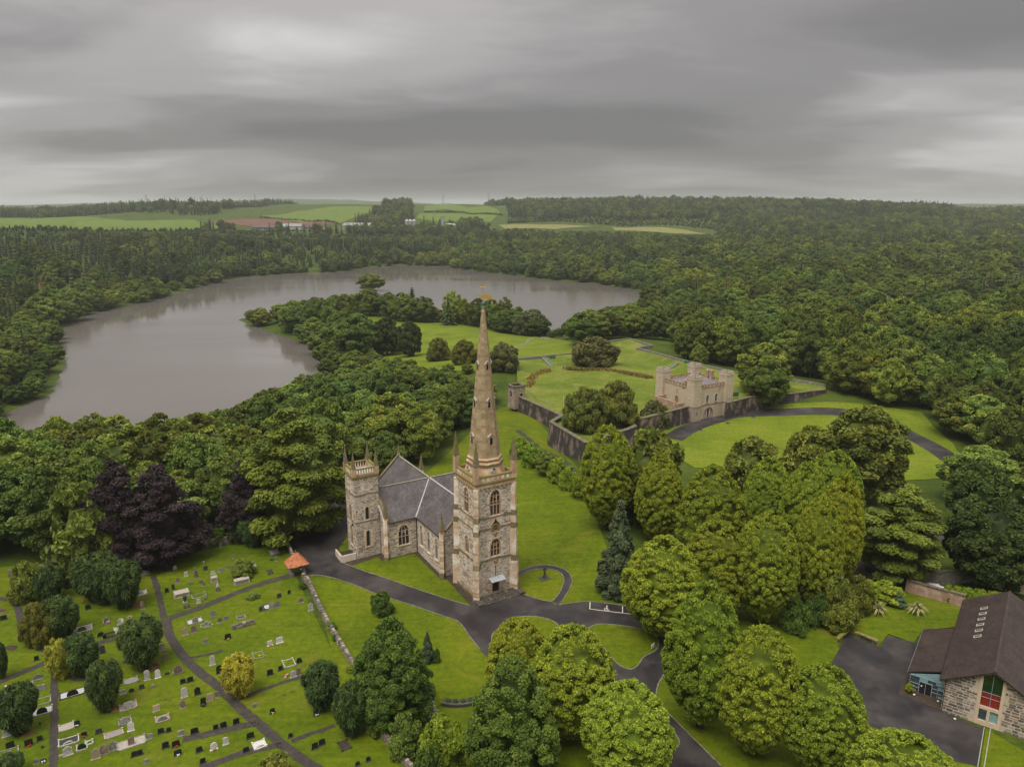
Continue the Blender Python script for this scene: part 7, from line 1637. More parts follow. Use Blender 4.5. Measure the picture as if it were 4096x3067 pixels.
# bench and bin in the churchyard
x, y = G(z4((720, 808))); o = empty('park_bench', (x, y, gz(x, y)), math.radians(31), 'brown slatted bench beside the churchyard path', 'bench')
for i in range(3): MB().box((-.9, -.45+i*.15, .44), (.9, -.33+i*.15, .48)).build('seat_slat', M['door'], o); MB().box((-.9, .02+i*.03, .58+i*.15), (.9, .05+i*.03, .69+i*.15)).build('back_slat', M['door'], o)
for s in (-.8, .8):
    for yy in (-.4, .02): MB().box((s-.04, yy-.03, 0), (s+.04, yy+.03, .44 if yy < 0 else 1.0)).build('leg', M['iron'], o)
x, y = G(z4((682, 818))); o = empty('litter_bin', (x, y, gz(x, y)), 0, 'black litter bin beside the churchyard bench', 'bin'); MB().lathe((0, 0, 0), [(.28, 0), (.32, .85)], 12).build('body', M['iron'], o); MB().lathe((0, 0, .85), [(.36, 0), (.34, .08), (.15, .14)], 12).build('lid', M['iron'], o)
x, y = G(z4((1648, 553))); o = plant('olive', x, y, 1.1, 2.6, 'hosta_plant', 'yellow green leafy plant beside the main churchyard path', 'plant')

# ================================================================ graves
M['g_black'] = mat('black_granite', (.016, .017, .017), (.010, .011, .011), .3, 2., 3, 0, None, .5)
M['g_dark'] = mat('dark_headstone', (.060, .058, .055), (.035, .034, .032), .8, 4., 5, .3, rnd=.2)
M['g_grey'] = mat('grey_headstone', (.25, .24, .215), (.15, .145, .125), .9, 4., 5, .3, c3=(.33, .32, .26), s3=1.4, rnd=.25)
M['g_pale'] = mat('pale_headstone', (.48, .46, .42), (.32, .305, .27), .9, 4., 5, .3, c3=(.26, .25, .19), s3=1.4, rnd=.15)
M['g_white'] = mat('white_marble', (.62, .595, .575), (.48, .455, .435), .6, 3., 4, .1)
M['g_sand'] = mat('sandstone_headstone', (.42, .32, .225), (.27, .21, .15), .95, 4., 5, .3, c3=(.30, .27, .18), s3=1.4, rnd=.2)
M['g_brown'] = mat('brown_headstone', (.20, .14, .105), (.12, .085, .065), .95, 4., 5, .3, c3=(.27, .23, .17), s3=1.4, rnd=.2)
M['gravel_white'] = mat('white_chippings', (.55, .525, .515), (.34, .325, .315), .9, 9., 3, .5)
M['gravel_grey'] = mat('grey_chippings', (.34, .31, .29), (.14, .13, .125), .9, 7., 3, .5)
M['slab_stone'] = mat('ledger_stone', (.40, .355, .29), (.28, .245, .20), .95, 2., 5, .3)
M['flower'] = {c: mat('flower_'+c, v, None, .7, 5.) for c, v in (('red', (.55, .03, .02)), ('pink', (.70, .22, .28)), ('yellow', (.70, .50, .05)), ('white', (.75, .73, .70)), ('orange', (.75, .28, .03)))}
CNAME = {'k': 'g_black', 'd': 'g_dark', 'g': 'g_grey', 'p': 'g_pale', 'w': 'g_white', 's': 'g_sand', 'b': 'g_brown'}
def top_outline(style, w, h):
    a = w/2
    if style == 'f': return [(-a, 0), (a, 0), (a, h), (-a, h)]
    if style == 'c': return [(-a, 0), (a, 0), (a, h*.92), (a*.5, h*.985), (0, h), (-a*.5, h*.985), (-a, h*.92)]
    if style == 'r': return [(-a, 0), (a, 0)]+[(a*math.cos(t), h-a*.9+a*.9*math.sin(t)) for t in [i*math.pi/8 for i in range(9)]]
    if style == 'o': return [(-a, 0), (a, 0), (a, h*.78), (a*.8, h*.84), (a*.62, h*.82), (a*.45, h*.94), (0, h), (-a*.45, h*.94), (-a*.62, h*.82), (-a*.8, h*.84), (-a, h*.78)]
    return [(-a, 0), (a, 0), (a, h*.8), (0, h), (-a, h*.8)]
_hs = {}
def headstone(parent, style, col, w, h, y=0., th=.14, name='slab'):
    key = (style, col, round(w, 1), round(h, 1))
    if key not in _hs:
        mb = MB(); Wall((0, -th/2, 0), (1, 0)).slab(mb, top_outline(style, w, h), -th, 0); me = mb.mesh('headstone'); me.materials.append(M[CNAME[col]]); _hs[key] = me
    o = link(name, _hs[key], None, parent, (0, y, .12)); o.rotation_euler = (R_.uniform(-.05, .03), R_.uniform(-.03, .03), R_.uniform(-.05, .05)); return o
def flowers(parent, col, x=0., y=-.35, n=7, s=.14):
    mb = MB()
    for i in range(n): mb.lathe((x+R_.uniform(-.22, .22), y+R_.uniform(-.12, .12), .1+R_.uniform(0, .22)), [(.02, 0), (s*.6, .05), (s*.5, .12), (.02, .15)], 6)
    mb.build('flowers', M['flower'][col], parent)
RZ31 = math.radians(31)
def grave(p, style, col, w, h, label, fl=None, base=True, name='headstone', rz=0.):
    x, y = G(z4(p)); o = empty(name, (x, y, gz(x, y)), RZ31+rz+R_.uniform(-.04, .04), label, 'headstone', 'headstones in the churchyard')
    headstone(o, style, col, w, h); 
    if base: MB().box((-w/2-.1, -.2, -.05), (w/2+.1, .2, .14)).build('plinth', M['g_dark' if col in 'kd' else 'g_grey' if col in 'gb' else CNAME[col]], o)
    if fl: flowers(o, fl)
    return o
def plot(p, w, l, label, fill, kerb, hs=None, fl=None, kh=.18):
    """kerbed grave: p is the front (near) edge centre"""
    x, y = G(z4(p)); o = empty('kerbed_grave', (x, y, gz(x, y)), RZ31+R_.uniform(-.03, .03), label, 'grave', 'kerbed graves in the churchyard'); km = M[CNAME[kerb]]
    for a, b in (((-w/2, 0), (w/2, .16)), ((-w/2, l-.16), (w/2, l)), ((-w/2, .16), (-w/2+.16, l-.16)), ((w/2-.16, .16), (w/2, l-.16))): MB().box((*a, -.05), (*b, kh)).build('kerb', km, o)
    for sx in (-1, 1):
        for yy in (.08, l-.08): MB().box((sx*(w/2-.08)-.13, yy-.13, -.05), (sx*(w/2-.08)+.13, yy+.13, kh+.14)).build('corner_post', km, o)
    if fill: MB().box((-w/2+.16, .16, -.05), (w/2-.16, l-.16, kh-.05)).build('infill', M[fill], o)
    if hs: s_, c_, hw, hh, yy = hs; headstone(o, s_, c_, hw, hh, yy, .16, 'headstone')
    if fl: flowers(o, fl, .2, .5)
    return o
TB_ = '''
1440,225,b,c,.8,1.2,weathered brown headstone leaning on the back churchyard wall
1520,298,f,g,.45,.7,small grey upright stone alone on the top lawn of the churchyard
1140,368,c,p,.7,.8,pale small headstone nearest the copper beeches
1328,330,p,g,.5,.5,low rough grey stone on the upper churchyard lawn
1340,374,f,d,.85,.95,dark square headstone in the upper row behind the box tomb
1388,402,r,p,1.0,.8,pale rounded headstone left of two grey ones in the upper row
1435,387,r,g,1.0,.85,grey rounded headstone in the middle of the upper row
1490,366,r,g,.85,.75,grey rounded headstone at the right end of the upper row
1213,414,f,p,.75,.95,pale square pedestal stone left of the tall brown headstone
1270,386,r,g,.6,1.0,grey round topped stone just behind the tall brown headstone
1282,428,o,b,.85,1.8,tall reddish brown headstone in the upper churchyard
1160,458,o,b,.7,1.2,brown shouldered stone behind the big box tomb
1312,460,f,b,.8,.6,low brown slab right of the tall brown headstone
1240,468,f,g,1.0,.6,grey leaning slab beside the big box tomb
1088,520,c,k,.75,.9,black headstone left of the big box tomb
1130,500,r,d,.6,1.2,dark narrow stone touching the left side of the big box tomb
1330,478,f,b,.55,.7,small brown stone at the corner of the grass plot with kerb
1295,588,c,p,.75,.8,pale small headstone above the main path, left of a tiny one
1340,566,p,g,.6,.45,tiny grey stone above the main path
1800,318,f,g,.5,1.1,narrow grey headstone beside the white chippings grave by the gate
1768,312,f,d,.7,.3,low dark slab left of the narrow grey stone by the gate
930,628,r,b,.75,1.7,tall dark brown headstone beside the grass path
935,692,f,d,.6,1.3,dark grey pillar stone in front of the tall dark brown headstone
498,488,c,k,.75,1.0,black headstone right of the dark slab at the back left
448,496,f,d,1.1,.7,wide dark slab left of the black headstone at the back left
575,630,c,k,.95,.95,lone black headstone in the lawn below the three yews
540,582,r,g,.6,.45,small grey rounded stone with orange flowers beside it,orange
320,618,f,p,.45,1.1,pale narrow stone showing between the two bushes
788,726,o,p,1.1,1.2,pale scalloped headstone behind the white obelisk
848,706,o,s,1.1,1.1,sandy scalloped headstone right of the white obelisk
658,806,r,k,1.1,.85,dark rounded headstone beside the litter bin
20,652,o,b,.95,.95,brown scalloped headstone at the left edge above the path
25,698,c,k,1.1,.9,black headstone at the left edge below the scalloped one
668,915,r,d,.95,1.5,dark arched headstone above the middle yew
240,962,c,k,.75,.8,black headstone in the triangle left of the golden yew
288,936,f,d,.4,.3,tiny dark marker in the triangle left of the golden yew
1060,900,r,g,.8,1.5,grey arched headstone right of the broad yew
1072,952,f,b,1.0,.7,low brown grey headstone below the arched one right of the broad yew
665,1002,r,d,.85,1.3,dark arched headstone between two yews
755,988,f,g,.4,1.1,slender grey post stone beside the kerb near the dark cross
618,1022,o,b,1.0,.9,brown scalloped stone at the foot of the second yew
748,1042,o,b,.8,1.1,worn brown stone peeping over the egg shaped yew
250,1086,r,g,1.6,.9,wide grey half round headstone near the left kerbs
205,1156,o,w,.9,1.7,white framed tall headstone in the left plots
275,1152,f,g,1.1,.85,grey block stone right of the white framed headstone
960,1090,r,p,.9,1.8,pale grey arched headstone on plinth left of the white one
1030,1076,r,w,.85,1.5,bright white arched headstone near the main path
1090,1056,f,d,.75,.45,low dark stone right of the bright white arched headstone
925,1146,c,d,.8,.75,dark headstone in the short row right of the egg shaped yew
858,1168,r,d,.85,.6,dark rounded headstone second in the short row by the egg shaped yew
803,1182,c,p,.8,.85,pale headstone first in the short row by the egg shaped yew
1000,1138,r,g,.7,.55,small grey rounded stone ending the short row by the egg shaped yew
612,1226,c,w,.55,.9,white headstone half hidden left of the egg shaped yew
1193,1112,c,k,.9,.8,black headstone left of a pair close to the main path
1240,1102,c,k,1.0,.9,black headstone right of a pair close to the main path
1203,1202,r,p,1.0,1.7,large pale arched headstone on plinth beside the main path
1288,1186,o,k,.95,1.4,tall black headstone with plinth beside the main path
1325,1252,c,k,.85,1.3,black headstone with a dark urn before it by the main path
1370,1226,f,s,1.0,1.3,tan slab headstone between black and brown stones by the main path
1415,1206,f,b,.5,1.1,narrow reddish brown headstone nearest the main path
1193,1272,o,b,.75,1.4,grey brown headstone below the large pale arched one
1020,1292,f,s,1.0,1.0,flat sandy slab headstone left of the pebble grave
505,1386,c,k,.85,.85,black headstone with white flowers right of the plain concrete grave,white
550,1456,c,k,.75,.7,black headstone with red flowers by the slate grave,red
445,1578,o,p,1.2,1.4,pale scalloped headstone below the slate grave
405,1592,c,p,.8,.4,low pale stone left of the pale scalloped headstone
645,1436,c,d,.9,.75,dark leaning headstone left of the long pebble grave
855,1420,o,w,.9,1.5,pale ornate tall headstone above the stone platform
625,1602,o,s,1.15,1.6,sandy ornate headstone first of three old stones
683,1572,o,b,1.05,1.6,brown ornate headstone second of three old stones
738,1546,o,g,1.0,1.5,grey ornate headstone third of three old stones
977,1472,f,g,.8,.8,small grey headstone right of the stone platform
48,1456,o,p,1.2,1.3,pale pointed headstone below the left yew
190,1516,c,k,1.1,1.0,black headstone with red flowers left of the narrow path,red
262,1486,c,k,.85,.85,black headstone without flowers left of the narrow path
70,1532,c,k,1.1,1.0,black headstone near the left edge at the bottom
262,1382,p,d,.3,.5,small dark vase stone left of the narrow path
278,1532,f,d,.4,.35,tiny dark marker left of the narrow path
238,1636,f,g,.6,.7,grey slab stone at the bottom left of the narrow path
283,1622,f,d,.8,.5,dark low stone with white flowers at the bottom left,white
1050,1436,c,k,.95,.85,black headstone first in the long row above the short path
1100,1426,c,k,.65,.65,smallest black headstone in the long row above the short path
1182,1452,c,g,1.0,.9,dark grey headstone third in the long row above the short path
1268,1437,c,k,1.1,.95,wide black headstone fourth in the long row above the short path
1407,1412,c,k,.85,.85,black headstone fifth in the long row above the short path
1458,1400,c,k,.9,.9,black headstone sixth in the long row above the short path
1540,1377,c,k,.9,.9,black headstone at the right end of the long row above the short path
1080,1532,c,k,.95,1.0,black headstone left of the one with red flowers below the short path
1148,1522,c,k,1.1,.95,black headstone with red flowers below the short path,red
1160,1577,c,k,1.05,.8,wide black headstone in the lowest row with white flowers,white
875,1587,c,k,.85,.85,black headstone left of a pair in the bottom middle
913,1577,c,k,.85,.85,black headstone right of a pair in the bottom middle
957,1634,f,g,.55,.7,grey slab stone at the bottom middle
1300,1557,c,k,.9,.75,black headstone left of the one with a white edge
1395,1542,r,w,1.0,1.1,white edged headstone with red flowers in the lower plots,red
1472,1508,c,p,.8,1.1,pale grey headstone right of the white edged one
1632,1467,c,k,1.05,.9,black headstone touching the white grave
1604,1560,c,k,.95,.85,black headstone left of the white grave
1322,1632,c,k,.8,.8,black headstone at the bottom near the lowest side path
1893,1463,c,k,.7,.7,lone black headstone right of the path fork
1775,1306,c,k,.75,.75,black headstone with yellow flowers beside it in the open lawn,yellow
1660,1266,f,g,.7,.6,grey flat headstone in the open lawn right of the path
2062,1316,c,k,.9,.75,black headstone at the foot of the left lower yew,white
2052,1537,c,k,.9,.95,black headstone left of a pair near the lower wall
2098,1512,c,k,.9,.9,black headstone right of a pair near the lower wall
2330,1648,c,k,.7,.7,black headstone cut by the bottom edge near the lower wall
2400,1618,c,k,.7,.7,small black headstone at the bottom edge nearest the lower wall
1385,992,r,p,.95,1.8,tall pale arched headstone right of the main path
1430,1046,r,k,1.0,1.5,tall black headstone with plinth right of the main path
1532,946,c,w,1.25,.8,wide white headstone behind the golden yew
1572,936,r,s,.85,.85,sandy rounded headstone beside the wide white one
1760,866,c,w,.95,.95,white headstone with flowers at its foot in the upper right plots,red
1823,848,c,w,1.2,1.1,plain white headstone in the upper right plots
1485,822,c,k,1.1,1.0,black headstone with a bed of flowers on the green bank,yellow
1340,850,f,g,.9,.8,brown grey square headstone on the green bank
1210,797,o,s,1.0,1.6,sandy tall headstone left of a pair by the path bend
1265,781,o,b,1.0,1.5,brown tall headstone right of a pair by the path bend
1390,676,c,g,1.0,1.2,grey square shouldered headstone just below the main path
1432,716,o,b,.9,1.0,dark brown headstone in the row below the main path
1475,700,f,g,.75,.75,grey headstone with white edge in the row below the main path
1768,627,o,g,.9,1.5,weathered grey headstone in front of the white chippings grave
1808,617,o,g,.95,1.3,weathered grey headstone right of the white chippings grave
1820,552,f,d,.85,.85,dark grey square headstone below the lych gate
1884,528,c,k,.6,.75,black narrow headstone below the lych gate
1962,587,o,b,1.0,.9,brown scalloped headstone near the churchyard wall
2025,637,o,p,1.0,1.6,tall pale scalloped headstone against the churchyard wall
1950,977,r,k,.95,.9,dark rounded headstone right of the empty kerb
1828,1027,c,k,.8,.85,black headstone left below the empty kerb
1760,1057,c,k,1.0,1.0,black headstone in the right plots left of the pink flowers
1912,1072,r,p,1.0,1.2,pale rounded headstone right of the pink flowers
1948,1056,o,b,.75,1.5,brown grey tall headstone next to the pale rounded one
1700,640,f,d,.7,.9,ivy darkened stub stone left of the weathered pair
1500,1000,c,p,.8,.8,pale headstone mostly hidden by the golden yew
'''
for ln_ in TB_.strip().split('\n'):
    q = ln_.split(',')
    x, y, a, b, w, h = q[:6]; fl = q[-1] if q[-1] in M['flower'] else None; lab = ','.join(q[6:-1] if fl else q[6:])
    # columns: style, colour (either order in the first rows)
    st, co = (a, b)
    if st not in 'fcrop' or co not in CNAME: st, co = (b, a)
    grave((float(x), float(y)), st, co, float(w), float(h), lab, fl, float(h) > .6)
PL = [((1795, 272), 2.2, 2.6, 'grave with white chippings in the corner by the lych gate', 'gravel_white', 'g', ('f', 'b', .8, .5, 2.4)),
 ((1765, 400), 1.1, 1.9, 'flat dark grave slab left of the lych gate', 'soil', 'd', None), ((1655, 358), 1.4, 1.6, 'small kerbed grave behind the round shrub', 'gravel_grey', 'g', None),
 ((945, 405), 2.0, 1.8, 'kerbed grave with pale rounded headstone beside the grass path', 'yard', 'p', ('r', 'p', 1.3, .9, .5)), ((915, 540), 2.6, 1.8, 'white marble kerbed grave beside the front right yew', 'gravel_white', 'w', ('r', 'w', 1.3, .9, .4)),
 ((430, 600), 2.0, 1.8, 'kerbed grave with pale arched stone behind the bushes', 'yard', 'p', ('r', 'p', 1.2, 1.1, .9)), ((695, 728), 1.2, 1.9, 'dark boxed grave above the bench', 'soil', 'b', ('p', 'g', .6, .6, 1.8), 'white'),
 ((535, 778), 3.6, 2.2, 'wide kerbed grave with chippings and rounded stone below the dark yew', 'gravel_grey', 'p', ('r', 'd', 1.5, .8, .4)), ((808, 778), 3.2, 2.4, 'kerbed grave with flat stone floor and white obelisk', 'slab_stone', 'p', None),
 ((280, 1250), 2.3, 2.0, 'grass filled kerbed plot left of the narrow path', 'yard', 'g', None), ((275, 1318), 2.9, 2.0, 'white chippings grave with black rounded headstone left of the narrow path', 'gravel_white', 'g', ('r', 'k', 1.5, 1.0, .4)),
 ((475, 1200), 3.8, 2.0, 'long white chippings grave with black kerb and black rounded headstone', 'gravel_white', 'd', ('r', 'k', 1.7, 1.0, .4)), ((860, 1112), 2.2, 1.6, 'grey kerbed grave filled with dark pebbles', 'gravel_grey', 'g', None),
 ((1165, 1052), 1.7, 1.6, 'kerbed grave with triple peaked brown stone beside the main path', 'soil', 'b', ('o', 'b', 1.2, 1.4, .5)), ((840, 1284), 2.6, 1.9, 'stone covered grave with pebble strips in the middle plots', 'gravel_grey', 's', ('f', 'p', 1.2, 1.2, .3)),
 ((1062, 1362), 2.1, 1.6, 'pebble filled kerbed grave in the middle plots', 'gravel_grey', 's', ('r', 'g', 1.4, .7, .3)), ((435, 1418), 2.1, 1.7, 'plain concrete kerbed grave beside the narrow path', 'slab_stone', 'p', None),
 ((448, 1512), 2.8, 1.8, 'slate covered grave with pale kerb beside the narrow path', 'g_dark', 'p', ('r', 'p', 1.5, .25, .5)), ((535, 1548), 1.5, 1.4, 'small white chippings grave with black rounded headstone', 'gravel_white', 'p', ('r', 'k', 1.2, .9, .2)),
 ((582, 1512), 1.1, 1.0, 'small pale kerb with moss beside the white chippings grave', 'yard', 'p', None), ((745, 1462), 2.7, 1.5, 'long pebble grave with pale kerb above the three old stones', 'gravel_grey', 's', None),
 ((818, 1380), 1.9, 1.7, 'kerbed plot with grey rounded stone above the long pebble grave', 'yard', 'g', ('r', 'g', 1.5, 1.1, .3)), ((860, 1528), 4.0, 2.1, 'large raised stone platform with two arched headstones', 'slab_stone', 'g', ('r', 'b', .9, 1.3, .6)),
 ((1700, 1536), 1.9, 1.8, 'bright white marble grave beside the path fork', 'g_white', 'w', ('r', 'w', 1.4, .4, .3)), ((1692, 950), 1.9, 2.2, 'grave with bright turf and grey rounded headstone in the upper right plots', 'yard', 'g', None, 'yellow'),
 ((1275, 722), 2.8, 1.8, 'kerbed grave with white chippings just below the main path', 'gravel_white', 'g', ('r', 'g', 1.1, 1.1, .3)), ((1350, 748), 2.2, 1.6, 'kerbed grave with grey shouldered stone below the main path', 'yard', 'g', ('o', 'g', 1.0, 1.1, .3)),
 ((1575, 694), 1.7, 1.2, 'broken dark slab grave on the green bank', 'g_dark', 'g', None), ((1755, 628), 1.9, 1.9, 'white chippings grave behind the weathered pair', 'gravel_white', 'd', None), ((1893, 1004), 2.0, 2.4, 'empty pale kerb filled with grass near the wall', 'yard', 'p', None),
 ((1300, 555), 2.8, 1.9, 'old stone kerb round a grass plot right of the big box tomb', 'yard', 'g', None), ((55, 1600), 2.6, 2.2, 'grey kerbed plot cut by the left edge at the bottom', 'yard', 'g', ('f', 'g', .9, .9, .3)), ((2260, 1545), 1.5, 2.2, 'dark boxed planter grave near the lower wall', 'soil', 'd', None), ((1220, 620), 1.0, .9, 'small dark slab lying above the main path', 'g_dark', 'd', None)]
for r in PL: plot(*r[:5], r[5], r[6], r[7] if len(r) > 7 else None)
def at4(p): x, y = G(z4(p)); return (x, y, gz(x, y))
# box tombs, obelisk, cross, dark pillar
def box_tomb(p, w, l, h, label):
    o = empty('box_tomb', at4(p), RZ31, label, 'tomb', 'box tombs'); MB().box((-w/2+.12, .12, -.1), (w/2-.12, l-.12, h)).build('chest', M['g_sand'], o); MB().box((-w/2, 0, h), (w/2, l, h+.16)).build('lid', M['slab_stone'], o); MB().box((-w/2-.1, -.1, -.1), (w/2+.1, l+.1, .12)).build('base', M['g_grey'], o)
    for sx in (-1, 1):
        for yy in (.1, l-.1): MB().box((sx*(w/2-.1)-.12, yy-.12, 0), (sx*(w/2-.1)+.12, yy+.12, h)).build('corner_pier', M['g_pale'], o)
box_tomb((1580, 468), 3.1, 1.4, .95, 'long sandy box tomb below the round shrub'); box_tomb((1188, 552), 2.9, 1.9, .8, 'big square box tomb at the top of the churchyard'); box_tomb((1400, 458), 1.3, 1.1, 1.1, 'small square pedestal tomb in the upper row')
o = empty('obelisk', at4((806, 765)), RZ31, 'slender white marble obelisk in a kerbed grave', 'monument'); MB().box((-.4, -.4, .1), (.4, .4, .5)).build('base', M['g_white'], o); MB().prism([(-.26, -.26), (.26, -.26), (.26, .26), (-.26, .26)], .5, 2.2, [(-.16, -.16), (.16, -.16), (.16, .16), (-.16, .16)]).build('shaft', M['g_white'], o); MB().prism([(-.16, -.16), (.16, -.16), (.16, .16), (-.16, .16)], 2.2, 2.45, [(-.02, -.02), (.02, -.02), (.02, .02), (-.02, .02)]).build('point', M['g_white'], o)
o = empty('grave_cross', at4((820, 972)), RZ31, 'dark stone cross on stepped base left of the broad yew', 'monument'); MB().prism([(-.55, -.45), (.55, -.45), (.55, .45), (-.55, .45)], 0, .5, [(-.25, -.2), (.25, -.2), (.25, .2), (-.25, .2)]).build('base', M['g_dark'], o); mb = MB(); mb.box((-.11, -.09, .5), (.11, .09, 1.7)); mb.box((-.42, -.088, 1.15), (.42, .088, 1.36)); mb.build('cross', M['g_dark'], o)
o = empty('dark_pillar', at4((1207, 584)), RZ31, 'dark tapering pillar stone in front of the big box tomb', 'monument'); MB().box((-.45, -.3, 0), (.45, .3, .3)).build('base', M['g_pale'], o); MB().prism([(-.3, -.22), (.3, -.22), (.3, .22), (-.3, .22)], .3, 1.5, [(-.38, -.26), (.38, -.26), (.38, .26), (-.38, .26)]).build('shaft', M['g_dark'], o)
o = empty('grave_statue', at4((1420, 508)), RZ31, 'dark pedestal with pale carved figure below the pedestal tomb', 'monument'); MB().box((-.42, -.35, 0), (.42, .35, .95)).build('pedestal', M['g_brown'], o); MB().lathe((0, 0, .95), [(.25, 0), (.3, .2), (.2, .45), (.16, .6), (.17, .72), (.05, .85)], 8).build('figure', M['g_pale'], o)
o = empty('dark_urn', at4((1325, 1262)), 0, 'round dark urn before the black headstone by the main path', 'urn'); MB().lathe((0, 0, 0), [(.15, 0), (.26, .15), (.3, .35), (.2, .5)], 10).build('bowl', M['g_black'], o); MB().lathe((0, 0, .45), [(.24, 0), (.22, .06), (.05, .1)], 10).build('rim', M['g_dark'], o)
o = empty('flower_heap', at4((45, 1138)), 0, 'heap of white and dark flowers on a fresh grave at the left edge', 'flowers'); flowers(o, 'white', 0, 0, 22, .2); flowers(o, 'red', .2, .2, 6, .16)
o = empty('flower_tribute', at4((1862, 1076)), 0, 'pink and red flowers laid on the grass left of the pale rounded stone', 'flowers'); flowers(o, 'pink', 0, .6, 12, .2); flowers(o, 'red', 0, .1, 7, .18); flowers(o, 'white', .1, -.2, 3, .16)
for p, l in (((1905, 1166), 'small dark marker set in the turf, right of two'), ((1852, 1188), 'small dark marker set in the turf, left of two'), ((1075, 1220), 'small dark marker set in the turf in the middle plots')):
    o = empty('grave_marker', at4(p), RZ31, l, 'marker', 'turf markers'); MB().box((-.35, -.12, 0), (.35, .12, .1)).build('marker_slab', M['g_dark'], o)
rubble_wall('terrace_wall', 'short ruined rubble wall on the green bank of the churchyard', [G(z4(p)) for p in ((1515, 760), (1580, 745), (1655, 725))], .75, .5, 60)
# ================================================================ far country: farm, pylons
M['barn_white'] = mat('pale_wall', (.42, .41, .40), (.34, .33, .32), .7, .2); M['barn_grey'] = mat('barn_sheet', (.34, .33, .32), (.26, .25, .25), .6, .2); M['barn_dark'] = mat('barn_cladding', (.09, .095, .10), (.07, .07, .08), .6, .2); M['barn_roof'] = mat('fibre_roof', (.30, .27, .26), (.22, .20, .19), .8, .15)
zf = lambda p: (900+p[0]/2.011, 840+p[1]/2.011)
def barn(p, w, d, h, rh, m, rm, label, rz=0., name='farm_barn'):
    w *= .8; m = 'barn_white' if m == 'white' else m
    x, y = G(zf(p)); o = empty(name, (x, y, gz(x, y)), rz, label, 'barn', 'farm buildings'); MB().box((-w/2, -d/2, -2), (w/2, d/2, h)).build('wall', M[m], o)
    mb = MB(); mb.add([(-w/2-1, -d/2-1, h), (w/2+1, -d/2-1, h), (w/2+1, 0, h+rh), (-w/2-1, 0, h+rh), (w/2+1, d/2+1, h), (-w/2-1, d/2+1, h)], [(0, 1, 2, 3), (3, 2, 4, 5), (1, 4, 2), (0, 3, 5), (0, 5, 4, 1)]); mb.build('roof', M[rm], o)
    n = max(2, int(w/14))
    for i in range(n): u = -w/2+(i+.5)*w/n; MB().box((u-2, -d/2-.15, .5), (u+2, -d/2-.05, h*.7)).build('door', M['barn_dark' if m != 'barn_dark' else 'barn_grey'], o)
barn((370, 162), 95, 22, 6, 3, 'barn_dark', 'barn_dark', 'long low black barn at the left of the farm'); barn((550, 163), 52, 24, 9, 6, 'white', 'barn_roof', 'tall white barn with grey roof left of the farm centre')
barn((700, 160), 30, 20, 6, 3, 'barn_dark', 'barn_dark', 'small black barn right of the tall white barn'); barn((1080, 150), 90, 40, 8, 6, 'barn_grey', 'barn_roof', 'large grey roofed shed in the farm centre'); barn((1120, 172), 50, 25, 6, 4, 'white', 'barn_roof', 'pale shed in front of the large grey roofed shed')
barn((1330, 160), 40, 22, 7, 4, 'barn_grey', 'barn_roof', 'grey shed left of the silos'); barn((1840, 150), 46, 26, 8, 5, 'white', 'barn_grey', 'white roofed shed at the right of the farm'); barn((1700, 165), 26, 12, 6, 5, 'white', 'barn_roof', 'white farmhouse left of the trees at the right of the farm', .3, 'farmhouse'); barn((1800, 172), 22, 12, 6, 5, 'white', 'barn_roof', 'white farmhouse right of the grey chimney tower', -.2, 'farmhouse')
x, y = G(zf((463, 160))); o = empty('slurry_dome', (x, y, gz(x, y)), 0, 'pale green domed tank beside the tall white barn', 'tank'); MB().lathe((0, 0, 0), [(10, -2), (10, 5)], 16).build('tank_wall', M['barn_grey'], o); MB().lathe((0, 0, 5), [(10, 0), (8.6, 4), (5, 6.6), (.5, 8)], 16).build('dome', mat('pale_green_sheet', (.30, .52, .42), None, .5, .2), o, None, True)
for i, xx in enumerate((1465, 1493, 1522)):
    x, y = G(zf((xx, 160))); o = empty('silo', (x, y, gz(x, y)), 0, ('left', 'middle', 'right')[i]+' of three tall grey silos in the farm', 'silo', 'farm silos'); MB().lathe((0, 0, 0), [(5, -2), (5, 21)], 14).build('body', M['barn_grey'], o); MB().lathe((0, 0, 21), [(5.3, 0), (.8, 3.2), (.6, 4)], 14).build('cone', M['gravel_white'], o)
x, y = G(zf((1752, 150))); o = empty('farm_tower', (x, y, gz(x, y)), 0, 'grey square tower silo beside the farmhouse', 'silo'); MB().box((-4, -4, -2), (4, 4, 27)).build('shaft', M['barn_grey'], o); MB().box((-4.5, -4.5, 27), (4.5, 4.5, 28)).build('cap', M['barn_roof'], o)
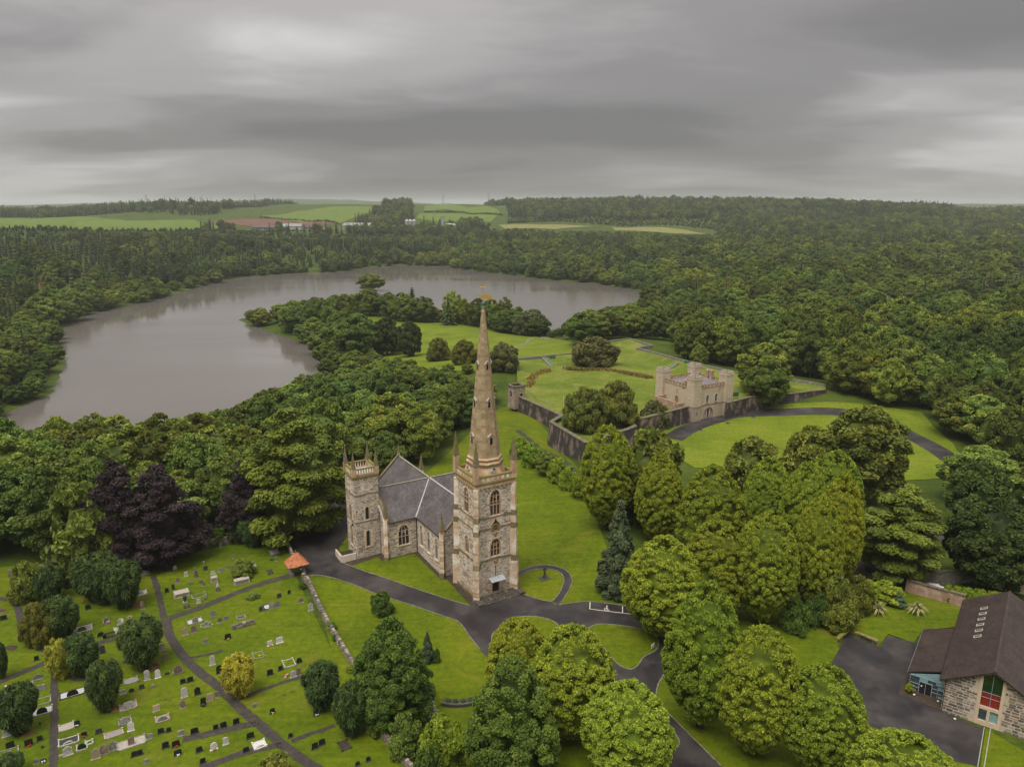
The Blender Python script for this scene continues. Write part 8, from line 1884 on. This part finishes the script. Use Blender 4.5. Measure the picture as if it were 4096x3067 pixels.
for i, (px_, pt_) in enumerate(((588, 779), (1022, 776), (1773, 774), (1955, 769), (2252, 774))):
    y = 3050.; x = (px_-CX)/F_PX*(y*math.cos(PITCH)); zg = gz(x, y); top = ZH(pt_, y); h_ = min(75., max(30., top-zg)); zb = top-h_
    o = empty('pylon', (x, y, zg), 0, ('leftmost', 'second', 'third', 'fourth', 'rightmost')[i]+' electricity pylon on the skyline', 'pylon', 'pylons on the skyline')
    h_ = max(30., top-zg)
    mb = MB(); b_ = h_*.085; t_ = b_*.22; L4 = [(-1, -1), (1, -1), (1, 1), (-1, 1)]
    for sx, sy in L4: mb.tube((sx*b_, sy*b_, -2), (sx*t_, sy*t_, h_), .42, .3, 4)
    mb.build('legs', M['barn_grey'], o); mb = MB()
    for k in range(7):
        z0_, z1_ = h_*k/7, h_*(k+1)/7; r0_ = b_+(t_-b_)*k/7; r1_ = b_+(t_-b_)*(k+1)/7
        for (ax, ay), (bx, by) in zip(L4, L4[1:]+L4[:1]): mb.tube((ax*r0_, ay*r0_, z0_), (bx*r1_, by*r1_, z1_), .25, None, 4)
    mb.build('bracing', M['barn_grey'], o)
    for k in (.72, .84, .95): MB().tube((-h_*.13, 0, h_*k), (h_*.13, 0, h_*k), .35, None, 4).build('cross_arm', M['barn_grey'], o)
# hedges between the far fields
for i, pts in enumerate((((915, 459), (1000, 459), (1085, 466)), ((560, 470), (650, 477), (735, 485)), ((430, 498), (620, 500), (900, 495)))):
    P = [np.array(G(s22(p))) for p in pts]
    for a, b in zip(P[:-1], P[1:]):
        n = int(np.linalg.norm(b-a)/9)
        for k in range(n): q = a+(b-a)*(k+.5)/n; plant('scrub', float(q[0]), float(q[1]), R_.uniform(3, 6), R_.uniform(7, 10), 'hedge_bush', 'bush in a hedgerow between the far farm fields', 'shrub', 'far field hedgerows')
# ================================================================ haze
hz = MB().box((-14500, -900, LAKE_Z-40), (14500, 21000, 230)).build('haze', None); hz['kind'] = 'stuff'
hm = bpy.data.materials.new('haze_air'); hm.use_nodes = True; t = hm.node_tree
for n_ in list(t.nodes):
    if n_.type == 'BSDF_PRINCIPLED': t.nodes.remove(n_)
pv = N(t, 'ShaderNodeVolumePrincipled'); pv.inputs['Color'].default_value = (.90, .93, .97, 1); pv.inputs['Density'].default_value = .00007; pv.inputs['Anisotropy'].default_value = .2
L(t, pv.outputs[0], t.nodes['Material Output'].inputs['Volume']); hz.data.materials.append(hm)
